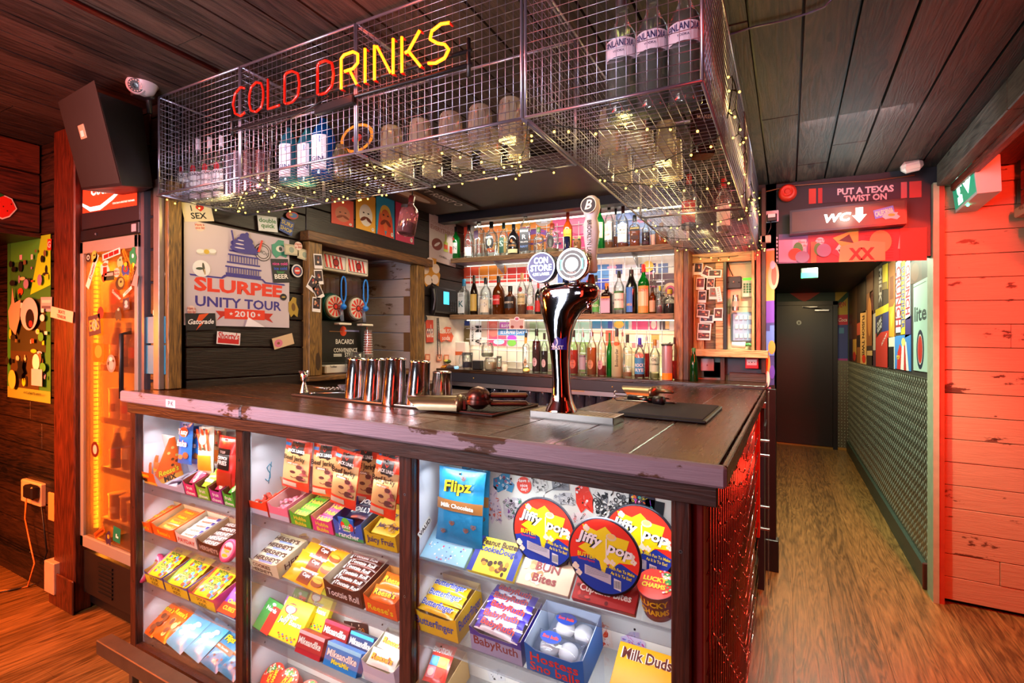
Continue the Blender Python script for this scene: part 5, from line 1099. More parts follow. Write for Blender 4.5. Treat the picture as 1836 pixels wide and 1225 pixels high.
m=MB();m.tube([(FX1-.085,yq-.002,1.42),(FX1-.085,yq-.04,1.41),(FX1-.085,yq-.04,1.12),(FX1-.085,yq-.002,1.11)],.010,BLACK,8);part(m,'door_handle',fg)
m=MB();m.box(FX0+.05,FX1-.04,FYF+.0,FYF+.02,.10,.31,mottled('17100E',.5));
for k in range(8):m.box(FX0+.2,FX0+.34,FYF-.006,FYF,.13+.02*k,.14+.02*k,BLACK)
part(m,'vent_grille',fg)
OR_=mat('FFA020',.4,0,12)
m=MB()
for k in range(60):m.box(FX0+.076,FX0+.096,1.292,1.31,.42+.023*k,.435+.023*k,OR_)
m.box(FX0+.098,FX0+.102,1.30,1.31,.42,1.8,mat('FF7A08',.4,0,5));part(m,'light_strip',fg)
area('fridge_lamp',(FX0+.09,1.31,1.15),(-2.7,1.7,1.15),38,(1,.24,.012),.03,1.4,175);area('fridge_lamp',(-2.9,1.32,1.86),(-2.9,1.6,.8),18,(1,.27,.015),.5,.04,175)
FZ=[1.50,1.235,.97,.72,.46]
for k,z in enumerate(FZ):
    m=MB()
    for j in range(20):m.tube([(FX0+.045+.0275*j,1.31,z),(FX0+.045+.0275*j,1.78,z)],.002,WHITE,4)
    for yy in(1.31,1.5,1.78):m.tube([(FX0+.04,yy,z-.003),(FX1-.04,yy,z-.003)],.003,WHITE,5)
    m.box(FX0+.11,FX1-.045,1.300,1.304,z-.012,z+.018,glass('F0E0C8',.3,.1,'F8D8A0'));part(m,'wire_shelf',fg)
rnd=random.Random(3)
KIND=[('std',.26,.034,'bottle'),('beer',.23,.031,'bottle'),('cyl',.16,.033,'can'),('beer',.22,.030,'bottle'),('cyl',.13,.034,'can')]
ordn=['leftmost','second','third','fourth','rightmost'];shn=['top','second','middle','fourth','bottom']
for k,z in enumerate(FZ):
    st,h,r,nm=KIND[k]
    for j in range(5):
        x=FX0+.155+.092*j;hh=h*(1 if(j+k)%3 else.92)
        c=('C8A080','A87850','E0C8A0','8A5A38','B08058')[(j*2+k)%5]
        o=bottle('%s %s on the %s shelf of the orange-lit fridge'%(ordn[j],nm,shn[k]),Vector((x,1.36+.01*(j%2),z+.004+T(x))),r,hh,st,gl=(mat(c,.35,.2)if nm=='can' else glass(c,.45,.05,c)),cap='E8D8B8',group='drinks in the fridge',name='drink_can' if nm=='can' else 'bottle',cat=nm,labs=[(.25,.5,.8,('B04030','E8E0D0','8A5A40')[(j+k)%3],[])])
# stickers on the fridge glass
def fstk(px,py):q=pY(px,py,yq-.0008);return q
ds=MB();ds.frame((0,yq-.001,0),(1,0,0),(0,0,1))
def stk(shape,px,py,w,h,col,txt=None,tc='141414',rot=0,cat='sticker',lab=None,extra=None,Y=None,th=None):
    """a paper sticker on the glass door (or at depth Y), W x H pixels"""
    Yp=yq if Y is None else Y;q=pY(px,py,Yp);d=dist(px,Yp);sx=w/F*d*d/Yp;sy=h/F*d
    m=MB();m.frame((q.x,Yp-.0012,q.z),(math.cos(rot),0,math.sin(rot)),(-math.sin(rot),0,math.cos(rot)))
    if shape=='o':m.oval(0,0,sx/2,sy/2,mat(col,.45),.0006)
    elif shape=='r':m.rbox(-sx/2,sx/2,-sy/2,sy/2,0,.0006,mat(col,.45),.0001)
    elif shape=='s':m.star(0,0,sx/2,sx/2*.6,7,mat(col,.45),.0006)
    elif shape=='i':m.flat([(-sx/2,-sy*.2),(-sx*.3,-sy/2),(0,-sy*.35),(sx*.35,-sy*.5),(sx/2,-sy*.1),(sx*.3,sy*.2),(sx*.35,sy*.45),(0,sy/2),(-sx*.25,sy*.3),(-sx*.45,sy*.25)],mat(col,.45),.0006)
    if extra:extra(m,sx,sy)
    if txt:
        L_=txt.split('|')
        for i,t_ in enumerate(L_):m.text(t_,0,sy*((len(L_)-1)/2-i)/len(L_)*.8,sy*.55/len(L_),mat(tc,.45),z=.0012,w=sx*.85,bold=.03)
    o=m.build(cat.replace(' ','_'));tag(o,lab,cat);return o
def ex(*ops):
    def f(m,sx,sy):
        for o_ in ops:
            k,a,b,c_,d_,col=o_[:6]
            if k=='o':m.oval(a*sx,b*sy,c_*sx,d_*sy,mat(col,.45),.0009+.0002*ops.index(o_))
            elif k=='r':m.rect(a*sx,b*sy,c_*sx,d_*sy,mat(col,.45),.0009+.0002*ops.index(o_))
            elif k=='s':m.star(a*sx,b*sy,c_*sx,d_*sx,5,mat(col,.45),.0009+.0002*ops.index(o_))
    return f
SKL=ex(('o',0,.1,.28,.28,'B8C050'),('o',-.1,.1,.08,.08,'141414'),('o',.1,.1,.08,.08,'141414'))
for a in((('o'),159,462,9,15,'1A1A1E',None,'141414',0,'round black sticker with a white wheel at the top of the fridge door',ex(('o',0,0,.3,.3,'D8D0C0'),('o',0,0,.15,.15,'141414'))),
 ('o',170,460,11,22,'A0B048',None,'141414',0,'green skull sticker at the top of the fridge door',SKL),
 ('r',166,486,34,13,'F0E8E0','Dealer','D02818',1.0,'white and red diagonal sticker reading Dealer',None),
 ('r',200,456,32,12,'E8E0D8',None,'141414',.12,'white-bordered sticker with three red squares',ex(('r',-.42,-.3,-.16,.3,'8A1410'),('r',-.13,-.3,.13,.3,'8A1410'),('r',.16,-.3,.42,.3,'8A1410'))),
 ('i',239,459,13,32,'1E8A50',None,'141414',0,'green hand-shaped sticker at the top corner of the fridge door',ex(('o',0,0,.15,.12,'F0F0E8'))),
 ('r',228,465,24,9,'F08A18','THRASHER','241008',-.95,'orange slanting sticker with dark spiky lettering',None),
 ('i',189,482,17,30,'E0D8CC',None,'141414',0,'white sticker of a red cup with a lid',ex(('r',-.2,-.4,.2,.1,'B02818'),('o',0,.25,.28,.1,'B06030'))),
 ('r',196,495,19,16,'2A3A28',None,'141414',0,'dark green square sticker below the cup sticker',ex(('r',-.4,0,.4,.35,'A8A090'))),
 ('i',216,470,11,20,'8AB880',None,'141414',0,'pale green figure sticker on the fridge door',ex(('o',0,.2,.12,.1,'2A4A30'))),
 ('i',226,482,15,26,'2A4A8A',None,'141414',0,'blue, red and yellow clown sticker on the fridge door',ex(('o',0,0,.28,.25,'C02818'),('o',0,.3,.2,.15,'D8C020'),('o',0,0,.12,.12,'2A8A40'))),
 ('o',210,489,11,17,'E0C8B0','Have a|nice day','B04028',0,'buff oval sticker with tiny red writing',None),
 ('o',216,508,17,24,'3A3020',None,'141414',0,'round dark olive sticker with a pale figure on the fridge door',ex(('o',.1,.05,.3,.35,'9A9A50'),('o',.1,.1,.1,.1,'141414'))),
 ('r',242,503,11,20,'D88A80',None,'141414',-.2,'pinkish torn sticker near the right edge of the fridge door',None),
 ('o',210,529,21,12,'C82818','Scooter','F0E8D8',-.5,'red oval slanting sticker with white script',None),
 ('r',229,523,17,6,'E8D8C8','VALID','3A1A1A',.45,'small cream sticker reading VALID',None),
 ('r',227,545,11,21,'2A2438',None,'141414',.1,'dark portrait sticker on the fridge door',ex(('o',0,.1,.25,.2,'C8B8B0'),('o',0,-.2,.3,.15,'B8B0B8'))),
 ('i',213,563,12,26,'22222A',None,'141414',0,'black standing-figure sticker in the middle of the fridge door',ex(('o',0,.3,.15,.1,'D8B8A0'))),
 ('r',170,583,21,36,'3A2238','ERS','E89A40',.12,'purple poster-like sticker of a bearded figure on the fridge door',ex(('o',0,0,.22,.3,'B8A8B0'))),
 ('o',181,561,11,22,'6A1A28',None,'141414',.2,'dark red round sticker overlapping the purple one',None),
 ('r',177,632,20,31,'D05A10',None,'141414',0,'plain orange square sticker with a paler oval',ex(('o',0,.05,.33,.38,'F08A30'))),
 ('o',200,652,16,32,'8A7A78',None,'141414',0,'grey oval sticker with two dots low on the upper door',ex(('o',-.05,.25,.2,.12,'D8D0D0'),('o',.25,.15,.1,.08,'141414'),('o',-.3,0,.1,.1,'141414'),('o',.05,-.1,.28,.25,'A89A9A'))),
 ('o',171,806,14,28,'5A1A10',None,'141414',0,'dark red oval sticker alone on the lower fridge door',ex(('o',0,0,.25,.3,'E0B8A8'))),
 ('r',210,959,13,27,'0E7A58',None,'141414',-.1,'green square sticker with a white tick at the foot of the fridge door',ex(('r',-.1,-.2,.02,.05,'F0F0E8'),('r',0,-.2,.25,-.08,'F0F0E8'))),
 ('r',179,955,20,11,'C05A18','Gummies','3A1008',.5,'orange slanting sticker with dark script at the foot of the fridge door',None),
 ('i',195,965,10,26,'3A2A48',None,'141414',0,'small dark bird sticker at the foot of the fridge door',ex(('o',0,.1,.2,.15,'D8A020'))),
 ('o',187,498,9,16,'A85A30',None,'141414',0,'small brown round sticker on the fridge door',None),
 ('r',239,493,18,8,'4A2A10','CRAFT','E8A040',1.1,'brown slanting sticker beside the clown sticker',None)):
    stk(a[0],a[1],a[2],a[3],a[4],a[5],a[6],a[7],a[8],lab=a[9],extra=a[10])
# ---------------------------------------------------------------- papers, posters and signs
class Sheet(MB):
    """a sheet fixed on a wall plane; corners from the left edge's two ends and the right edge's foot; local units run 0..1"""
    def __init__(s,ax,val,x0,t0,b0,x1,b1,off=.0012,th=.0012,col='E8E4DC',rough=.5,base=True):
        MB.__init__(s);fn=pX if ax=='X' else pY
        A,B_,C_=fn(x0,b0,val),fn(x1,b1,val),fn(x0,t0,val)
        u=B_-A;w=C_-A;n=u.cross(w).normalized();s.n=n;s.Wd=u.length;s.Ht=w.length
        o=A+n*off;un,wn=u.normalized(),w.normalized();s.org=o
        s.M=Matrix(((u.x,w.x,n.x,o.x),(u.y,w.y,n.y,o.y),(u.z,w.z,n.z,o.z),(0,0,0,1)))
        if base:s.box(0,1,0,1,-th,0,mat(col,rough))
        s.k=0
    def lv(s):s.k+=.00025;return s.k
    def r(s,x0,y0,x1,y1,c,e=0):s.rect(x0,y0,x1,y1,c if not isinstance(c,str)else mat(c,.5,0,e),s.lv());return s
    def o(s,x,y,rx,ry,c,a0=0,a1=360,rot=0):s.oval(x,y,rx,ry,mat(c,.5),s.lv(),20,a0,a1,rot);return s
    def p(s,pts,c):s.flat(pts,mat(c,.5),s.lv());return s
    def t(s,t,x,y,h,c,w=None,b=.03,rot=0,sh=0,e=0):
        """text H (share of the height) tall, W (share of the width) wide"""
        M0=s.M.copy();s.M=M0@Matrix.Diagonal((1/s.Wd,1/s.Ht,1,1))
        v,f,tw,th_=textgeo(t,b,sh);cap=textgeo('H',b,0)[3]
        if v:
            ky=h*s.Ht/cap;kx=ky if w is None else w*s.Wd/tw;c_,sn=math.cos(rot),math.sin(rot);X0,Y0=x*s.Wd,y*s.Ht;z=s.lv()
            s.add([(X0+(q[0]-tw/2)*kx*c_-(q[1]-cap/2)*ky*sn,Y0+(q[0]-tw/2)*kx*sn+(q[1]-cap/2)*ky*c_,z)for q in v],f,mat(c,.5,0,e))
        s.M=M0;return s
    def done(s,name,lab,cat,group=None):
        q=s.org.copy();M=Matrix.Translation(-q)
        s.v=[M@v for v in s.v];o=s.build(name,loc=q);return tag(o,lab,cat,group)
X_,Y_='X','Y'
s=Sheet(X_,XW,327,393,583,516,588,off=.012,col='C8BAC0')
PU,RD='3A2E86','E0381E'
s.t('SLURPEE',.5,.40,.135,RD,w=.84,b=.08);s.t('UNITY TOUR',.5,.235,.10,PU,w=.82,b=.045)
s.p([(.27,.05),(.33,.10),(.70,.10),(.82,.05),(.78,.10),(.82,.15),(.26,.15),(.30,.10)],'C02818');s.p([(.34,.075),(.73,.075),(.73,.18),(.34,.18)],RD);s.t('2010',.535,.128,.06,'E8DCE0',w=.2,b=.05)
s.star(.40,.128,.02,.008,5,mat('E8DCE0',.5),s.lv());s.star(.67,.128,.02,.008,5,mat('E8DCE0',.5),s.lv())
s.p([(.05,.475),(.32,.475),(.36,.505),(.70,.505),(.73,.475),(.95,.475),(.94,.49),(.74,.49),(.71,.52),(.34,.52),(.31,.49),(.04,.49)],PU)
for(y0,y1,hw)in((.52,.545,.17),(.60,.615,.175),(.645,.66,.16),(.725,.74,.15),(.765,.78,.14)):s.r(.52-hw,y0,.52+hw,y1,PU)
for i in range(13):s.r(.365+.024*i,.545,.374+.024*i,.60,PU)
for i in range(11):s.r(.38+.026*i,.66,.389+.026*i,.725,PU)
for(x,y,rx,ry)in((.52,.805,.14,.045),(.50,.85,.115,.05),(.52,.895,.08,.045),(.515,.935,.045,.035),(.54,.965,.018,.022)):s.o(x,y,rx,ry,PU)
for(x,y,rx,ry)in((.47,.81,.05,.007),(.47,.85,.04,.007),(.48,.89,.03,.006)):s.o(x,y,rx,ry,'D8CCD4')
s.p([(.41,.83),(.43,.83),(.40,.98),(.385,.975)],PU);s.p([(.64,.80),(.665,.80),(.70,.93),(.68,.935)],RD)
s.p([(.52,.0),(.72,.0),(.55,.10)],'F0E8EC')
s.done('poster','large cream poster of a frozen-drink dome over red and purple lettering','poster')
def note(ax,val,cx,cy,w,h,col,lab,txt=None,tc='141414',rot=0,sh='r',fn=None,cat='sticker',off=.0135,group=None,name=None,sk=0):
    """small sticker W x H pixels centred on a pixel of a wall plane"""
    f_=pX if ax=='X' else pY;c0=f_(cx,cy,val);A=f_(cx-w/2,cy,val);B_=f_(cx+w/2,cy,val);sx=(B_-A).length;sy=(f_(cx,cy-h/2,val)-f_(cx,cy+h/2,val)).length
    u=(B_-A).normalized();wv=Vector((0,0,1));n=u.cross(wv).normalized();m=MB();uu=u*math.cos(rot)+wv*math.sin(rot);ww=wv*math.cos(rot)-u*math.sin(rot)
    m.frame((0,0,0),uu,ww);M_=mat(col,.5)
    if sh=='r':m.box(-sx/2,sx/2,-sy/2,sy/2,0,.0007,M_)
    elif sh=='o':m.prism([(sx/2*math.cos(R(a)),sy/2*math.sin(R(a)))for a in range(0,360,18)],.0007,M_)
    elif sh=='p':m.box(-sx/2,sx/2,-sy/2,sy/2,0,.0007,mat('E4DEDC',.4));m.rect(-sx*.42,-sy*.28,sx*.42,sy*.42,M_,.001)
    elif sh=='z':m.prism([(-sx*.5,-sy*.2),(sx*.1,-sy*.5),(0,-sy*.1),(sx*.5,sy*.2),(-sx*.1,sy*.5),(0,sy*.1)],.0007,M_)
    elif sh=='i':m.prism([(-sx/2,-sy*.2),(-sx*.3,-sy/2),(0,-sy*.35),(sx*.35,-sy*.5),(sx/2,-sy*.1),(sx*.3,sy*.2),(sx*.35,sy*.45),(0,sy/2),(-sx*.25,sy*.3),(-sx*.45,sy*.25)],.0007,M_)
    if sh=='p':
        rr=random.Random(int(cx*7+cy))
        for k in range(5):m.oval(rr.uniform(-.25,.25)*sx,rr.uniform(-.12,.28)*sy,sx*rr.uniform(.07,.13),sy*rr.uniform(.06,.12),mat(rr.choice(['C89878','B86848','8A3A28','D8B898','3A2A4A','A82820']),.5),.0012+.0001*k,10)
    if fn:fn(m,sx,sy)
    if txt:
        L_=txt.split('|')
        for i,t_ in enumerate(L_):m.text(t_,0,sy*((len(L_)-1)/2-i)/len(L_)*.85,sy*.58/len(L_),mat(tc,.5),z=.0016,w=sx*.9,bold=.03)
    o=m.build(name or cat.replace(' ','_'),loc=c0+n*off);return tag(o,lab,cat,group)
def hrt(m,sx,sy):
    m.text('I',-sx*.2,sy*.2,sy*.3,BLACK,z=.0016,bold=.04);m.oval(sx*.04,sy*.25,sx*.08,sy*.12,mat('D02818',.5),.0014);m.oval(sx*.16,sy*.25,sx*.08,sy*.12,mat('D02818',.5),.0014);m.flat([(-sx*.04,sy*.2),(sx*.1,sy*.02),(sx*.24,sy*.2)],mat('D02818',.5),.0015);m.text('SEX',0,-sy*.2,sy*.32,BLACK,z=.0016,w=sx*.6,bold=.04)
note(X_,XW,351.5,381,53,33,'E0D0B0','cream placard with a red heart above the large poster',fn=hrt,cat='placard')
note(X_,XW,477,402,34,27,'E8E8E0','white-edged green and black sticker reading double quick','double|quick','2A7A28',-.1)
note(X_,XW,511,407,23,25,'24408A','blue and yellow diamond sticker above the poster corner','SURF|SHOP','D8C050',-.4)
note(X_,XW,521,387,22,14,'C83828','red and blue round sticker half under the mesh cage',sh='o',fn=ex(('o',.1,0,.3,.3,'2A6AB8'),('o',-.1,.1,.15,.15,'D8B030')))
note(X_,XW,355,407,18,16,'E8C8B8','pale round sticker with red writing at the top left of the large poster','Have a|nice day','C04830',sh='o',off=.0142)
note(X_,XW,367,452,36,12,'C8C0B0','bee-with-wings sticker on the large poster',fn=ex(('o',-.3,.1,.2,.3,'E8E4DC'),('o',.3,.1,.2,.3,'E8E4DC'),('o',0,0,.14,.35,'C8A830')),sh='i',off=.0142)
note(X_,XW,358,482,32,30,'E8E8E4','white round sticker of a pin-up figure on the large poster',sh='o',off=.0142,fn=ex(('o',-.1,0,.22,.08,'3A4A3A'),('o',.12,.05,.07,.3,'4A4A3A'),('o',.15,-.2,.05,.18,'B89A70')))
note(X_,XW,340,557,16,18,'E8C8B8','pale round sticker with red writing low on the large poster','Have a|nice day','C04830',sh='o',off=.0142)
note(X_,XW,468,453,30,32,'4A3A34','round black and cream stamp sticker reading RANCHO',sh='o',off=.0142,fn=lambda m,sx,sy:(m.oval(0,0,sx*.45,sy*.45,mat('C8BEC0',.5),.001),m.oval(0,0,sx*.38,sy*.38,mat('4A3A34',.5),.0012),m.oval(0,0,sx*.33,sy*.33,mat('C8BEC0',.5),.0014),m.text('RANCHO',0,0,sy*.2,BLACK,z=.0018,w=sx*.75,rot=-.5)))
note(X_,XW,498,447,28,32,'3E9878','green slanting sticker with a single eye',sh='i',off=.0144,fn=ex(('o',.05,0,.28,.18,'E0E0D0'),('o',.05,0,.1,.12,'2A3A3A')))
def beer(m,sx,sy):
    for t_,y,c in(('nice cold',.3,'E0409A'),('ice cold',.1,'2A5AD0'),('beer',-.05,'3A8A40'),('BEER',-.24,'F0ECE0')):m.text(t_,0,sy*y,sy*.13*(1.5 if t_=='BEER' else 1),mat(c,.5),z=.0016,w=sx*.85,bold=.04)
note(X_,XW,500,486,31,42,'14141A','black square sticker reading nice cold ice cold BEER',fn=beer,off=.0146)
for cx,cy,r,lb in((516,449,-.1,'torn banknote stuck between the poster and the post, left one'),(540,458,-.25,'torn banknote stuck between the poster and the post, right one')):
    note(X_,XW,cx,cy,25,19,'B0A88A',lb,rot=r,fn=ex(('r',-.4,-.35,.4,.35,'C8C0A0'),('o',0,0,.18,.28,'8A9A88')),cat='banknote',off=.03)
note(X_,XW,528,442,14,15,'E8D0C0','small pale round sticker on top of the banknotes','Have|a day','C04830',sh='o',off=.032)
note(X_,XW,530,486,20,23,'D8D4D0','round red, white and blue badge sticker on the dark boards',sh='o',fn=ex(('o',0,0,.4,.4,'28305A'),('o',0,0,.28,.28,'C83020'),('r',-.2,-.06,.2,.06,'D8D8D8')))
note(X_,XW,523,551,18,36,'A88A30','mustard cartoon banana sticker on the dark boards',sh='i',fn=ex(('o',0,0,.2,.2,'6A4A1A')))
note(X_,XW,505,533,12,12,'1A1A1E','small round black and gold sticker at the end of the red lettering',sh='o',off=.0144,fn=ex(('o',0,0,.3,.1,'C8A040')))
def gat(m,sx,sy):m.prism([(-sx*.18,-sy*.5),(sx*.1,-sy*.05),(-sx*.0,sy*.02),(sx*.28,sy*.5),(-sx*.05,sy*.42),(-sx*.15,sy*.05),(sx*.0,0)],.0012,mat('E05018',.5),z=.0008);m.text('Gatorade',0,0,sy*.3,mat('F0ECE4',.5),z=.0024,w=sx*.86,shear=.3,bold=.04)
note(X_,XW,357,577,54,30,'14141A','black and orange lightning sticker at the lower left of the poster',fn=gat,off=.0144,rot=.02)
note(X_,XW,407,607,42,22,'E8DCD8','red and white sticker reading Shortys below the poster',"Shorty's",'C82424',-.08,fn=ex(('r',-.45,-.42,.45,-.05,'C82424')))
note(X_,XW,505,612,37,20,'D8B890','pink doughnut-on-a-mousetrap sticker below the poster',rot=.25,fn=ex(('o',-.25,-.05,.2,.35,'D87890'),('o',-.25,-.05,.07,.12,'8A5A30')))
for cx,cy,r,lb in((559,470,-.05,'topmost of five instant photos on the mottled post'),(560,498,.02,'second instant photo down on the mottled post'),(549,510,-.6,'slanting instant photo half hidden on the left of the mottled post'),(559,524,.45,'tilted fourth instant photo on the mottled post'),(556,547,-.1,'lowest instant photo on the mottled post')):
    note(X_,XW,cx,cy,15,26,'2A1A20',lb,sh='p',rot=r,cat='instant photo',off=.053)
# moustache posters over the alcove and the football poster
for x0,t0,b0,x1,b1,bg,fc,mc,lb in((593,352,400,632.6,408,'D8503A','C87858','8A3A20','orange-red poster of a moustached face, first on the left over the alcove'),(637,342,409,672,419,'E8A838','E8DCD0','6A2A14','yellow poster of a white face with a big brown moustache'),(673.5,340,419,706,429,'2A98C0','D86838','7A2A10','blue poster of an orange-haired moustached face'),(708,345,430,741,439,'C83A5A','D8C8B0','6A3A20','pink poster of a moustached face behind the hanging bottle')):
    s=Sheet(X_,XW,x0,t0,b0,x1,b1,off=.006,col=bg);s.o(.5,.42,.34,.3,fc);
    if bg=='2A98C0':s.o(.5,.56,.28,.16,'E8C048');s.o(.5,.42,.26,.2,fc);s.p([(.05,0),(.15,.5),(.35,.3),(.5,0)],'D84A28');s.p([(.95,0),(.85,.5),(.65,.3),(.5,0)],'D84A28')
    s.o(.38,.48,.05,.02,'2A1A14');s.o(.62,.48,.05,.02,'2A1A14');s.o(.36,.31,.16,.05,mc,rot=.35);s.o(.64,.31,.16,.05,mc,rot=-.35);s.o(.85,.08,.07,.05,'E8E0D8');s.t('5p',.85,.08,.04,'8A2A20')
    s.done('poster',lb,'poster','moustache posters over the alcove')
s=Sheet(X_,XW,768.5,381,465,816,480,off=.006,col='C8B0AC');s.t('CHAMPIONS OF',.5,.83,.07,'B89088',w=.85);s.t('EVERYTHING',.5,.72,.09,'A0705C',w=.9);s.p([(0,.3),(1,.3),(1,.62),(0,.68)],'D8C8BC');s.o(.28,.38,.2,.13,'7A2A1A',rot=.2);s.o(.28,.38,.12,.03,'E0D0C8',rot=.5);s.r(.52,.28,.68,.5,'B8C050');s.r(.57,.5,.63,.68,'B8C050');s.r(.53,.34,.67,.44,'E05030');s.r(.75,.28,.85,.44,'D8381E');s.r(.86,.27,.93,.43,'E8E0D8');s.t('CHILL',.5,.14,.04,'5A4A44',w=.3)
s.done('poster','pale poster of a football and a bottle reading EVERYTHING on the side wall','poster')
FL=lambda m,sx,sy:[m.prism([(sx*.3*math.cos(R(72*k+20))+sx*.2*math.cos(R(a)),sy*.33*math.sin(R(72*k+20))+sy*.17*math.sin(R(a)))for a in range(0,360,30)],.001,mat('E4D0C4',.5),z=.0006)for k in range(5)]
note(X_,XW,770,488,34,52,'C88A28','cluster of five pale round stickers around an orange face on the dark boards',sh='i',fn=FL)
note(X_,XW,759,571,9,12,'2A2A2C','round black sticker on the white wall under the telephone',sh='o')
note(X_,XW,768,594,13,40,'D84A30','red drink-can sticker on the white wall below the telephone','cola','F0E0D8',fn=ex(('r',-.45,-.1,.45,.12,'6A2A4A')))
note(X_,XW,797,600,28,28,'E8643A','orange splash sticker on the white wall below the telephone','CRUSH|soda','F4E8DC',sh='i',fn=ex(('o',-.2,.2,.2,.15,'F0C8B0')))
for i,cx in enumerate((764,785,798)):note(X_,XW,cx,641+i*.5,9,12,'C87850','tiny orange card, %s of three low on the white wall'%('left','middle','right')[i],fn=ex(('r',-.3,-.3,.3,.3,'E8C0A0')))
# collage on the back wall behind the bottles: one papered sheet of printed cards
YB2=3.679
C=[(822,391,850,455,'D8C8A8',''),(832,389,905,456,'E0482C',''),(888,383,960,452,'F06A30',''),(940,380,992,450,'E88A34',''),(991,372,1040,447,'E05890',''),(1040,366,1078,447,'E84A88',''),(1075,362,1106,444,'E8C8D0',''),(1104,362,1142,440,'7A96D0',''),(1140,368,1190,438,'9AB0DC',''),(1188,385,1216,436,'C8D0E0',''),
 (822,478,862,500,'D84A28',''),(858,478,905,496,'E8A038',''),(903,478,955,500,'D83A34',''),(822,500,960,520,'C83028',''),(822,503,985,560,'DCD4D0','ORIGINAL'),(955,478,1000,560,'C8B8C8',''),(1000,474,1060,560,'5A78C0',''),(1060,474,1092,500,'4A8AC8',''),(1062,500,1098,520,'2A4AB8',''),(1092,474,1120,560,'C8C8D4',''),(1104,474,1116,492,'3A4A8A',''),(1120,474,1150,560,'D0D0D8',''),(1148,472,1176,490,'3A2A6A','SUN RISE'),(1156,490,1214,512,'5A4048',''),(1180,472,1198,490,'5A6A90',''),(1184,512,1214,532,'2E2E38',''),(1098,515,1184,560,'D8D8DC',''),(1190,532,1214,560,'C8B89A',''),
 (822,580,843,596,'8A8060',''),(833,575,842,584,'2A3A7A',''),(844,576,852,622,'E0E0D8',''),(853,576,863,606,'D8D8D8',''),(864,576,876,604,'B09A88',''),(874,576,894,604,'C85A50',''),(896,578,934,589,'C060B0','SLURPEE DAY'),(893,590,946,601,'5A98D0','SLURPEE DAY'),(874,602,908,622,'E05868',''),(908,602,926,622,'D8C8E0',''),(832,596,842,620,'6A5A3A',''),(822,622,950,656,'F0E8D0',''),(950,578,1012,660,'B8D0A8',''),(1012,578,1060,614,'A8D8C0',''),(1012,614,1060,665,'8AB060',''),
 (1062,575,1100,590,'3A8AB0',''),(1090,575,1100,589,'2A4A9A',''),(1102,575,1127,590,'4AA0B8',''),(1133,574,1162,592,'E04878',''),(1165,574,1178,592,'E04878',''),(1183,575,1200,592,'4A3A3A',''),(1193,575,1200,590,'E0A860',''),(1062,590,1120,668,'F0D8B0',''),(1086,592,1102,620,'E05A38',''),(1120,592,1214,672,'F4E8B8',''),(1140,600,1153,622,'E8E8D8',''),(1143,618,1153,623,'5A2A5A',''),(1133,615,1140,624,'D88888',''),(1168,600,1182,624,'B89A40',''),(1170,610,1182,624,'C8A8A0','')]
m=MB();m.frame((0,YB2,0),(1,0,0),(0,0,1));k=0
def cq(px,py):q=pY(px,py,YB2);return q.x,q.z
for x0,y0,x1,y1,c,t_ in C:
    (a,b_),(c2,d2)=cq(x0,y1),cq(x1,y0);z_=.0008+.00005*k;k+=1
    m.flat([(a,b_),(c2,b_+K*(c2-a)),(c2,d2),(a,d2-K*(c2-a))],mat(c,.5),z_)
    if t_:m.text(t_,(a+c2)/2,(b_+d2)/2+K*(c2-a)/2,(d2-b_)*.5,WHITE,z=z_+.0003,w=(c2-a)*.85,bold=.03,shear=.2)
def ell(px,py,rx,ry,c,a0=0,a1=360):
    global k
    x,z=cq(px,py);x1,_=cq(px+rx,py);_,z1=cq(px,py-ry);k+=1;m.oval(x,z,x1-x,z1-z,mat(c,.5),.0008+.00005*k,24,a0,a1)
for a in((880,420,26,30,'F08A40'),(905,440,20,16,'F8C060'),(925,400,30,18,'E8A030'),(960,425,26,14,'7A4AA0'),(960,428,20,8,'E87A30'),(975,392,16,14,'B8A8A0'),(975,392,7,6,'4A3A3A'),(883,486,26,16,'E88A28'),(850,420,8,16,'D8C8B8'),(1162,478,10,10,'E8C050'),(1110,582,9,7,'E8C040'),(1202,521,14,14,'D8B890'),(1202,521,9,9,'C04868'),(1202,521,5,5,'2A2A38'),(837,596,6,9,'5A4A20'),(837,613,6,9,'5A4A20'),(885,592,9,12,'D07868'),(895,612,16,8,'D84878'),(895,613,10,5,'A8D8E0'),(918,608,9,7,'B048C0'),(918,615,8,6,'78C048'),(1172,582,5,8,'E8D8C8'),(1040,400,20,20,'F088B0'),(1120,400,14,20,'98B0E8')):ell(*a)
rr=random.Random(9)
for i in range(46): # small printed letters and marks
    px=rr.choice([rr.uniform(994,1100),rr.uniform(940,1000),rr.uniform(1100,1210)]);py=rr.choice([rr.uniform(375,440),rr.uniform(480,550)]);x,z=cq(px,py);k+=1
    m.rect(x-rr.uniform(.02,.05),z,x+rr.uniform(.02,.05),z+.014,mat(rr.choice(['F8A8C8','E8E0E8','B03878','4A4A8A','D8D8E8']),.5),.004+.00003*i)
for x0,y0,t_,c,h_ in((848,599,'MARLOW','22221E',.02),(858,590,'M','22221E',.06),(858,612,'A','22221E',.06)):
    x,z=cq(x0,y0);m.text(t_,x,z,h_,mat(c,.5),z=.005,rot=R(90))
tag(m.build('wall_collage'),'collage of bright printed adverts papering the back wall behind the bottles','collage')
note(Y_,3.449,927,581,27,18,'E8D0C8','small white-framed pink card hung on the front of the middle shelf',off=.002,fn=ex(('r',-.42,-.42,.42,.38,'C8A0A0'),('o',-.3,-.3,.12,.15,'8A3A28'),('o',.3,-.3,.12,.15,'8A3A28'),('o',0,.5,.18,.22,'E8D8E0'),('o',0,.5,.12,.14,'C05878')))
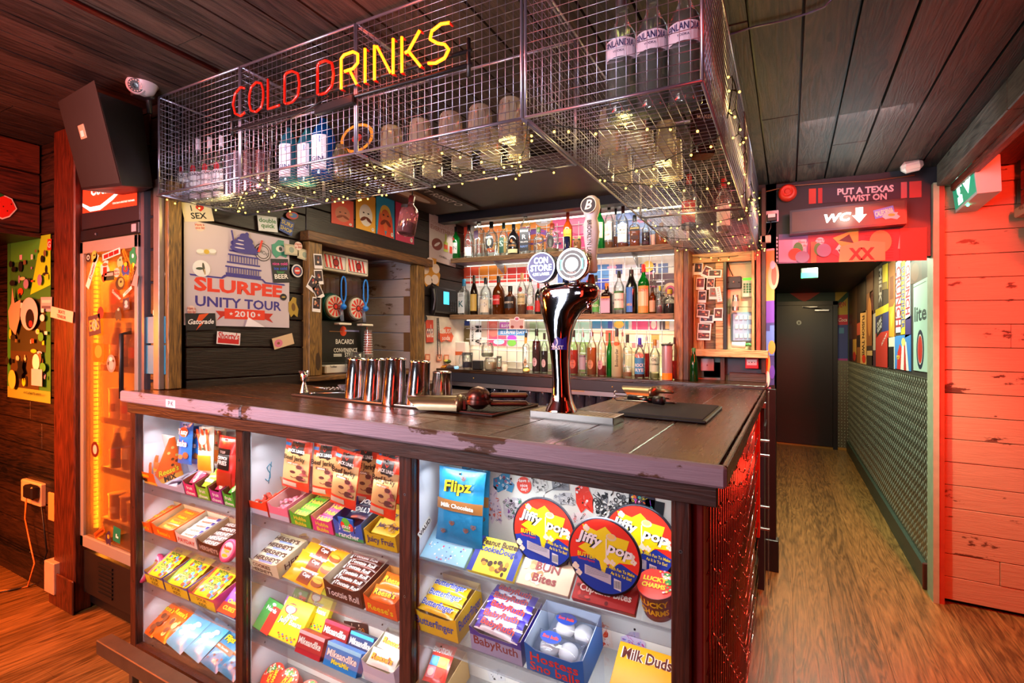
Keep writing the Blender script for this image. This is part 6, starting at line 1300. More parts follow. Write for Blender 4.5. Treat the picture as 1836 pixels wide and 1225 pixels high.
# ---------------------------------------------------------------- pine cupboard front right of the shelves
def wx(px,Y=3.60):return pY(px,560,Y).x
def wz(px,py,Y=3.60):q=pY(px,py,Y);return q.z-T(q.x)
cu=thing('pine_cupboard','open pine-framed wall cupboard with photos pinned left and controls inside','cupboard',(-.36,3.6,wz(1300,640)))
m=MB();zt0,zt1=wz(1300,470),wz(1300,453);m.rbox(wx(1228),wx(1362),3.585,3.62,zt0,zt1,W_PINE,.002);part(m,'head_board',cu)
zb1,zb0_=wz(1300,627),wz(1300,640)
m=MB();m.rbox(wx(1229),wx(1377,3.54),3.54,3.66,zb0_,zb1,W_PINE,.002);part(m,'sill',cu)
m=MB();m.rbox(wx(1243),wx(1262),3.60,3.62,zb1,zt0,W_PINEZ,.002);part(m,'upright',cu)
m=MB();planks(m,wx(1262),wx(1300),zb1,zt0,.10,W_OLD,lambda a,b,c2,d2,j:m.rbox(a,b,3.625,3.65,c2,d2,W_OLD,.001),gap=.002);planks(m,wx(1283),wx(1297),zb1,zt0,.075,W_PINE,lambda a,b,c2,d2,j:m.rbox(a,b,3.60,3.624,c2,d2,W_PINE,.001),gap=.003);part(m,'board_lining',cu)
m=MB();m.rbox(wx(1297),wx(1303),3.59,3.66,zb1,zt0,BLACK,.002);part(m,'divider',cu)
m=MB();planks(m,wx(1303),wx(1350),zb1,zt0,.14,W_OLD,lambda a,b,c2,d2,j:m.rbox(a,b,3.655,3.67,c2,d2,mottled('C8B890',.5),.001),gap=.002);part(m,'back_board',cu)
m=MB();m.rbox(wx(1348),wx(1353),3.57,3.66,zb1,zt1,W_PINEZ,.002);m.rbox(wx(1356),wx(1364),3.58,3.66,zb1-.01,zt1,wood('5A1A10','A84A2A','Z',None,'X',.5,1.4),.002);part(m,'upright',cu)
m=MB();m.rbox(wx(1365),wx(1373),3.60,3.675,1.25,2.42,wood('1C0F0A','4A2A1C','Z',None,'X',.5,1.4),.002);tag(m.build('post',tilt=True),'dark wooden post between the pine cupboard and the purple mural','post')
m=MB();m.rbox(wx(1292,3.64),wx(1300,3.64),3.62,3.66,1.19,zb0_,wood('3A2418','6A4A34','Z',None,'X',.5,1.4),.002);tag(m.build('post',tilt=True),'short brown post under the pine cupboard sill','post')
for i,(cx,cy,w_,h_,r,c)in enumerate(((1236,488,14,22,0,'3A1A10'),(1252,482,15,22,.0,'2A1A1A'),(1267,488,14,20,-.4,'4A1A1A'),(1282,491,24,14,0,'2A2010'),(1256,509,15,22,.0,'5A1418'),(1274,509,14,21,0,'3A1A10'),(1259,532,15,22,0,'3A1010'),(1279,526,15,22,0,'6A6A60'),(1257,552,15,14,0,'2A1410'),(1261,563,23,14,-.1,'4A2018'),(1267,572,25,14,0,'14203A'),(1288,564,16,23,0,'4A2A18'),(1263,588,24,16,-.06,'3A2010'),(1262,603,24,14,-.02,'4A2014'))):
    note(Y_,3.598,cx,cy,w_,h_,c,'instant photo, %s of fourteen pinned in the pine cupboard'%('1st from the top left','2nd','3rd','4th','5th','6th','7th','8th','9th','10th','11th','12th','13th','last')[i],sh='p',rot=r,cat='instant photo',off=.002+.0012*(i%5),group='instant photos in the pine cupboard')
note(Y_,3.596,1289,528,9,27,'E8E0E0','white slanting strip reading ROLLIN over the instant photos',rot=.2,off=.009,fn=lambda m,sx,sy:[m.text(ch,0,sy*(.38-.15*i),sy*.11,mat('A03A3A' if i<4 else '3A3A6A',.5),z=.0016,rot=R(90))for i,ch in enumerate('ROLLIN')])
def boxY(px0,py0,px1,py1,Y,dep,m_,mb=None,r=.004):
    a,b_=pY(px0,py1,Y),pY(px1,py0,Y);mb=mb or MB();mb.rbox(a.x,b_.x,Y,Y+dep,a.z,b_.z,m_,r);return mb
m=boxY(1302,495,1329,518,3.63,.03,mat('2A2C30',.45));q=pY(1315,506,3.628);m.ball(q,.007,mat('C8C8C8',.3,1),8);m.ball(pY(1306,506,3.628),.005,BLACK,6);m.ball(pY(1325,506,3.628),.005,BLACK,6);m.tube([pY(1314,495,3.64),pY(1308,482,3.65),pY(1305,470,3.65)],.003,BLACK,5);tag(m.build('volume_control'),'square black wall control with a knob in the pine cupboard','wall control')
m=boxY(1330,497,1354,534,3.63,.03,mottled('C0C4A8',.45,0,.06),r=.006);kp=m.build('alarm_keypad');tag(kp,'cream alarm keypad with a lit green display in the pine cupboard','keypad')
m=boxY(1332,498,1347,503,3.627,.004,mat('40E818',.4,0,2));m.build('display',kp)
for r_ in range(4):
    for c2 in range(3):m=boxY(1333+5*c2,508+4.5*r_,1336.5+5*c2,511.5+4.5*r_,3.626,.005,mat('3A6A30',.4),r=.001);m.build('button',kp)
m=boxY(1311,559,1350,614,3.63,.03,mottled('8AA0B8',.4,.3,.05),r=.012);sp_=m.build('switch_panel');tag(sp_,'blue-grey metal panel with three rows of white switches in the pine cupboard','switch panel')
for r_ in range(3):
    for c2 in range(4):m=boxY(1318+8*c2,565.5+16.5*r_,1323.5+8*c2,573.5+16.5*r_,3.622,.008,mat('D8DCD8',.4),r=.002);m.build('light_switch',sp_)
m=MB();q=pY(1319,557,3.60);m.lathe([(.02,0),(.02,.075),(.017,.08),(.018,.10)],mottled('A8A8A8',.3,.9),14);m.lathe([(.0205,.025),(.0205,.06)],mat('B89A8A',.5),14,cap=False);tag(m.build('metal_tin',loc=q),'small steel tin above the switch panel in the pine cupboard','tin')
q=pY(1312,622,3.59);m=MB();m.tube([(0,0,.014),(.08,0,.010)],[.018,.022],mat('D8D8D0',.4),12);m.tube([(.08,0,.012),(.10,0,.016),(.13,0,.006)],.01,mat('3A8A48',.4),8);tag(m.build('paper_roll',loc=q),'white and green rolled bag lying on the pine cupboard sill','roll')
m=MB();m.frame((0,3.668,0),(1,0,0),(0,0,1))
for x0,y0,x1,y1,c in((1229,640,1292,676,'3A6A6A'),(1262,650,1292,676,'4A9A58'),(1300,640,1372,672,'3A4A5A'),(1229,470,1243,640,'28304A')):
    a,b_=pY(x0,y1,3.668),pY(x1,y0,3.668);m.rect(a.x,a.z,b_.x,b_.z,mottled(c,.5),.002)
tag(m.build('mural_strip'),'teal, green and slate painted strip of wall under the pine cupboard','mural')
m=boxY(1256,643,1280,665,3.65,.015,mat('D8C0C8',.4),r=.003);q=pY(1268,655,3.648);m.ball(q,.006,mat('A88A90',.4),8,sy=.4);tag(m.build('isolator_switch'),'pinkish-white blank wall plate under the pine cupboard','wall plate')
m=boxY(1336,641,1360,661,3.62,.03,mat('C81E34',.4),r=.003);fc_=m.build('fire_call_point');tag(fc_,'small red fire call point under the right end of the pine cupboard','call point')
m=boxY(1339,645,1357,655,3.617,.003,mat('E8E4E8',.4),r=.001);q=pY(1348,650,3.616);m.ball(q,.004,BLACK,6,sy=.2);m.ball(pY(1343,650,3.616),.003,BLACK,6,sy=.2);m.ball(pY(1353,650,3.616),.003,BLACK,6,sy=.2);m.build('glass_plate',fc_)
# ---------------------------------------------------------------- mural and things left of the corridor mouth
PY_=3.679
s=Sheet(Y_,PY_,1372.5,447,692,1388.5,692,col='3A3A7A',off=.002);s.r(0,.62,1,1,'E8924A');s.r(0,.985,1,1,'C8B0C8');s.r(0,.46,1,.62,'6A3AA8');s.o(.9,.8,.6,.10,'D8A088');s.o(.95,.8,.3,.07,'E05848');s.o(.8,.88,.3,.03,'C8A8C8');s.p([(.0,.40),(.5,.40),(.5,.44),(1,.44),(1,.22),(0,.22)],'5A78C8');s.o(.3,.15,.25,.08,'E89040');s.o(.7,.28,.4,.05,'E89040');s.o(.2,.05,.3,.06,'E8E0D8');s.o(.75,.1,.3,.05,'5A3AA8')
s.done('mural','orange, purple and blue painted strip beside the corridor mouth','mural')
s=Sheet(Y_,PY_,1363,692,818,1389.5,818,col='B82424',off=.002);s.r(0,.75,1,1,'181418');s.t('.18',.5,.93,.08,'E870A0',w=.5);s.t('PM',.6,.80,.07,'E8E0E0',w=.55);s.t('PRE',.65,.69,.05,'E8D8D0',w=.5);s.t('AM',.65,.60,.10,'E8E0E0',w=.6);s.o(.6,.36,.38,.17,'E0DCD8');s.o(.6,.36,.30,.13,'181418');s.o(.6,.36,.2,.08,'D8D4D0');s.o(.52,.38,.06,.03,'181418');s.t('OCTOB',.62,.09,.09,'F0E8E8',w=.7)
s.done('poster','red and black gig poster with a round skull badge reading OCTOB','poster')
m=MB();m.rbox(-.145,-.055,3.62,3.70,.0,.20,mottled('14141A',.4),.004);m.rbox(-.135,-.07,3.64,3.69,.2,1.15,mottled('1A1214',.4,0,.5,12),.003);struct('pillar_base',m)
# clear holder with metal brackets at the end of the bar
m=MB();m.box(-.10,-.094,3.12,3.20,.12,1.17,glass('E0ECE8',.12,.05,'C8D8D4'));ho=m.build('acrylic_sheet',tilt=True);tag(ho,'tall clear acrylic sheet on steel brackets at the end of the bar','acrylic sheet')
for z in(.42,.54,.82,.9):m=MB();m.rbox(-.14,-.09,3.10,3.12,z,z+.012,STEEL,.002);m.rbox(-.14,-.135,3.10,3.12,z,z+.05,STEEL,.001);m.build('bracket',ho,tilt=True)
# over the corridor mouth
LY=3.699
s=Sheet(Y_,LY,1450,339,366,1652,354,col='241A30',off=.003);s.r(0,0,.07,1,'C83A2A');s.r(.09,0,.13,1,'B82A28');s.r(.83,0,.88,1,'B85A60');s.r(.9,0,1,1,'B03A38');s.t('PUT A TEXAS',.52,.66,.42,'D8C0CC',w=.5,b=.07);s.t('TWIST ON',.52,.18,.40,'D8C0CC',w=.38,b=.07)
s.done('texas_sign','dark purple board reading PUT A TEXAS TWIST ON above the toilet sign','sign')
s=Sheet(Y_,LY,1389,421,473,1661,467,col='8A2A38',off=.003)
s.r(0,0,.24,1,'6A4A78');s.r(.03,.05,.17,.8,'C088B0');s.r(.0,0,.03,1,'1A1420');s.r(.13,.3,.23,.8,'B8A0C0')
for i in range(7):s.o(.015,.1+.13*i,.008,.04,'D8D0E0')
for i in range(10):s.r(.62,.1+.08*i,.80,.12+.08*i,'6A1A24')
s.p([(.41,.8),(.53,1),(.58,1),(.58,.45),(.5,.35)],'B8A048');s.p([(.45,.7),(.52,.9),(.55,.6)],'2A1A14');s.o(.72,.62,.07,.36,'C88A58');s.p([(.45,.0),(.75,.02),(.75,.6),(.6,.68),(.46,.5)],'C8986A');s.t('XX',.6,.25,.4,'C82A24',w=.17,b=.09);s.r(.26,.0,.30,.7,'C85A38');s.r(.84,0,1,1,'A82A28')
for(x,y,rx,ry,c)in((.17,.45,.035,.25,'3A7A38'),(.15,.3,.05,.2,'B83A28'),(.31,.45,.03,.2,'3A7A38'),(.35,.4,.05,.22,'7A6A90'),(.2,.2,.05,.2,'7A6A90')):s.o(x,y,rx,ry,c)
s.done('mural','red printed board with a bottle, a lime and XX under the toilet sign','mural')
note(Y_,LY,1439,438,17,17,'E0B8C0','round pale sticker left of the corridor mouth board','Have a|nice day','B83A38',sh='o',off=.006);note(Y_,LY,1470,433,16,14,'E0B8C0','second round pale sticker on the red printed board','Have a|nice day','B83A38',sh='o',off=.006);note(Y_,LY,1504,448,17,22,'C83048','red and white carton sticker on the red printed board',rot=-.5,off=.006,fn=ex(('r',-.35,-.1,.35,.4,'E8D0D8')));note(Y_,LY,1511,452,14,16,'2A1418','instant photo on the red printed board',sh='p',rot=.5,cat='instant photo',off=.0075)
note(Y_,LY,1634,434,46,26,'E0A0A0','torn pink note taped at the right end of the red printed board','as you|wish','B06A6A',rot=-.03,cat='paper note',off=.006,fn=None);note(Y_,LY,1640,417,20,13,'E8A8A8','round pale sticker above the torn pink note',sh='o',off=.005);note(Y_,LY,1625,450,18,14,'E8A8A8','round pale sticker below the torn pink note','Have|a day','B83A38',sh='o',off=.0075)
# the toilet sign
A_,B2=pY(1416,420,3.60),pY(1626,363,3.60);wc=thing('toilet_sign','black light box with a glowing WC and a down arrow','lit sign',(A_.x,3.6,A_.z))
m=MB();x0,x1,z0,z1=A_.x,B2.x,A_.z,A_.z+.145;zz=lambda x:K*(x-x0)*2.0
m.add([(x0,3.60,z0),(x1,3.60,z0),(x1,3.60,z1),(x0,3.60,z1),(x0,3.69,z0),(x1,3.69,z0),(x1,3.69,z1),(x0,3.69,z1)],[(0,1,2,3),(7,6,5,4),(0,4,5,1),(1,5,6,2),(2,6,7,3),(3,7,4,0)],mottled('1A1618',.35));pp(m,'box',wc)
m=MB();m.frame((x0,3.5995,z0),(1,0,0),(0,0,1));Wd=x1-x0;m.rect(.012,.012,Wd-.01,.133,mottled('3A2C20',.4,0,.5,6),.0005);pp(m,'face',wc)
m=MB();m.frame((x0,3.599,z0),(1,0,0),(0,0,1));EM=mat('F4FFE8',.4,0,7);m.text('WC',Wd*.43,.072,.05,EM,z=.001,w=.165,shear=.2,bold=.07);m.flat([(Wd*.585,.118),(Wd*.645,.118),(Wd*.645,.075),(Wd*.675,.075),(Wd*.615,.03),(Wd*.555,.075),(Wd*.585,.075)],EM,.001);pp(m,'lettering',wc)
point('sign_glow',(x0+Wd*.5,3.55,z0+.07),1.2,(.9,1,.85),.05)
note(Y_,3.599,1585,381,36,16,'3A6AB8','blue and yellow sticker on the right of the toilet sign','CALIFORNIA','E8D8A0',rot=.3,off=.003);note(Y_,3.599,1598,387,32,13,'B8A8B0','winged orange sticker on the right of the toilet sign',sh='i',off=.0045,fn=ex(('o',0,.1,.2,.2,'E89030')))
q=pY(1412,345,3.66);m=MB();m.M=Matrix.Translation(q)@Matrix.Rotation(R(90),4,'X');m.lathe([(.052,-.03),(.052,.0),(.042,.022),(.03,.026),(.026,.018),(.018,.018),(.014,.03)],mottled('C83424',.35),24);tag(m.build('fire_alarm'),'round red fire alarm sounder left of the Texas board','alarm')
m=boxY(1372,376,1396,399,3.66,.03,mottled('C8C0D0',.4,0,.05));pl_=m.build('wall_socket');tag(pl_,'white wall socket with a black plug above the purple mural','socket')
m=boxY(1375,382,1393,397,3.63,.03,mat('22202A',.4));m.tube([pY(1382,397,3.64),pY(1382,408,3.64),pY(1374,424,3.64)],.004,BLACK,6);m.box(pY(1377,384,3.629).x,pY(1390,384,3.629).x,3.628,3.63,pY(1380,390,3.63).z,pY(1380,384,3.63).z,mat('D8D4DC',.4));m.build('plug',pl_)
m=boxY(1363,421,1382,436,3.60,.03,mottled('B8A8A0',.4,0,.08));tag(m.build('junction_box'),'small clear junction box hanging below the wall socket','junction box')
q=pY(1635,299,3.55);m=MB();m.M=Matrix.Translation(q)@Matrix.Rotation(R(-8),4,'Y');m.rbox(-.05,.05,-.03,.03,-.028,.035,mottled('D8D0C8',.35,0,.08),.02);m.box(-.035,.03,-.031,-.03,-.02,.0,mat('E8E8D8',.2));m.tube([(0,0,.03),(.01,.02,.09)],.012,WHITE,6);tag(m.build('motion_sensor'),'white motion sensor in the ceiling corner above the Texas board','sensor')
m=MB();m.tube([pY(1345,350,3.66),pY(1420,333,3.68),pY(1500,327,3.69),pY(1560,325,3.69),pY(1640,314,3.69)],.004,mat('7A4A30',.4),5);tag(m.build('cable'),'thin cable clipped along the top of the wall over the corridor','cable')
a=[pZ(x,y,CEIL-.004)for x,y in((1308,62),(1352,48),(1400,38),(1448,24),(1478,12),(1494,-4))];m=MB();m.tube(a,.0035,mat('4A3A5A',.3,.3),6)
for v in m.v:v.z=min(v.z,CEIL-.002+T(v.x))
tag(m.build('cable'),'thin dark cable clipped across the ceiling boards','cable')
# corridor: exit sign over it, small green box, murals on its right wall
XE=.80
P1,P2,P3,P4=pX(1705,324,XE),pX(1745,283,XE),pX(1752.5,347,XE+.02),pX(1713.5,382,XE+.02)
es=thing('exit_sign','green emergency exit sign with a running figure and a down arrow','exit sign',(P4.x,P4.y,P4.z))
dx=Vector((.10,0,0));m=MB();m.add([P1,P2,P3,P4,P1+dx*1.0,P2+dx*1.0,P3+dx*.9,P4+dx*.9],[(0,3,2,1),(4,5,6,7),(0,1,5,4),(1,2,6,5),(2,3,7,6),(3,0,4,7)],mottled('E0DCD8',.4,0,.04));pp(m,'housing',es)
m=MB();u=P3-P4;w_=P1-P4;n=u.cross(w_).normalized();o_=P4+n*.001;m.M=Matrix(((u.x,w_.x,n.x,o_.x),(u.y,w_.y,n.y,o_.y),(u.z,w_.z,n.z,o_.z),(0,0,0,1)))
EG,EW=mat('0FA078',.4,0,.7),mat('D8FFF0',.4,0,2.2);m.rect(.02,.07,.98,.98,EG,.0005)
m.oval(.30,.86,.06,.065,EW,.001);m.rect(.22,.2,.44,.93,mat('0FA078',.4,0,.7),.0008);
m.rect(.20,.12,.42,.34,EW,.001);m.flat([(.22,.45),(.36,.42),(.36,.75),(.20,.78)],EW,.0011);m.flat([(.12,.62),(.22,.66),(.22,.74),(.10,.72)],EW,.0011);m.flat([(.36,.70),(.46,.60),(.44,.54),(.34,.62)],EW,.0011);m.flat([(.30,.45),(.40,.30),(.36,.22),(.22,.45)],EW,.0011)
m.flat([(.62,.86),(.74,.86),(.74,.55),(.86,.60),(.68,.2),(.50,.60),(.62,.55)],EW,.001);pp(m,'sign_face',es)
m=MB();q=P4+u*.45+Vector((.012,0,-.004));m.ball(q,.006,mat('30FFB0',.4,0,30),8);pp(m,'indicator',es)
m=MB();b0=P2+Vector((.02,.12,.0));m.tube([b0,b0+Vector((.0,.02,.05)),b0+Vector((.02,-.1,.09)),b0+Vector((0,-.4,.08))],.005,mat('C83A20',.4),6);m.tube([b0+Vector((0,.1,0)),b0+Vector((-.01,.3,.03)),b0+Vector((0,.35,.0))],.005,mat('C83A20',.4),6);pp(m,'cable',es)
m=MB();q=pX(1690,331,.80);m.tube([q+Vector((0,-.07,0)),q+Vector((0,.08,-.0))],.03,mottled('D8B0A0',.35),10);tag(m.build('round_lamp'),'small round lamp fixed to the red beam behind the exit sign','lamp')
m=MB();q=pY(1452,494,5.2);m.rbox(q.x-.07,q.x+.06,5.15,5.25,q.z-.03,q.z+.06,mottled('586058',.4),.006);m.box(q.x-.068,q.x+.058,5.149,5.15,q.z-.026,q.z+.02,mat('20E070',.4,0,2));tag(m.build('emergency_light'),'small green-lit emergency light under the corridor ceiling','emergency light')
s=Sheet(Y_,8.498,1390,519,544,1497,544,col='1F4A4A',off=.002);s.p([(.15,1),(.35,1),(.5,.7),(.65,1),(.85,1),(.6,.3),(.5,.1),(.4,.3)],'C83A34');s.done('mural','teal board with a red heart shape above the black corridor door','mural')
s=Sheet(Y_,8.496,1497.5,519,647,1520,647,col='3A4A9A',off=.002);s.r(0,.64,1,1,'C8B040');s.p([(0,.72),(1,.88),(1,.96),(0,.8)],'1F5A3A');s.t('DEW',.5,.78,.07,'C82A30',w=.8,rot=.2);s.r(0,.5,1,.64,'C82A4A');s.t('Coca',.6,.57,.05,'F0E8E8',w=.7,sh=.3);s.r(0,.0,1,.03,'A83A9A');s.r(.3,.38,.7,.46,'4A8AC0');s.done('mural','yellow, red and blue printed board beside the corridor door','mural')
# right corridor wall boards, near ones last
XC=.741
def cm(lab,x0,t0,b0,x1,b1,col,fn=None):
    s=Sheet(X_,XC,x0,t0,b0,x1,b1,col=col,off=.003,th=.003)
    if fn:fn(s)
    s.done('wall_board',lab,'printed board','printed advert boards above the tread plate')
VT=lambda txt,c,c2=None,h=.6:(lambda s:[s.t(ch,.5,.92-(.86/(len(txt)))*i,.8/len(txt)*.9,c,w=h,rot=0)for i,ch in enumerate(txt)])
def rotT(txt,c,hh=.5):
    def f(s):
        n=len(txt);M0=s.M.copy();s.M=M0@Matrix.Translation((.5,.5,0))@Matrix.Diagonal((1/s.Wd,1/s.Ht,1,1))@Matrix.Rotation(R(-90),4,'Z')
        s.text(txt,0,0,s.Wd*hh,mat(c,.5),z=s.lv(),w=s.Ht*.85,bold=.06);s.M=M0
    return f
cm('dark brown printed board, farthest on the corridor wall',1521,519,648,1528,649,'3A2A1E',lambda s:(s.r(0,.3,1,.5,'6A4A30'),s.r(0,0,1,.15,'2A1A14')))
cm('brown and red printed board next to the farthest one',1528,516,649,1537,651,'5A3420',lambda s:(s.r(0,.55,1,1,'4A3626'),s.r(.2,.1,.9,.3,'C8A04A'),s.o(.5,.08,.3,.06,'C83A28')))
cm('dark printed board with red figures',1537,510,651,1543,652,'2A1C18',lambda s:(s.r(0,0,1,.2,'8A5A30'),s.r(0,.35,1,.5,'A84A38')))
cm('cream board with upright black words, in the middle of the corridor wall',1543,562,652,1554,654,'D8B070',lambda s:(rotT('FUSION TWIST','2A1A14',.4)(s),s.o(.6,.1,.3,.08,'D83A20')))
cm('black and brown board above the cream one',1543,497,562,1553,560,'1A1614')
cm('warm brown photographic board',1554,487,654,1566,656,'8A5428',lambda s:(s.r(0,0,1,.2,'3A2A20'),s.r(.1,.1,.9,.15,'C8A870'),s.o(.5,.5,.3,.2,'B87A3A'),s.r(.0,.75,1,1,'5A3A28')))
cm('dark red lettered board',1560,480,566,1568,563,'4A241E',rotT('COLD ONES','7A3A3A',.5))
cm('grey and white narrow board',1564,564,656,1571,657,'B8B4A8',lambda s:s.r(0,0,1,.3,'4A2A3A'))
cm('blue and red board with a white block of letters',1570.5,556,657,1594,660,'C03024',lambda s:(s.r(0,.58,1,1,'22306A'),s.r(0,.88,1,1,'D8C020'),s.p([(.08,.5),(.52,.6),(.58,.88),(.12,.8)],'141418'),s.t('DUNK',.33,.76,.08,'E8E8E8',w=.36,rot=.2),s.t('ROUND',.35,.66,.08,'E8E8E8',w=.36,rot=.2),s.t('SCOOP',.7,.45,.05,'F0D8D0',w=.4,rot=.3)))
cm('yellow and olive board in the upper row',1583,476,520,1592,518,'D8B820',lambda s:s.r(0,0,1,.3,'6A5A28'))
cm('black and white lettered strip in the upper row',1575,478,550,1583,549,'1A1A1C',rotT('MILK','D8D8D0',.6))
cm('grey-brown board in the upper row',1567,480,556,1575,554,'5A5448')
cm('amber photographic board with a bottle',1594,473,604,1607,604,'7A4A20',lambda s:(s.r(.1,0,.8,.4,'D88A20'),s.r(.2,.5,.7,.8,'5A2A14'),s.p([(.3,.3),(.9,.45),(.4,.1)],'F0B838')))
cm('cream square board with a black block',1592,606,660,1605,662,'C8C4B0',lambda s:s.r(.15,0,.9,.7,'141414'))
cm('white board with upright dark red letters ending in UNCH',1606,472,597,1617,596,'C8D0D0',lambda s:(rotT('CRUNCH','8A1E34',.8)(s)))
cm('yellow board with upright blue letters',1616,471,600,1624,599,'D8B828',rotT('BUTTERFINGER','2A3A8A',.7))
cm('second white board with upright dark red letters',1623.5,471,574,1633,571,'C8D8DC',rotT('CRUNCH','9A1E38',.8))
cm('blue board with a red and white popcorn tub',1605,603,661,1634,666,'3A7AC0',lambda s:(s.p([(.15,0),(.55,0),(.5,.6),(.35,.75),(.2,.5)],'C02A28'),s.p([(.4,0),(.9,0),(.75,.8),(.5,.85)],'D8D4D0'),s.p([(.6,.0),(.75,0),(.68,.8),(.62,.8)],'B82A28'),s.o(.58,.8,.12,.12,'D8C870'),s.t('POP',.25,.35,.12,'E8C848',w=.2)))
cm('violet strip under the upright red letters',1623.5,573,606,1634,600,'3A2A6A')
cm('dark red and black board above the green beer poster',1633,471,510,1664,503,'4A201C',lambda s:(s.r(.7,0,1,1,'141414'),s.o(.3,.5,.25,.4,'6A3A2A')))
def lite(s):
    s.t('lite',.5,.64,.17,'1E3A3A',w=.85,b=.05);s.o(.5,.24,.26,.22,'16223A');s.o(.5,.24,.18,.17,'C8CCC0');s.o(.5,.24,.165,.155,'C0281E');s.r(0,.96,.9,.965,'2A3A3A')
s=Sheet(X_,XC,1639,510,664,1665,668,col='A8C8B8',off=.004,th=.003);lite(s);s.done('beer_poster','pale green poster reading lite over a red oval, nearest on the corridor wall','poster')
# ---------------------------------------------------------------- left end of the room
s=Sheet(Y_,1.279,15,434,711.5,92,724,col='3A7A2E',off=.003)
s.r(0,.86,1,1,'4AA83A');s.p([(.55,.65),(1,.7),(1,1),(.8,1)],'9AD820');s.r(0,0,1,.07,'8A9A3A');s.r(0,.07,.08,1,'3A8A34');s.r(.08,.3,.9,.62,'3A3A1C');s.r(.08,.07,.75,.3,'4A3A1C')
rr=random.Random(4)
for i in range(70):
    x,y=rr.uniform(.08,.95),rr.uniform(.08,.92);c=rr.choice(['C8B8D8','8A7AA8','141414','D8C8A0','B84A28','1A1A1C','C8C820','E0D8E8','2A2A1C','4A9A3A','6A5A3A','2A2018'])
    (s.o if i%3 else lambda a,b,c_,d,e:s.r(a,b,a+c_,b+d,e))(x,y,rr.uniform(.02,.07),rr.uniform(.01,.035),c)
s.p([(.12,.55),(.2,.6),(.22,.7),(.28,.6),(.42,.62),(.4,.5),(.3,.4),(.15,.45)],'A8988A');s.o(.62,.53,.2,.1,'C0B4D0');s.o(.64,.50,.1,.06,'1A1216');s.o(.66,.47,.04,.02,'B82A28')
s.o(.22,.12,.09,.06,'D8B848');s.o(.78,.24,.08,.05,'E0E0E8');s.r(.68,.1,.92,.2,'B8B0D0');s.t('AND THATS WHY',.7,.05,.015,'141414',w=.4);s.star(.42,.19,.09,.05,7,mat('141414',.5),s.lv())
s.done('poster','tall green comic-style poster crowded with doodles on the left wall','poster')
note(Y_,1.279,91,439,7,20,'D83A28','small red heart sticker at the corner of the green poster','G','F0E8E8',off=.006);note(Y_,1.279,86,546,20,26,'9AA0B8','grey and white striped sticker on the right edge of the green poster',off=.007,fn=ex(('r',-.4,.1,.4,.3,'C8CCD8'),('r',-.4,-.3,.4,-.1,'5A5A6A')))
note(Y_,1.222,112,564,40,20,'E0B8A8','white sticker reading SKATE TENSOR on the red-lit post','SKATE|TENSOR','A01818',rot=-.12,off=.003)
q=pX(8,371,-3.68);m=MB();m.frame(q+Vector((.003,0,0)),(0,1,0),(0,0,1));kx_=.055
m.prism([(-.10,.02),(-.11,.05),(-.04,.075),(.03,.05),(.05,0),(.02,-.05),(-.01,-.07),(-.06,-.05)],.001,WHITE);m.flat([(-.095,.025),(-.10,.045),(-.04,.068),(.026,.046),(.044,0),(.016,-.045),(-.01,-.062),(-.055,-.045)],mat('E03020',.4),.0016)
m.flat([(-.10,.04),(-.04,.075),(.0,.06),(-.02,.045),(-.05,.055)],mat('1E6A20',.5),.002)
for i in range(7):m.oval(-.07+.016*i,.02-.02*(i%3),.003,.004,mat('3A1A08',.5),.0022,6)
tag(m.build('strawberry_sticker'),'white-edged strawberry sticker on the reddish bulkhead boards','sticker')
note(Y_,1.279,289,487,18,42,'E8D8B8','white-edged cartoon sticker of a yellow-legged figure on the dark boards',off=.004,sh='i',fn=ex(('o',0,.25,.2,.18,'8A98B8'),('o',0,-.15,.15,.25,'C8A820')))
note(Y_,1.279,285,561,18,9,'D8D0C8','small white sticker reading ALTID on the dark boards','ALLTID','141414',off=.004)
# wall socket, plug and flex
m=boxY(37,869,72,899,1.255,.03,mottled('D8B080',.4,0,.05),r=.006);so=m.build('wall_socket');tag(so,'cream double wall socket low on the left wall','socket')
m=boxY(40,874,55,893,1.215,.04,mat('1A1210',.4),r=.008);a=pY(47,893,1.23);m.tube([a,pY(45,930,1.24),pY(55,980,1.24),pY(62,1010,1.22),pZ(50,1052,.006),pZ(20,1058,.006),pZ(-30,1062,.006)],.004,mat('E87A28',.4),6);m.build('plug',so)
m=MB();m.tube([pY(72,890,1.262),pY(84,990,1.262),pZ(66,1046,.008),pZ(30,1056,.008),pZ(-30,1068,.008)],.004,BLACK,6);tag(m.build('cable'),'black cable trailing along the floor below the left wall socket','cable')
m=boxY(86,886,97,932,1.262,.01,mat('E89A50',.5),r=.002);tag(m.build('paper_note'),'narrow orange strip of paper beside the left wall socket','paper')
m=boxY(79,1012,96,1060,1.20,.05,mottled('C8A080',.5),r=.003);tag(m.build('wood_block'),'pale offcut of skirting at the foot of the red-lit post','block')
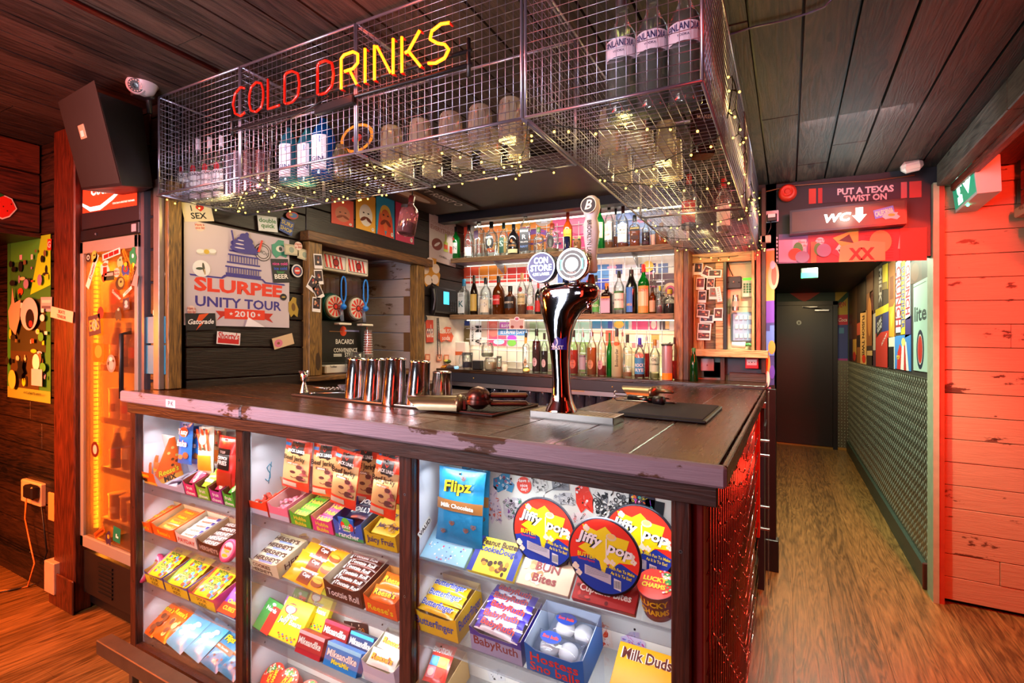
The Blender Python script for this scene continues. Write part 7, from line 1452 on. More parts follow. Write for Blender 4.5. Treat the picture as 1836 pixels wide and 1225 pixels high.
# ---------------------------------------------------------------- sweets in the display case
GT,GB,GP='display trays in the case','bars lying in the trays','bags in the case'
def PX(px,Y=1.222):return pY(px,600,Y).x
def SM(X,row,tilt=14,dy=0,dz=0,rz=0,z=None):
    """frame on the sloping shelf of ROW at X: local x right, y up the slope, z off it"""
    zi=LIPZ[row]-.005 if z is None else z
    return Matrix.Translation((X,YG+.0245+dy,zi+T(X)+dz))@Matrix.Rotation(-K,4,'Y')@Matrix.Rotation(R(tilt),4,'X')@Matrix.Rotation(R(rz),4,'Z')
def put(o,M):o.matrix_world=M;o.location,o.rotation_euler=M.to_translation(),M.to_euler();return o
def ppfx(px,yf=0):return PX(px)
def fin(mb,name,M,lab,cat,group=None):o=mb.build(name);put(o,M);return tag(o,lab,cat,group)
FO=[0]
def tray(lab,a,b_,row,h,col,txt='',tc='F0ECE4',inn='B89A70',L=.135,back=None,fr=None,sub=None,txs=1.,band=None,side=None,tilt=14,stc=None,back_h=None):
    X0,X1=PX(a)+.002,PX(b_)-.002;w=X1-X0;M=SM((X0+X1)/2,row,tilt,dz=.001);h=max(h*1.45,.058);m=MB();c=mat(col,.45);ic=mat(inn,.7);t=.0016;hf=fr*1.4 if fr else h*.80;hb=back_h*1.15 if back_h else h*1.2;FO[0]=(h-.03)*.55
    m.box(-w/2,w/2,0,L,0,t,ic)
    m.add([(-w/2,0,0),(w/2,0,0),(w/2,0,h),(w*.30,0,hf),(-w*.30,0,hf),(-w/2,0,h)],[(0,1,2,3,4,5)],c);m.add([(-w/2,t,0),(w/2,t,0),(w/2,t,h),(w*.30,t,hf),(-w*.30,t,hf),(-w/2,t,h)],[(5,4,3,2,1,0)],ic)
    for sx in(-1,1):
        x=sx*w/2;xi=sx*(w/2-t);q=[(x,0,0),(x,L,0),(x,L,hb),(x,0,h)];q2=[(xi,p[1],p[2])for p in q]
        m.add(q,[(0,1,2,3)if sx>0 else(3,2,1,0)],c if not side else mat(side,.45));m.add(q2,[(3,2,1,0)if sx>0 else(0,1,2,3)],ic);m.add([q[2],q[3],q2[3],q2[2]],[(0,1,2,3)],ic)
    m.box(-w/2,w/2,L-t,L,0,hb,ic)
    m.frame((0,-.0004,0),(1,0,0),(0,0,1))
    if band:m.rect(-w/2,0,w/2,hf*band[0],mat(band[1],.45),.0002)
    if txt:
        ls=txt.split('|');n=len(ls)
        for i,s_ in enumerate(ls):m.text(s_,0,hf*(.5+((n-1)/2-i)*.42),hf*.42/(1 if n==1 else 1.35)*txs,mat(tc,.5),z=.0006,w=w*.86,bold=.03)
    m.frame((w/2+.0004,0,0),(0,1,0),(0,0,1))
    if stc:m.text(stc[0],L*.5,h*.5,h*.4,mat(stc[1],.5),z=.0005,w=L*.85,bold=.03)
    o=fin(m,'display_tray',M,lab,'tray',GT);return M,w,L,h
def slab(w,l,t,col,txt='',tc='F0ECE4',kind='bar',band=None,extra=None,th=.5,t2=None,shp=None,out=None):
    """a wrapped bar, pack, carton or bag lying flat: text reads along its long side when l > w"""
    m=MB();c=foil(col,.35)if kind in('bar','bag')else mat(col,.4)
    if kind=='box':m.rbox(-w/2,w/2,0,l,0,t,c,.0012)
    elif kind=='bar':
        if l>w:m.M=Matrix.Translation((0,l/2,0))@Matrix.Rotation(R(90),4,'Z');m.pillow(l,w,t,c,nx=10,ny=6,seal=.002)
        else:m.M=Matrix.Translation((0,l/2,0));m.pillow(w,l,t,c,nx=10,ny=6,seal=.002)
    else:m.M=Matrix.Translation((0,l/2,0));m.pillow(w,l,t,c,nx=8,ny=12,seal=.008)
    if kind=='bar':z=t*1.02;W_,H_=(l,w)if l>w else(w,l)
    elif kind=='bag':z=t*1.02;W_,H_=w,l
    else:m.M=Matrix.Translation((0,l/2,0));z=t+.0003;W_,H_=w,l
    if band:
        for(x0,y0,x1,y1,bc_)in band:
            if kind=='box':m.rect(x0*W_,y0*H_,x1*W_,y1*H_,mat(bc_,.45),z)
            else:bulge(m,x0*W_,y0*H_,x1*W_,y1*H_,mat(bc_,.4),W_,H_,t)
    if extra:extra(m,W_,H_,z+.0006 if kind=='box' else z+.0012)
    if txt:
        ls=txt.split('|');n=len(ls)
        if out:
            for i,s_ in enumerate(ls):m.text(s_,0,H_*(((n-1)/2-i)*th),H_*th*.72,mat(out,.5),z=z+.0010,w=W_*.86,bold=.13)
        for i,s_ in enumerate(ls):m.text(s_,0,H_*(((n-1)/2-i)*th),H_*th*.72,mat(t2 if t2 and i else tc,.5),z=z+.0014,w=W_*.82,bold=.045)
    return m
def bulge(m,x0,y0,x1,y1,mt,W_,H_,t,n=6):
    def zz(x,y):
        X,Y=min(1,abs(2*x/W_)),min(1,abs(2*y/H_));yy=min(1,max(0,(1-Y)*H_/2/.006));return t/2+t/2*((1-X**2.4)**.6)*((1-Y**4)**.8)*yy**.5*1.12+.0006
    v=[(x0+(x1-x0)*i/n,y0+(y1-y0)*j/n,zz(x0+(x1-x0)*i/n,y0+(y1-y0)*j/n))for j in range(n+1)for i in range(n+1)]
    m.add(v,[(j*(n+1)+i,j*(n+1)+i+1,(j+1)*(n+1)+i+1,(j+1)*(n+1)+i)for j in range(n)for i in range(n)],mt,True)
def fill(Mt,lab,m,nm,cat,spots,group=None):
    """the first copy of a pack and its repeats, in a tray's frame: (x, y, z, rotx, rotz)"""
    first=None
    for i,(x,y,z,rx,rz)in enumerate(spots):
        o=m.build(nm)if first is None else first.copy()
        if first is None:first=o
        else:COL.objects.link(o)
        put(o,Mt@Matrix.Translation((x,y,z+FO[0]))@Matrix.Rotation(R(rz),4,'Z')@Matrix.Rotation(R(rx+9),4,'X'));tag(o,lab,cat,group or lab[:40])
def rows(n,w,y0,dy,z0=.004,dz=.004,rx=0,rz=0,jig=3):
    rr=random.Random(n*7+int(y0*1000));return[(rr.uniform(-.003,.003)*(w>.05),y0+dy*i,z0+dz*i,rx,rz+rr.uniform(-jig,jig))for i in range(n)]
# right bay, top row: hanging bags and popcorn pans, cartons on the slope
def cart(lab,a,b_,row,l,t,col,txt,tc,tilt=42,**k):
    X0,X1=PX(a),PX(b_);w=X1-X0-.003;m=slab(w,l,t,col,txt,tc,'box',**k);fin(m,'sweet_box',SM((X0+X1)/2,row,tilt,dy=.004,dz=.004),lab,'box',None)
DOT=lambda cols,n=26,y0=-.45,y1=-.05,r=.02,x0=-.42,x1=.42,sd=1:(lambda m,W_,H_,z:[m.oval(rr.uniform(x0,x1)*W_,rr.uniform(y0,y1)*H_,r*W_*rr.uniform(.6,1.3),r*W_*rr.uniform(.6,1.2),mat(rr.choice(cols),.5),z+.00002*i,10)for rr in[random.Random(sd)]for i in range(n)])
cart('pale blue carton of cookie dough bites under the blue pretzel bag',757,837,0,.115,.016,'8FC4E0','CookieDough||','1A2A6A',th=.3,out='E8F0F4',extra=DOT(['E8F0F0','D8507A','3A5AA8','F0F4F0'],30,r=.016))
cart('blue and yellow carton of peanut butter cookie dough bites',840,924,0,.105,.016,'F0E040','Peanut Butter|CookieDough||','4A2A1A',th=.24,t2='2A3A9A',band=[(-.5,-.5,-.38,.5,'2A3A9A'),(.36,-.5,.5,.5,'2A3A9A')],extra=DOT(['6A3A1A','3A1E10','C88A30'],16,-.42,-.12,.05,-.25,.3))
cart('cream carton of cinnamon bun bites below the first popcorn pan',928,1023,0,.115,.016,'D8C8AC','CINNAMON|BUN|Bites','2A2458',th=.27,t2='8A3A3A',extra=DOT(['E8DCC8','C8A878','F0E8DC','B88A58'],18,-.42,.1,.06,-.45,.0,2))
cart('red carton of cupcake bites below the second popcorn pan',1027,1142,0,.105,.018,'A82828','|VELVET|Cupcake Bites','E8DCD4',th=.24,extra=DOT(['8A1A1A','C83A34','6A1414'],30,-.45,.35,.035,-.45,.1,3))
# round tub with peel lid
def tub(lab,X,Y,z,r,h,rx,lidc='E8301E',body='8A1A2A',txt='LUCKY|CHARMS',grp=None,rz=0):
    M=Matrix.Translation((X,Y,z+T(X)))@Matrix.Rotation(R(rx),4,'X')@Matrix.Rotation(R(rz),4,'Z');o=MB();o.lathe([(r*.8,0),(r*.97,h*.93),(r*1.02,h*.95),(r*1.02,h)],mat(body,.4),32)
    a=o.build('snack_tub');put(a,M);tag(a,lab,'tub',grp)
    l=MB();l.M=Matrix.Translation((0,0,h+.0003));l.oval(0,0,r*.99,r*.99,mat(lidc,.35),0,32)
    ls=txt.split('|')
    for i,s_ in enumerate(ls):l.text(s_,-r*.1,r*(.22-.42*i),r*.3,mat('F0D020',.5),z=.0012,w=r*1.2,bold=.08)
    l.oval(r*.45,r*.45,r*.2,r*.2,mat('E8C8A0',.5),.001,14);l.oval(r*.45,r*.68,r*.2,r*.1,mat('2A8A3A',.5),.0012,12);l.oval(r*.6,r*.2,r*.18,r*.22,mat('2A8A3A',.5),.0011,12)
    rr=random.Random(int(X*1000))
    for i in range(26):an=rr.uniform(-.9,1.5);q=rr.uniform(.55,.92)*r;l.oval(q*math.cos(an),q*math.sin(an),r*.06,r*.06,mat(rr.choice(['F0E0C0','E8A0B8','F0F0E8','3A9A4A','E8C860']),.5),.0014+.00005*i,8)
    l.build('lid',a);b2=MB();b2.wrap=r*.93
    for i,s_ in enumerate(ls):b2.text(s_,0,h*(.72-.3*i),h*.2,mat('F0B820',.5),z=.0012,w=r*1.5,bold=.06)
    b2.build('lettering',a)
tub('big dark red pot with a bright red lid at the right end of the case',PX(1175)-.002,1.275,LIPZ[0]+.006,.046,.085,24)
# popcorn pans
def jiffy(lab,px,py,Y,r=.096):
    q=pY(px,py,Y);o=MB();o.M=Matrix.Rotation(R(90),4,'X');o.lathe([(r*.80,-.028),(r*.86,-.014),(r*.99,-.002),(r*1.0,.002),(r*.95,.003)],mottled('2A2A34',.35,.6),44)
    a=o.build('popcorn_pan',loc=q,rot=(0,0,R(-3)));tag(a,lab,'popcorn pan','popcorn pans hanging in the right bay')
    m=MB();m.M=Matrix.Rotation(R(90),4,'X');R_=r*.94;k=.0035
    m.oval(0,0,R_,R_,mat('1E3AA8',.35),k,40)
    m.flat([(R_*math.cos(R(t)),R_*math.sin(R(t)))for t in range(-18,199,7)]+[(-.3*R_,-.02*R_),(.15*R_,-.22*R_),(.5*R_,-.1*R_)],mat('E8301E',.35),k+.0003)
    m.flat([(x*R_,y*R_)for x,y in((-.62,.78),(-.2,.66),(.05,.82),(.3,.60),(.72,.55),(.62,.2),(.9,-.05),(.45,-.08),(.25,-.28),(.12,-.12),(0,-.62),(-.12,-.15),(-.75,.12),(-.5,.3))],mat('F0D818',.35),k+.0006)
    m.oval(.22*R_,.56*R_,.15*R_,.10*R_,mat('E0D0A8',.5),k+.0009,16);m.oval(.22*R_,.58*R_,.11*R_,.07*R_,mat('F0C870',.5),k+.0011,14)
    for x,y,s_ in((-.5,.7,.09),(.1,-.1,.08),(.26,-.12,.07),(-.82,-.42,.10),(.78,.16,.09),(-.72,-.58,.08),(.84,.02,.07)):
        for j in range(4):m.oval((x+.05*math.cos(j*1.7))*R_,(y+.05*math.sin(j*1.7))*R_,s_*R_*.6,s_*R_*.6,mat('F0E4D0',.5),k+.0008+.0001*j,9)
    for t_,x,y,h_,w_,c,o_ in(('Jiffy',-.42,.34,.30,.82,'F2F0F4','141414'),('pop',.45,.16,.30,.72,'F2F0F4','141414')):
        m.text(t_,x*R_,y*R_,h_*R_,mat(o_,.4),z=k+.0014,w=w_*R_*1.05,bold=.16,shear=.15,rot=-.16);m.text(t_,x*R_,y*R_,h_*R_,mat(c,.4),z=k+.0018,w=w_*R_,bold=.06,shear=.15,rot=-.16)
    m.rect(.07*R_,.0*R_,.10*R_,.5*R_,mat('F2F0F4',.4),k+.0018)
    m.text('BUTTER',-.5*R_,-.06*R_,.13*R_,mat('F0D818',.4),z=k+.0016,w=.52*R_,bold=.06,rot=-.05);m.text('Flavored Popcorn',-.5*R_,-.2*R_,.07*R_,mat('E8301E',.4),z=k+.0016,w=.5*R_,rot=-.05)
    m.text('As Much Fun To Make',.45*R_,-.28*R_,.085*R_,mat('F0D818',.4),z=k+.0016,w=.85*R_,bold=.04,rot=-.12);m.text('As It Is To Eat!',.5*R_,-.42*R_,.085*R_,mat('F0D818',.4),z=k+.0016,w=.58*R_,bold=.04,rot=-.12)
    m.flat([(x*R_,y*R_)for x,y in((-.55,-.32),(.22,-.46),(.22,-.72),(-.55,-.58))],mat('B8B4C4',.5),k+.0012);m.flat([(x*R_,y*R_)for x,y in((.3,-.52),(.5,-.56),(.5,-.84),(.3,-.8))],mat('D8D8E0',.5),k+.0012)
    for j in range(9):m.rect((.315+.02*j)*R_,-.78*R_,(.324+.02*j)*R_,-.58*R_,BLACK,k+.0014)
    for j in range(6):m.rect(-.5*R_,(-.37-.035*j)*R_,.15*R_,(-.362-.035*j)*R_,mat('4A4A5A',.5),k+.0014)
    m.build('printed_lid',a)
    m=MB();m.tube([(0,.0,r*.98),(0,.0,r*1.08),(.002,.02,r*1.10),(.004,.12,r*1.10)],.0014,STEEL,5);m.build('hook',a)
jiffy('red and blue popcorn pan behind, half hidden at the right',1146,972,1.285);jiffy('red and blue popcorn pan hanging left of the other two',975,955,1.262);jiffy('red and blue popcorn pan hanging foremost in the middle',1083,997,1.222)
# bags hung on hooks
def hang(lab,cx,ty,by,wpx,Y,col,draw,lean=0,t=.022,yaw=0,nm='snack_bag',grp=None,hook=True,back=None):
    q=pY(cx,by,Y);d=dist(cx,Y);h=(by-ty)/F*d;w=wpx/F*d*d/Y
    m=MB();m.M=Matrix.Rotation(R(90),4,'X')@Matrix.Translation((0,h/2,-t/2));m.pillow(w,h,t,foil(col,.45),nx=10,ny=14,seal=.012);m.B=(w,h,t);draw(m,w,h,t)
    o=m.build(nm,loc=q,rot=(R(-3),R(lean),R(yaw)));tag(o,lab,'bag',grp)
    if hook:m=MB();m.tube([(0,-.01,h*.95),(0,.0,h*.97),(0,YB-Y,h*1.0)],.0016,STEEL,5);m.ball((0,-.012,h*.945),.0035,BLACK,6);m.build('hook',o)
    return o
def bt(m,t_,x,y,h,w,c,z=None,out=None,sh=0,rot=0,b=.04):
    W_,H_,t=m.B;z=t+.0042 if z is None else z
    if out:m.text(t_,x*W_,y*H_,h*H_,mat(out,.4),z=z-.0006,w=w*W_*1.03,bold=b+.10,shear=sh,rot=rot)
    m.text(t_,x*W_,y*H_,h*H_,mat(c,.4),z=z,w=w*W_*.97,bold=b,shear=sh,rot=rot)
def bb(m,x0,y0,x1,y1,c):W_,H_,t=m.B;bulge(m,x0*W_,y0*H_,x1*W_,y1*H_,mat(c,.35),W_,H_,t)
def flipz(m,w,h,t):
    bb(m,-.48,-.05,.48,.09,'8A5A2C');bt(m,'Flipz',0,.24,.15,.8,'F0E020',out='14140A',sh=.15,rot=.08);bt(m,'Milk Chocolate',0,.02,.055,.7,'F0ECE0')
    for x,y in((.1,.40),(-.1,-.2),(.2,-.26),(-.28,-.32),(.35,-.2)):
        for dx,dy in((-.035,0),(.035,0),(0,-.03)):m.ring(x*w+dx*h*.5,y*h+dy*h*.5,.016*h*.9,.026*h*.9,mat('8A4A1E',.4),t+.0022,14)
hang('second blue bag of chocolate pretzels behind the first in the right bay',850,836,965,52,1.315,'1E7AA8',flipz,0,.02,hook=False)
hang('shiny blue bag of chocolate pretzels hanging at the left of the right bay',822,842,978,84,1.255,'1E78A8',flipz,1.5,.03)
def jerky(t2,c2):
    def f(m,w,h,t):
        bb(m,-.47,-.32,.47,.27,'B88A58');bb(m,-.18,.22,.26,.46,'1C1614');m.flat([(-.18*w,.23*h),(.26*w,.23*h),(.04*w,.15*h)],mat('2A1814',.4),t+.0012);bt(m,'JACK LINKS',.04,.27,.06,.62,'F0ECE4');m.flat([(x*w,y*h)for x,y in((-.03,.40),(.0,.37),(.04,.34),(.08,.37),(.11,.40),(.08,.39),(.04,.36),(.0,.39))],mat('E0301E',.4),t+.002)
        bt(m,'Beef Jerky',.0,.11,.095,.92,'1A0E08');bb(m,-.3,.0,.2,.05,c2);bt(m,t2,-.05,.025,.03,.4,'F0E0D0')
        rr=random.Random(3)
        for i in range(16):m.oval(rr.uniform(-.1,.36)*w,rr.uniform(-.28,-.0)*h,.10*w*rr.uniform(.6,1.4),.03*h*rr.uniform(.6,1.4),mat(rr.choice(['6A2420','8A3A34','4A1814','A85A50']),.5),t+.0008+.0001*i,9)
        bb(m,-.45,-.45,.1,-.36,'B8A890');bb(m,-.45,.36,-.22,.42,'3A8AD0')
    return f
JR=jerky('ORIGINAL','5A2418');JS=jerky('SWEET & HOT','E0481E')
GJ='beef jerky bags in the middle bay'
hang('beef jerky bag behind the two right-hand ones in the middle bay',655,796,905,46,1.315,'D83A1E',JR,0,hook=False,grp=GJ)
hang('beef jerky bag at the back, farthest right in the middle bay',695,806,900,50,1.322,'C8341C',JS,0,hook=False,grp=GJ)
hang('beef jerky bag nearest the left of the middle bay',529,789,877,48,1.265,'D83A1E',JS,4,grp=GJ)
hang('beef jerky bag, second from the left in the middle bay',582,796,890,46,1.275,'D83A1E',JR,0,grp=GJ)
hang('beef jerky bag tilted in the centre of the middle bay',614,808,908,46,1.235,'D83A1E',JR,7,grp=GJ)
hang('beef jerky bag hanging foremost at the right of the middle bay',685,820,926,46,1.232,'D83A1E',JS,7,grp=GJ)
def pop(m,w,h,t):bt(m,'pops',.0,.2,.1,.7,'2A3A9A');bt(m,'Puffs',0,-.1,.1,.7,'F0E020',out='C83A28');bb(m,-.4,-.45,.4,-.3,'E89AB0')
hang('narrow pink bag between the first two beef jerky bags',552,836,880,16,1.30,'E8A8C0',pop,0,.012,hook=False)
def toast(m,w,h,t):bt(m,'Tasty',0,.24,.13,.7,'F0ECE4',out='B82A18',sh=.1);m.oval(0,.27*h,.32*w,.12*h,mat('E85A28',.4),t+.001);bt(m,'bake',-.05,-.0,.15,.7,'F0ECE4',out='A81E1E',sh=.2);m.oval(.2*w,-.28*h,.2*w,.08*h,mat('8A4A24',.4),t+.001);m.oval(-.15*w,-.33*h,.16*w,.06*h,mat('A86A3A',.4),t+.001)
hang('first blue snack bag with a red fruit hanging in the left bay',331,758,832,25,1.28,'2A62B8',toast,0,.02)
hang('second blue snack bag beside the first in the left bay',350,764,832,22,1.31,'2A6AC0',toast,-4,.02,hook=False)
def carn(m,w,h,t):
    for i in range(3):m.flat([((-.45+.3*i)*w,.45*h),((-.3+.3*i)*w,.45*h),((-.05+.25*i)*w,.0),((-.18+.25*i)*w,.0)],mat('E0481E',.4),t+.0012)
    m.oval(0,.22*h,.24*w,.1*h,mat('D8C8A8',.4),t+.0018);bt(m,'CARMEL',0,.04,.06,.6,'2A5A3A');bb(m,-.42,-.42,.42,-.1,'E08A20')
hang('red and white striped bag of caramel snacks, left of two',369,766,850,28,1.262,'D8D0B8',carn,-3,.03)
hang('red and white striped bag of caramel snacks behind the crunch bag',388,768,832,30,1.318,'C8C0A0',carn,0,.02,hook=False)
def frie(m,w,h,t):bb(m,-.3,-.12,.3,.28,'1C1614');bt(m,'CRUNCH',0,.1,.06,.5,'E8E0D8');bt(m,'FRIES',0,.01,.08,.5,'F0ECE4');bt(m,'TGIF',0,.21,.05,.35,'D8C8C0');bb(m,-.4,-.46,.4,-.16,'A8341A')
hang('tall red bag of crunch fries hanging at the right of the left bay',404,783,877,33,1.235,'C8281E',frie,2,.035)
# left bay, shelf 1: box of snack mix and small trays
X0,X1=PX(248)+.004,PX(283);w=(X1-X0)*1.12;M=SM((X0+X1)/2+.004,0,12)
m=MB();OG=mat('F0641A',.4);IW=mat('D8C0B8',.6);D_=.11
m.add([(-w/2,0,0),(w/2,0,0),(w/2,0,.045),(-w/2,0,.045)],[(0,1,2,3)],OG);m.add([(w/2,0,0),(w/2,D_,0),(w/2,D_,.15),(w/2,.085,.15),(w/2,0,.045)],[(0,1,2,3,4)],OG);m.add([(w/2-.001,0,0),(w/2-.001,D_,0),(w/2-.001,D_,.15),(w/2-.001,.085,.15),(w/2-.001,0,.045)],[(4,3,2,1,0)],IW)
m.add([(-w/2,0,0),(-w/2,D_,0),(-w/2,D_,.15),(-w/2,.085,.15),(-w/2,0,.045)],[(4,3,2,1,0)],OG);m.add([(-w/2+.001,0,0),(-w/2+.001,D_,0),(-w/2+.001,D_,.15),(-w/2+.001,.085,.15),(-w/2+.001,0,.045)],[(0,1,2,3,4)],IW);m.box(-w/2,w/2,D_-.002,D_,0,.15,IW);m.box(-w/2,w/2,0,D_,0,.002,OG)
m.frame((0,-.0006,0),(1,0,0),(0,0,1));m.text("Reese's",0,.034,.014,mat('F0D020',.4),z=.0004,w=w*.7,bold=.06);m.rect(-w/2,0,w/2,.012,mat('E8A838',.4),.0002);m.text('MIX',0,.016,.014,mat('3A1E10',.4),z=.0006,w=w*.35,bold=.06)
m.frame((w/2+.0006,0,0),(0,1,0),(0,0,1));m.text("Reese's",.055,.040,.020,mat('3A1E10',.4),z=.0003,w=.086,bold=.09,shear=.15);m.text("Reese's",.055,.040,.020,mat('F0D020',.4),z=.0006,w=.084,bold=.05,shear=.15);m.rect(.0,0,D_,.022,mat('E8A030',.4),.0002);m.text('MIX',.055,.015,.020,mat('3A1E10',.4),z=.0006,w=.05,bold=.08)
for y,z in((.07,.1),(.09,.115),(.08,.075),(.1,.085),(.095,.065),(.075,.055)):m.oval(y,z,.007,.005,mat('D8B060' if z>.08 else '6A3A1A',.4),.0005,10)
for v in m.v:v.z*=1.25
fin(m,'snack_box',M,'tall orange cut-away box of snack mix at the left end of the case','box')
mm=slab(w*.46,.075,.014,'E8641A',"Reese's|MIX",'F0D020','bag',band=[(-.35,-.3,.35,.05,'C8A070')],th=.22,t2='2A1A14')
FO[0]=0
fill(M,'small orange snack packet standing in the cut-away box',mm,'snack_packet','packet',[(-w*.24,.03,.008,70,0),(w*.22,.04,.008,68,6),(-w*.2,.055,.03,66,0)])
Mt=tray('grey card tray of dark purple packets on the top left shelf',284,336,0,.022,'A8A8C0',inn='B8B8C8',L=.14,fr=.016)[0]
fill(Mt,'dark purple foil packet in the grey card tray',slab(.028,.085,.007,'2A2040','rows','B8B0E0','bar'),'foil_packet','packet',[(.02,.02,.003,0,-30),(.0,.03,.008,2,-45),(.02,.05,.012,4,-38),(-.02,.01,.004,0,-60),(.03,.04,.018,6,-25)])
for a,b_,c1,c2,lb in((337,357,'C82A6A','E84A6A','magenta'),(359,381,'7AB82A','A8D83A','lime green'),(383,405,'A82A8A','C83A5A','purple'),(407,426,'3AA82A','5AC84A','bright green')):
    Mt,w,L,h=tray('small %s tray of chewy sweets on the top left shelf'%lb,a,b_,0,.045,c1,'fruit|chews','F0F0E0',inn='6A3A20',L=.10,txs=.9)
    fill(Mt,'packet of chewy sweets in the small %s tray'%lb,slab(w*.8,.06,.01,c2,'chews','F0ECE0','bar'),'sweet_packet','packet',[(0,.02,.022,25,0),(0,.045,.03,25,2)])
# left bay, shelf 2
for a,b_,lb in((248,277,'first'),(280,320,'second')):
    Mt,w,L,h=tray('orange tray of peanut butter cups, %s from the left'%lb,a,b_,1,.034,'F0641A',"Reese's",'F0D020',inn='C8A878',L=.14,stc=("Reese's",'F0D020'))
    fill(Mt,'orange pack of peanut butter cups in the %s orange tray'%lb,slab(w*.85,.038,.010,'F07020',"Reese's",'F0D020','bar',out='4A1E08'),'chocolate_pack','chocolate bar',rows(4,w,.006,.030,.012,.005))
Mt,w,L,h=tray('white and orange tray of nut bars in the left bay',322,359,1,.034,'D8D0C8','PAYDAY','D83A1E',inn='C8B89A',L=.14)
fill(Mt,'white nut bar with orange letters in the left bay',slab(w*.85,.026,.012,'E4DCD8','PAYDAY','E0581E','bar',band=[(.25,-.4,.45,.4,'2A3A8A')]),'nut_bar','chocolate bar',rows(5,w,.006,.025,.012,.004,rz=6))
Mt,w,L,h=tray('dark brown tray of chocolate bars in the left bay',361,400,1,.034,'3A1A12',"HERSHEY'S",'C8B8A8',inn='A88A68',L=.14)
fill(Mt,'brown and silver chocolate bar in the left bay',slab(w*.86,.030,.008,'3A1610',"HERSHEY'S",'E0DCD8','bar',th=.8),'chocolate_bar','chocolate bar',rows(5,w,.006,.025,.012,.004,rz=5))
def tape(lab,X,row,dy,dz,tilt,r=.036):
    M=SM(X,row,tilt,dy=dy,dz=dz);o=MB();PK=mat('E8487A',.35);o.lathe([(r*.9,0),(r,.003),(r,.015),(r*.86,.018)],PK,28);o.M=Matrix.Translation((0,0,.0183));o.oval(0,0,r*.72,r*.72,mat('D8B8C8',.4),0,24);o.text('Bubble',0,r*.22,r*.26,mat('C8301E',.4),z=.0012,w=r*1.1,bold=.08);o.text('Tape',0,-r*.1,r*.26,mat('F0D020',.4),z=.0012,w=r*.9,bold=.08);o.oval(0,-r*.45,r*.4,r*.14,mat('E8C020',.4),.0006)
    fin(o,'gum_tape',M,lab,'gum roll')
tape('pink round gum roll at the right end of the second shelf in the left bay',PX(412),1,.012,.035,62,.042)
# left bay, shelf 3
tape('pink round gum roll standing behind, third shelf of the left bay',PX(264),2,.055,.065,68)
tape('pink round gum roll lying at the left end of the third shelf',PX(259),2,.01,.02,62,.034)
for a,b_,c1,lb in((267,300,'3A4A9A','blue and yellow'),(302,344,'5A6AB0','violet and yellow'),(346,392,'C8387A','pink and yellow')):
    Mt,w,L,h=tray('%s tray of sour gummy packets in the left bay'%lb,a,b_,2,.042,c1,'SOUR|KIDS','22201A',inn='B8904A',L=.14,band=(.95,'D8C828'),side=c1)
    fill(Mt,'yellow sour gummy packet in the %s tray'%lb,slab(w*.85,.07,.013,'E8D828','SOUR|PATCH|','22201A','bag',th=.24,out='8AC838',band=[(-.5,-.46,-.38,.46,{'3A4A9A':'E88AA0','5A6AB0':'6AB83A','C8387A':'E84A28'}[c1])],extra=DOT(['E84A28','4AB83A','E8A020','3A8AC8'],8,-.42,-.15,.06,-.2,.4)),'gummy_packet','sweet packet',[(0,.008,.022,10,3),(-.002,.045,.034,10,-2),(.003,.075,.046,10,2)])
cart('purple and red box of chewy cubes at the right of the third shelf',395,427,2,.105,.02,'6A2AA8','SOUR||Chewy|CUBES','F0E030',tilt=40,th=.2,band=[(-.5,-.5,.5,-.12,'E0301E')])
# left bay, bottom
for i,(a,b_,lb)in enumerate(((254,278,'leftmost'),(277,301,'second'))):
    w=PX(b_)-PX(a);m=slab(w*1.05,.145,.016,'F0641A',"Reese's|||",'F0D020','bag',th=.2,out='4A1E08',extra=DOT(['8A4A1E','D8A050','F0C878','6A3414'],9,-.4,.1,.12,-.35,.35,i+1));fin(m,'snack_bag',SM((PX(a)+PX(b_))/2,3,33,dz=.006+.003*i,rz=-3),'orange bag of chocolate peanuts lying at the bottom, %s'%lb,'bag')
for i,(a,b_,lb)in enumerate(((297,332,'left'),(332,364,'right'))):
    w=PX(b_)-PX(a);m=slab(w*1.0,.155,.02,'58B0D8',"||",'E8F0F8','bag',extra=lambda m,W_,H_,z:(m.text('MINIS',0,H_*.1,H_*.11,mat('D8E0EC',.4),z=z+.001,w=W_*.8,bold=.06,rot=.5),[m.oval(W_*x,H_*y,W_*.14,H_*.06,mat('D8D4D8',.4),z+.0001*k,10)for k,(x,y)in enumerate(((-.15,.0),(.1,.1),(.2,.22),(-.1,-.12),(0,-.02)))]));fin(m,'snack_bag',SM((PX(a)+PX(b_))/2,3,33,dz=.006+.003*i,rz=-6),'pale blue bag of biscuits lying at the bottom, %s one'%lb,'bag')
for i,(a,b_,lb)in enumerate(((364,396,'left'),(395,427,'right'))):
    w=PX(b_)-PX(a);m=MB();m.M=Matrix.Translation((0,.07,0));m.pillow(w*1.02,.145,.022,foil('2E86B8',.6),nx=10,ny=14,seal=.01);m.B=(w,.145,.022);flipz(m,w,.145,.022);fin(m,'snack_bag',SM((PX(a)+PX(b_))/2,3,32,dz=.006+.004*i,rz=-5),'shiny blue bag of chocolate pretzels lying at the bottom, %s one'%lb,'bag')
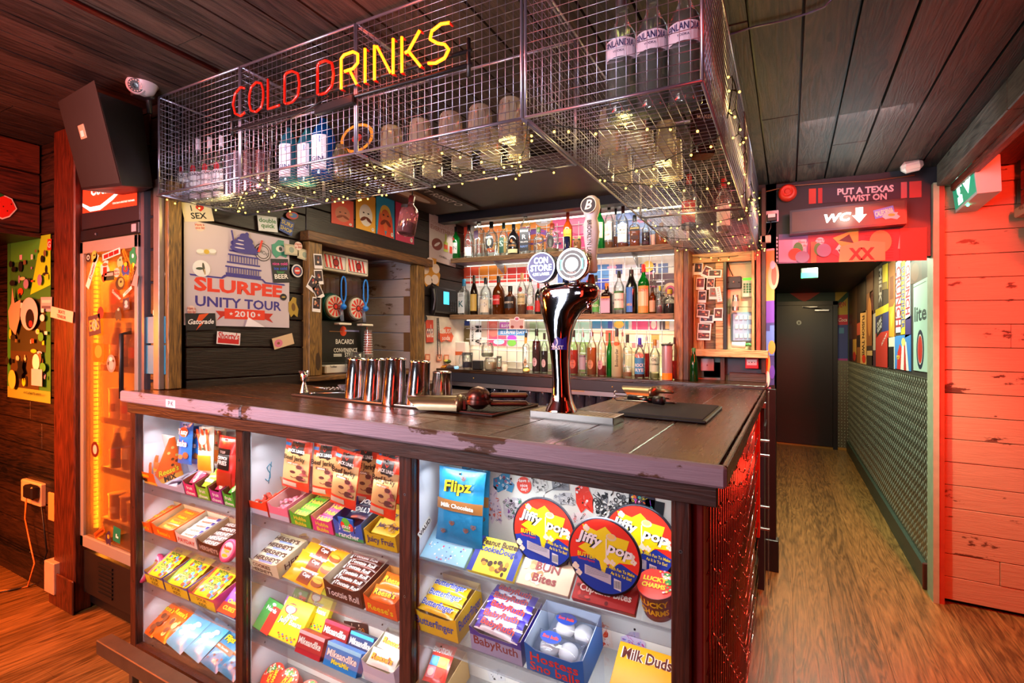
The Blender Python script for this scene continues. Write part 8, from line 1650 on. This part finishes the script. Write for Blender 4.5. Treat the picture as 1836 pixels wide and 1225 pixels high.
# middle bay, shelf 1
for a,b_,c1,inn,tx,lb,sc,st_ in((446,486,'E8401E','C89A78','','red-orange','D8402A',None),(488,524,'E0708A','D8A8A0','','pink','E07A90',None)):
    Mt,w,L,h=tray('%s tray of twist-wrapped chews in the middle bay'%lb,a,b_,0,.045,c1,tx,'D8D020',inn=inn,L=.14,band=(.45,'B8B0C0'))
    rr=random.Random(a);m=MB();m.ball((0,0,.007),.009,mat(sc,.35),8,sx=1.2);m.add([(-.01,0,.007),(-.02,.006,.009),(-.02,-.006,.005)],[(0,1,2)],mat(sc,.35));m.add([(.01,0,.007),(.02,.006,.009),(.02,-.006,.005)],[(2,1,0)],mat(sc,.35));m.box(-.004,.004,-.0095,-.008,.003,.012,WHITE)
    fill(Mt,'twist-wrapped chew in the %s tray'%lb,m,'wrapped_chew','sweet',[(rr.uniform(-.33,.33)*w,rr.uniform(.012,.10),.003+.008*(i%3),rr.uniform(-20,20),rr.uniform(0,180))for i in range(14)])
for a,b_,c1,c2,lb in((526,563,'4AA82A','6AD038','green'),(565,603,'D83A7A','E85A98','magenta')):
    Mt,w,L,h=tray('%s tray of bubble gum packs in the middle bay'%lb,a,b_,0,.036,c1,'Hubba|Bubba','F0D838',inn='C8A878',L=.14)
    fill(Mt,'%s pack of bubble gum in its tray'%lb,slab(w*.85,.030,.014,c2,'Hubba','F0E038','box',out='6A1A6A',th=.8),'gum_pack','gum pack',[(0,.006+.033*i,.008+.003*i,4,(-1)**i*2)for i in range(4)])
Mt,w,L,h=tray('blue and green tray of fruit sweets in the middle bay',605,657,0,.05,'1E5AB8','JOLLY|rancher','F0F0F0',inn='1A3A7A',L=.14,band=(.25,'2A9A5A'),side='1E6AA8')
m=MB();m.frame((0,-.002,.052),(1,0,0),(0,0,1));m.prism([(-.03,-.02),(.03,-.02),(.034,.03),(-.034,.03)],.0015,mat('1E5AB8',.4));m.oval(0,.006,.02,.026,mat('5AB83A',.4),.002);m.oval(-.016,.004,.009,.012,mat('E03A28',.4),.0022);m.oval(.02,.0,.01,.014,mat('E8483A',.4),.0023);m.text('JOLLY',0,-.004,.010,WHITE,z=.003,w=.04,bold=.07);m.text('rancher',0,-.014,.007,WHITE,z=.003,w=.04,bold=.05);put(m.build('header_card'),Mt)
[tag(q,'blue header card with painted fruit rising from the fruit sweets tray','card')for q in COL.objects if q.name=='header_card']
fill(Mt,'pack of fruit sweets in the blue and green tray',slab(w*.8,.05,.012,'14284A','JOLLY','E8F0E8','bar'),'sweet_packet','packet',[(0,.05,.022,15,3),(.003,.085,.03,12,-4)])
Mt,w,L,h=tray('yellow tray of chewing gum in the middle bay',659,717,0,.04,'C8A818','Juicy Fruit','2A2A6A',inn='D8B84A',L=.14,txs=1.1)
fill(Mt,'yellow pack of chewing gum in the yellow tray',slab(w*.8,.055,.014,'E8C818','Juicy Fruit','2A2A6A','box',th=.4),'gum_pack','gum pack',[(.0,.02,.012,12,0),(.003,.07,.022,10,2)])
m=MB();rr=random.Random(2)
for i in range(14):a=rr.uniform(0,6.3);m.tube([(.01*math.cos(a),.01*math.sin(a),.002*i),(.02*math.cos(a+1),.02*math.sin(a+1),.003+.002*i),(.008*math.cos(a+2),.01*math.sin(a+2),.006+.002*i)],.0013,mat('E8D89A',.6),4)
fin(m,'paper_shreds',Mt@Matrix.Translation((.02,.04,.035)),'little tangle of pale paper shreds on the yellow tray','paper shreds')
# middle bay, shelf 2
Mt,w,L,h=tray("cream tray of white chocolate bars at the left of the middle bay",447,505,1,.036,'D0C8A8',"COOKIES|HERSHEY'S",'3A2418',inn='B0A078',L=.14,stc=('HERS','3A2418'))
fill(Mt,'cream chocolate bar with brown letters in the middle bay',slab(w*.84,.036,.009,'E0D8BC',"HERSHEY'S",'3A2014','bar',th=.7,band=[(-.2,-.42,.25,-.22,'8AA0D0')]),'chocolate_bar','chocolate bar',rows(4,w,.010,.031,.016,.006,rz=4))
w=PX(588)-PX(510);mm=slab(w*.95,.062,.012,'E8A020','Butterfinger|Cups|','F0F0F8','bar',th=.27,out='2A4AB0',band=[(-.15,-.4,.15,.2,'6A2A14')],extra=lambda m,W_,H_,z:[m.oval(W_*.3,-H_*.12,W_*.13,H_*.22,mat('8A4A1E',.4),z,14),m.oval(W_*.3,-H_*.02,W_*.11,H_*.1,mat('E8A838',.4),z+.0003,12)])
FO[0]=0
fill(SM((PX(507)+PX(588))/2,1,30),'orange packet of peanut butter cups with blue letters in the middle bay',mm,'chocolate_pack','chocolate bar',[(-.004,.002,.008,0,-4),(.004,.048,.020,3,-3),(.012,.092,.030,4,-5)])
Mt,w,L,h=tray('brown tray of chewy chocolate rolls in the middle bay',588,655,1,.05,'3E1C18','Tootsie Roll','E0D4D0',inn='C0B098',L=.14,back_h=.075,stc=('36 count','C8B8A8'))
fill(Mt,'brown chewy chocolate roll with white letters in the middle bay',slab(w*.85,.024,.016,'4A1E18','Tootsie Roll','F0E8E4','bar',th=.8,band=[(-.5,-.4,-.42,.4,'E0DCD8')]),'chocolate_roll','chocolate bar',[(((-1)**i)*.003,.008+.021*i,.012+.006*i,0,-3+2*(i%3))for i in range(6)])
Mt,w,L,h=tray('orange tray of peanut butter cups at the right of the middle bay',659,717,1,.045,'E8581A',"Reese's",'F0D020',inn='B87A3A',L=.13)
fill(Mt,'orange pack of peanut butter cups at the right of the middle bay',slab(w*.85,.05,.014,'F06A1A',"Reese's",'F0D020','bar',out='4A1E08'),'chocolate_pack','chocolate bar',[(0,.012,.018,16,2),(.002,.055,.032,14,-3)])
# middle bay, shelf 3: cartons stood at a slant
def sbox(lab,a,b_,row,l,t,col,txt,tc,tilt,dy=.004,dz=.0,rz=0,**k):w=PX(b_)-PX(a)-.002;m=slab(w,l,t,col,txt,tc,'box',**k);fin(m,'sweet_box',SM((PX(a)+PX(b_))/2,row,tilt,dy,dz,rz),lab,'box')
NB=dict(band=[(-.5,-.5,.0,.35,'2AA048'),(.0,-.5,.5,.35,'E0342A')],extra=lambda m,W_,H_,z:(m.text('Nerds',0,H_*.22,H_*.14,mat('F0F0F0',.4),z=z,w=W_*.8,bold=.07),m.oval(0,H_*.38,W_*.12,H_*.05,mat('C8D0D8',.4),z,10)))
sbox('green and red carton of small crunchy sweets, front one',456,485,2,.105,.018,'28943E','','F0F0F0',55,dy=.012,rz=-6,**NB)
sbox('purple carton of small crunchy sweets behind the green and red one',477,497,2,.11,.014,'8A4AA0','Nerds|||','D8C8E0',62,dy=.045,dz=.005,rz=-6,th=.2)
sbox('green and red carton of small crunchy sweets at the back',482,506,2,.12,.014,'28943E','','F0F0F0',66,dy=.075,dz=.02,rz=-5,**NB)
YB_=dict(th=.18,extra=lambda m,W_,H_,z:(m.oval(-W_*.2,H_*.24,W_*.22,H_*.14,mat('C8301E',.4),z,16),m.oval(-W_*.2,H_*.22,W_*.17,H_*.09,mat('F0E8D8',.4),z+.0002,14),m.text('WARHEADS',-W_*.2,H_*.32,H_*.05,mat('F0D820',.4),z=z+.0004,w=W_*.4,bold=.06),m.oval(-W_*.15,H_*.03,W_*.07,H_*.10,mat('E8D8B8',.4),z,12),[m.oval(W_*(-.2+.05*i),-H_*(.36+.04*(i%3)),W_*.035,H_*.022,mat(('E03A28','3AB83A','E88A20','3A6AD0')[i%4],.4),z+.0001*i,8)for i in range(13)]))
sbox('yellow carton of sour jelly beans standing in front',487,535,2,.135,.022,'F0E020','||Sour|Jelly Beans||','F0F0E0',50,dy=.008,out='2A7A2A',**YB_)
sbox('yellow carton of sour jelly beans standing behind',514,556,2,.135,.022,'ECDC20','||Sour|Jelly Beans||','F0F0E0',60,dy=.075,dz=.035,out='2A7A2A',**YB_)
MK=lambda c1,c2,t2:dict(band=[(-.5,.34,.5,.5,c2)],extra=lambda m,W_,H_,z:(m.text('MikeandIke',0,H_*.08,H_*.30,mat('1A1414',.4),z=z,w=W_*.9,bold=.1),m.text('MikeandIke',0,H_*.08,H_*.30,mat('F0ECE8',.4),z=z+.0003,w=W_*.88,bold=.05),t2 and m.text(t2,0,-H_*.28,H_*.2,mat('D8E028',.4),z=z+.0003,w=W_*.7,bold=.06)))
sbox('dark red carton of chewy fruit sweets, front left',540,585,2,.07,.030,'A01E2A','','',70,dy=.006,**MK('','E8B0B8',''))
sbox('blue carton of chewy fruit sweets, front right',590,650,2,.07,.030,'1E7AC8','','',70,dy=.006,**MK('','8AC8E8','MegaMix'))
sbox('dark red carton of chewy fruit sweets, behind with a cerise lid',563,608,2,.07,.030,'8A141C','','',66,dy=.055,dz=.028,**MK('','D82A4A',''))
sbox('blue carton of chewy fruit sweets, behind on the right',610,652,2,.065,.030,'1A3A6A','','',66,dy=.055,dz=.028,**MK('','28A0E0',''))
Mt,w,L,h=tray('white tray of white chocolate cups at the right of the third shelf',657,716,2,.055,'C8C8E0','',inn='E0D8C0',L=.13,band=(.55,'D8D8E8'),back_h=.08)
fill(Mt,'white pack of peanut butter cups in the white tray',slab(w*.85,.05,.014,'E8E4DC',"Reese's",'F0A820','bar',out='8A3A14'),'chocolate_pack','chocolate bar',[(0,.01,.03,20,2),(.002,.06,.045,20,-3)])
# middle bay, bottom: round tubs on their backs
GTb='red-lidded tubs at the bottom of the middle bay'
for i,(px,dy,dz,lb)in enumerate(((474,.055,.03,'red-lidded snack tub at the bottom of the middle bay, left'),(503,.045,.045,'red-lidded snack tub at the bottom of the middle bay, centre'),(543,.035,.045,'red-lidded snack tub at the bottom of the middle bay, right'))):
    tub(lb,PX(px),YG+.04+dy,LIPZ[3]-.012+dz,.048,.045,42,grp=GTb,rz=100-30*i,body='C82A20')
Mt=tray('white tray at the bottom right of the middle bay',625,690,3,.05,'D8D4D0',inn='E0D8C8',L=.13)[0]
# right bay, shelf 2
Mt,w,L,h=tray('yellow tray of peanut butter chocolate bars in the right bay',746,826,1,.055,'E8B818','Butterfinger','2A4AA8',inn='C8A868',L=.14,back_h=.085,fr=.048,txs=.95,stc=('Butterfinger','2A4AA8'))
fill(Mt,'yellow chocolate bar with blue letters in the right bay',slab(w*.86,.034,.016,'F0C020','Butterfinger','2A4AB8','bar',out='F0F0E0',th=.8),'chocolate_bar','chocolate bar',[(.0,.010,.035,12,-2),(.004,.045,.045,10,1),(.0,.08,.052,10,-1)])
Mt,w,L,h=tray('violet tray of nougat bars in the right bay',848,941,1,.055,'4A2E9A','BabyRuth','8A1E1E',inn='C0B0B8',L=.14,back_h=.08,band=(.85,'A8A0C8'))
fill(Mt,'silver and violet nougat bar with red letters in the right bay',slab(w*.9,.034,.018,'D8D4E0','BabyRuth','D03A2A','bar',band=[(-.49,-.4,-.36,.4,'3A2A9A'),(.36,-.4,.49,.4,'3A2A9A')],out='2A2A8A',th=.75),'chocolate_bar','chocolate bar',[(.0,.006,.034,10,-5),(-.002,.034,.042,8,2),(.003,.062,.048,8,-3),(.0,.09,.056,8,1),(.002,.112,.064,6,-4)])
Mt,w,L,h=tray('blue box of white marshmallow cakes in the right bay',946,1052,1,.06,'2A6AC0','Hostess|Sno balls','E0342A',inn='B8C8E0',L=.145,back_h=.09,fr=.05,txs=1.2)
for i,(x,y,lb)in enumerate(((-.030,.035,'front'),(.035,.10,'back'))):
    m=MB();m.ball((-.026,0,.012),.027,mottled('F2EEE8',.9,0,.04),16,sz=.8);m.ball((.028,0,.012),.027,mottled('F2EEE8',.9,0,.04),16,sz=.8);m.M=Matrix.Translation((0,0,0));m.pillow(w*.85,.075,.045,glass('F4F6FF',.10,.08,'E8ECF8'),nx=10,ny=10);m.M=Matrix.Translation((-.02,.005,.046));m.oval(0,0,.03,.018,mat('2A4AB0',.4),0);m.text('Sno balls',0,0,.010,mat('E8482A',.4),z=.0008,w=.045,bold=.06)
    fin(m,'marshmallow_cakes',Mt@Matrix.Translation((x*.3,y+.02,.028+.01*i))@Matrix.Rotation(R(10),4,'X'),'clear twin pack of white marshmallow cakes, %s one'%lb,'cakes')
cart('amber yellow carton of caramel sweets at the right end of the second shelf',1090,1204,1,.13,.018,'F0A818','Milk Duds||','5A1E14',tilt=34,th=.30,out='F0E8D8')
# right bay, shelf 3
Mt,w,L,h=tray('buff tray of jelly bean packets on the third shelf of the right bay',752,800,2,.05,'C8A060',inn='D8B880',L=.14,back_h=.08)
fill(Mt,'red jelly bean packet with coloured faces in the right bay',slab(.075,.105,.018,'E03428','EMOTION|||','F0F0E8','bag',th=.2,band=[(-.4,-.4,-.02,-.12,'E88A98'),(.0,-.4,.4,-.12,'E0402A'),(-.4,-.1,-.02,.15,'3A9AD0'),(.0,-.1,.4,.15,'A8C838')],extra=lambda m,W_,H_,z:[m.oval(W_*x,H_*y,W_*.14,H_*.1,mat(c,.4),z+.0004,14)for x,y,c in((-.2,.03,'5AA8C8'),(.2,.03,'D8D020'),(-.2,-.26,'F0B8B0'),(.2,-.26,'E03A28'))]),'sweet_packet','packet',[(.008,.02,.05,22,4)])
# stickers on the white back of the case
def bstk(cx,cy,w,h,col,lab,**k):note(Y_,YB-.0012,cx,cy,w,h,col,lab,off=.0012,**k)
def zero(m,sx,sy):m.text('ZERO',0,0,sy*.6,BLACK,z=.0016,w=sx*.92,bold=.09);m.text('ZERO',0,0,sy*.6,WHITE,z=.0019,w=sx*.92,bold=.05);m.text('ZERO',0,0,sy*.6,BLACK,z=.0022,w=sx*.92,bold=.0)
bstk(401,934,46,30,'E8E4DC','white sticker reading ZERO at the back of the second shelf',fn=zero)
note(Y_,YB-.0012,345,906,12,7,'C8A020','tiny round yellow face sticker at the back of the left bay',sh='o',off=.0012)
DD=['E84A3A','22222A','3A8AC8','D8C8D0','E8A020','8A5AA8','2A6A50','F0B8C0']
def doodle(sd,cols=DD,n=30):
    def f(m,sx,sy):
        rr=random.Random(sd)
        for i in range(n):
            c=mat(rr.choice(cols),.5);x,y=rr.uniform(-.4,.4)*sx,rr.uniform(-.4,.4)*sy
            if i%3==0:m.ring(x,y,sx*.03,sx*.055,c,.001+.00004*i,12)
            elif i%3==1:m.oval(x,y,sx*rr.uniform(.02,.08),sy*rr.uniform(.02,.06),c,.001+.00004*i,10,rot=rr.uniform(0,3))
            else:a=rr.uniform(0,3);m.flat([(x-sx*.1*math.cos(a),y-sx*.1*math.sin(a)),(x+sx*.1*math.cos(a),y+sx*.1*math.sin(a)),(x+sx*.1*math.cos(a)+sx*.015,y+sx*.1*math.sin(a)+sy*.02),(x-sx*.1*math.cos(a)+sx*.015,y-sx*.1*math.sin(a)+sy*.02)],c,.001+.00004*i)
    return f
BW=['18181C','18181C','E8E4E0','6A6A70']
for i,(cx,cy,w_,h_,c,lb,kw)in enumerate(((903,866,38,34,'4A98C8','blue skull sticker with red lips on the back of the right bay',dict(sh='i',fn=doodle(1,['F0F0F0','18181C','E03428','F0F0F0']))),(940,870,26,30,'E84838','red round sticker with white lettering on the back of the right bay',dict(sh='o',txt='Have a|nice|day!',tc='F4ECE8')),(968,868,30,32,'D8D4D0','black and white swirl sticker on the back of the right bay',dict(fn=doodle(3,BW,50),sh='i')),
 (922,912,40,40,'C8C0C8','grey skull drawing sticker on the back of the right bay',dict(fn=doodle(4,BW+['8A4A9A','3A8A6A'],50),sh='i')),(886,905,26,70,'D8C8D0','purple and orange bird drawing on the back of the right bay',dict(fn=doodle(5,['7A6A98','E8642A','8A7AA0','C83A28','B0A0B8'],50),sh='i')),(1005,868,30,22,'8A8A90','small grey photo sticker on the back of the right bay',dict(fn=doodle(6,BW))),(1012,895,40,24,'C8C8CC','grey graffiti sticker on the back of the right bay',dict(fn=doodle(7,BW+['9A9AA4'],40),sh='i')),
 (1048,890,32,60,'E03828','red dripping monster sticker on the back of the right bay',dict(fn=doodle(8,['F0E8E8','B81E1E','18181C','E85A4A'],24),sh='i')),(1040,930,34,22,'F0E0E0','white and red grin sticker on the back of the right bay',dict(fn=doodle(18,['E03428','18181C'],16),sh='o')),(1098,905,72,62,'E4E0DC','big round black and white maze sticker on the back of the right bay',dict(sh='o',fn=doodle(9,BW,110))),(1150,912,46,54,'2A2438','multicoloured creature sticker on the back of the right bay',dict(fn=doodle(10,['E84A98','3AC8C0','E8C828','8A4AC8','E8642A','18181C'],70),rot=-.2)),(1172,925,34,56,'1E222A','black slanting card on the back of the right bay',dict(rot=-.25)),
 (846,1062,24,18,'E8DCD8','red star sticker behind the yellow tray',dict(fn=doodle(12,['B83A28'],20),sh='i')),(910,1086,50,26,'D8D4CC','shark-and-orange sticker behind the violet tray',dict(fn=doodle(13,['5A8A98','E8883A','2A3A4A'],30),sh='i')),(998,1110,38,34,'D85A98','pink cartoon sticker behind the blue box',dict(sh='i',fn=doodle(14,['E87AB0','A83A70'],10))),(1064,1135,62,44,'E8DCD0','orange splatter-patterned sticker behind the marshmallow cakes',dict(fn=doodle(15,['E0502A','E87A3A','C83A28','F0ECE8'],110),rot=-.1)),(1135,1150,44,34,'C8B8D8','purple and blue unicorn sticker at the back of the right bay',dict(sh='i',fn=doodle(16,['B83A98','5A8AD0','8A5AB8'],26))),(890,1210,28,20,'D8D8DC','grey badge sticker low at the back of the right bay',dict(fn=doodle(17,BW,20))),
 (545,962,18,12,'D8A838','small gold crest sticker at the back of the middle bay',dict(sh='i',fn=ex(('r',-.3,-.1,.3,.1,'6A4A1A')))),(622,1003,18,24,'C83A28','red boot sticker at the back of the middle bay',dict(sh='i',fn=ex(('r',-.2,-.3,.1,0,'8A5A30')))),(664,1012,26,30,'E0602A','orange curly-haired head sticker at the back of the middle bay',dict(sh='i',fn=ex(('o',0,-.2,.25,.25,'E89A50')))),(640,1132,42,32,'3A2424','orange and black cartoon card behind the blue carton',dict(rot=-.1,fn=doodle(21,['E88A28','18181C','C83A28','E8D8C0'],26))),(390,1003,14,10,'4A3A3A','small brown moustache sticker at the back of the left bay',dict(sh='i')))):
    bstk(cx,cy,w_,h_,c,lb,**kw)
# marks on the left cheek of each bay
q=pX(453,855,-1.744);m=MB();pts=[(.015,.02),(.005,.03),(-.008,.02),(-.002,.008),(.008,-.002),(.008,-.018),(-.004,-.028),(-.016,-.018)];m.frame((-1.7435,1.28,q.z),(0,1,0),(0,0,1));m.tube([(a*.9,b_*1.1,.001)for a,b_ in pts],.0016,mat('2A8AA8',.5),4);m.tube([(0,-.04,.001),(.012,.04,.001)],.0015,mat('2A8AA8',.5),4);tag(m.build('painted_mark'),'blue painted dollar-like squiggle on the white cheek of the middle bay','mark')
q=pX(762,945,-.965);m=MB();m.frame((-.9645,1.235,q.z),(0,math.cos(.6),math.sin(.6)),(0,-math.sin(.6),math.cos(.6)));m.box(-.034,.034,-.011,.011,0,.0006,WHITE);m.text('VALID',0,0,.014,BLACK,z=.0012,w=.06,bold=.05);tag(m.build('sticker'),'white slanting sticker reading VALID on the cheek of the right bay','sticker')
# green-blue boards low on the dark planks by the fridge
for i,(y0,y1)in enumerate(((567,616),(619,670))):
    a,b_=pY(263,y1,1.2785),pY(299,y0,1.2785);m=MB();m.rbox(a.x,b_.x,1.272,1.2785,a.z,b_.z,mottled('2A7A98',.4,0,.2),.001);tag(m.build('painted_board'),'%s of two blue painted boards right of the drinks fridge'%('upper','lower')[i],'board')
# ---------------------------------------------------------------- light of the room, with added fill lights
area('room_lamp',(-2.1,-.9,2.32),(-1.85,1.5,.6),30,(1,.95,.92),1.5,.8,100)
area('streak_light',(-1.9,-1.6,1.5),(-1.0,1.4,1.3),9,(.78,.88,1),.5,1.7,80)  # unseen cool light added for bright streaks on the chrome
area('red_streak_light',(.35,-1.5,1.5),(-.6,1.6,1.2),12,REDL,.34,1.6)  # unseen red light added for red streaks on the chrome
spot('red_spot',(.80,2.55,2.28),(.26,3.30,1.20),230,REDL,100,.05,.012)
area('red_lamp',(1.0,1.3,2.30),(.95,2.9,2.2),70,REDL,.2,.5,110)
area('red_floor',(.95,1.5,2.1),(.85,2.3,0),34,REDL,.3,.3,110)
area('red_ceiling',(-2.0,-.3,2.15),(-1.9,.5,2.46),26,REDL,1.4,.2)
area('red_left',(-3.1,-.5,2.0),(-3.5,1.28,.9),70,(1,.11,.02),.4,.4)
area('orange_left',(-3.6,.3,1.5),(-3.5,1.1,.1),80,(1,.19,.012),.4,.4)
area('corridor_lamp',(.3,5.0,2.17),(.3,5.0,0),34,(.95,1,.7),.3,.5)
area('corridor_lamp',(.2,7.3,2.17),(.2,7.4,0),14,(1,.62,.25),.3,.4)
spot('corridor_spot',(-.02,3.0,2.40),(.25,4.0,0),170,(.8,1,.72),75,.8,.05)
area('bar_lamp',(-1.4,2.5,2.36),(-1.4,2.5,0),26,(1,.80,.5),1.0,.5)
area('lintel_lamp',(.25,2.7,2.40),(.3,3.7,2.1),3.5,(.9,.85,1),.4,.2)
area('ceiling_wash',(.25,3.35,2.0),(.2,3.3,2.46),3,(.62,.95,1),.5,.15)
area('plate_lamp',(.15,4.3,2.1),(.73,4.6,.7),16,(.75,1,.8),.15,.6)
area('plate_lamp',(.1,6.3,2.0),(.73,6.3,.8),8,(1,.7,.35),.15,.6)
area('cage_fill',(-1.5,.1,1.75),(-1.75,1.4,2.15),12,(.82,.86,1),.5,.2,120)  # unseen fill added to brighten the bottles and labels in the cages
area('cage_fill',(-.5,.3,1.7),(-.4,1.4,2.3),2.5,(.9,.86,1),.3,.2,90)  # weaker added fill towards the corner cage
area('ceiling_left_fill',(-3.1,.1,1.9),(-3.3,.7,2.46),8,(1,.42,.32),.5,.3)  # unseen fill added to lift the left ceiling boards
wd.node_tree.nodes['Background'].inputs[1].default_value=.13
area('red_ceiling_fill',(1.0,.8,2.0),(.6,1.6,2.46),6,REDL,.3,.3)  # unseen fill added to redden the ceiling on the right
scn.view_settings.exposure=-.12
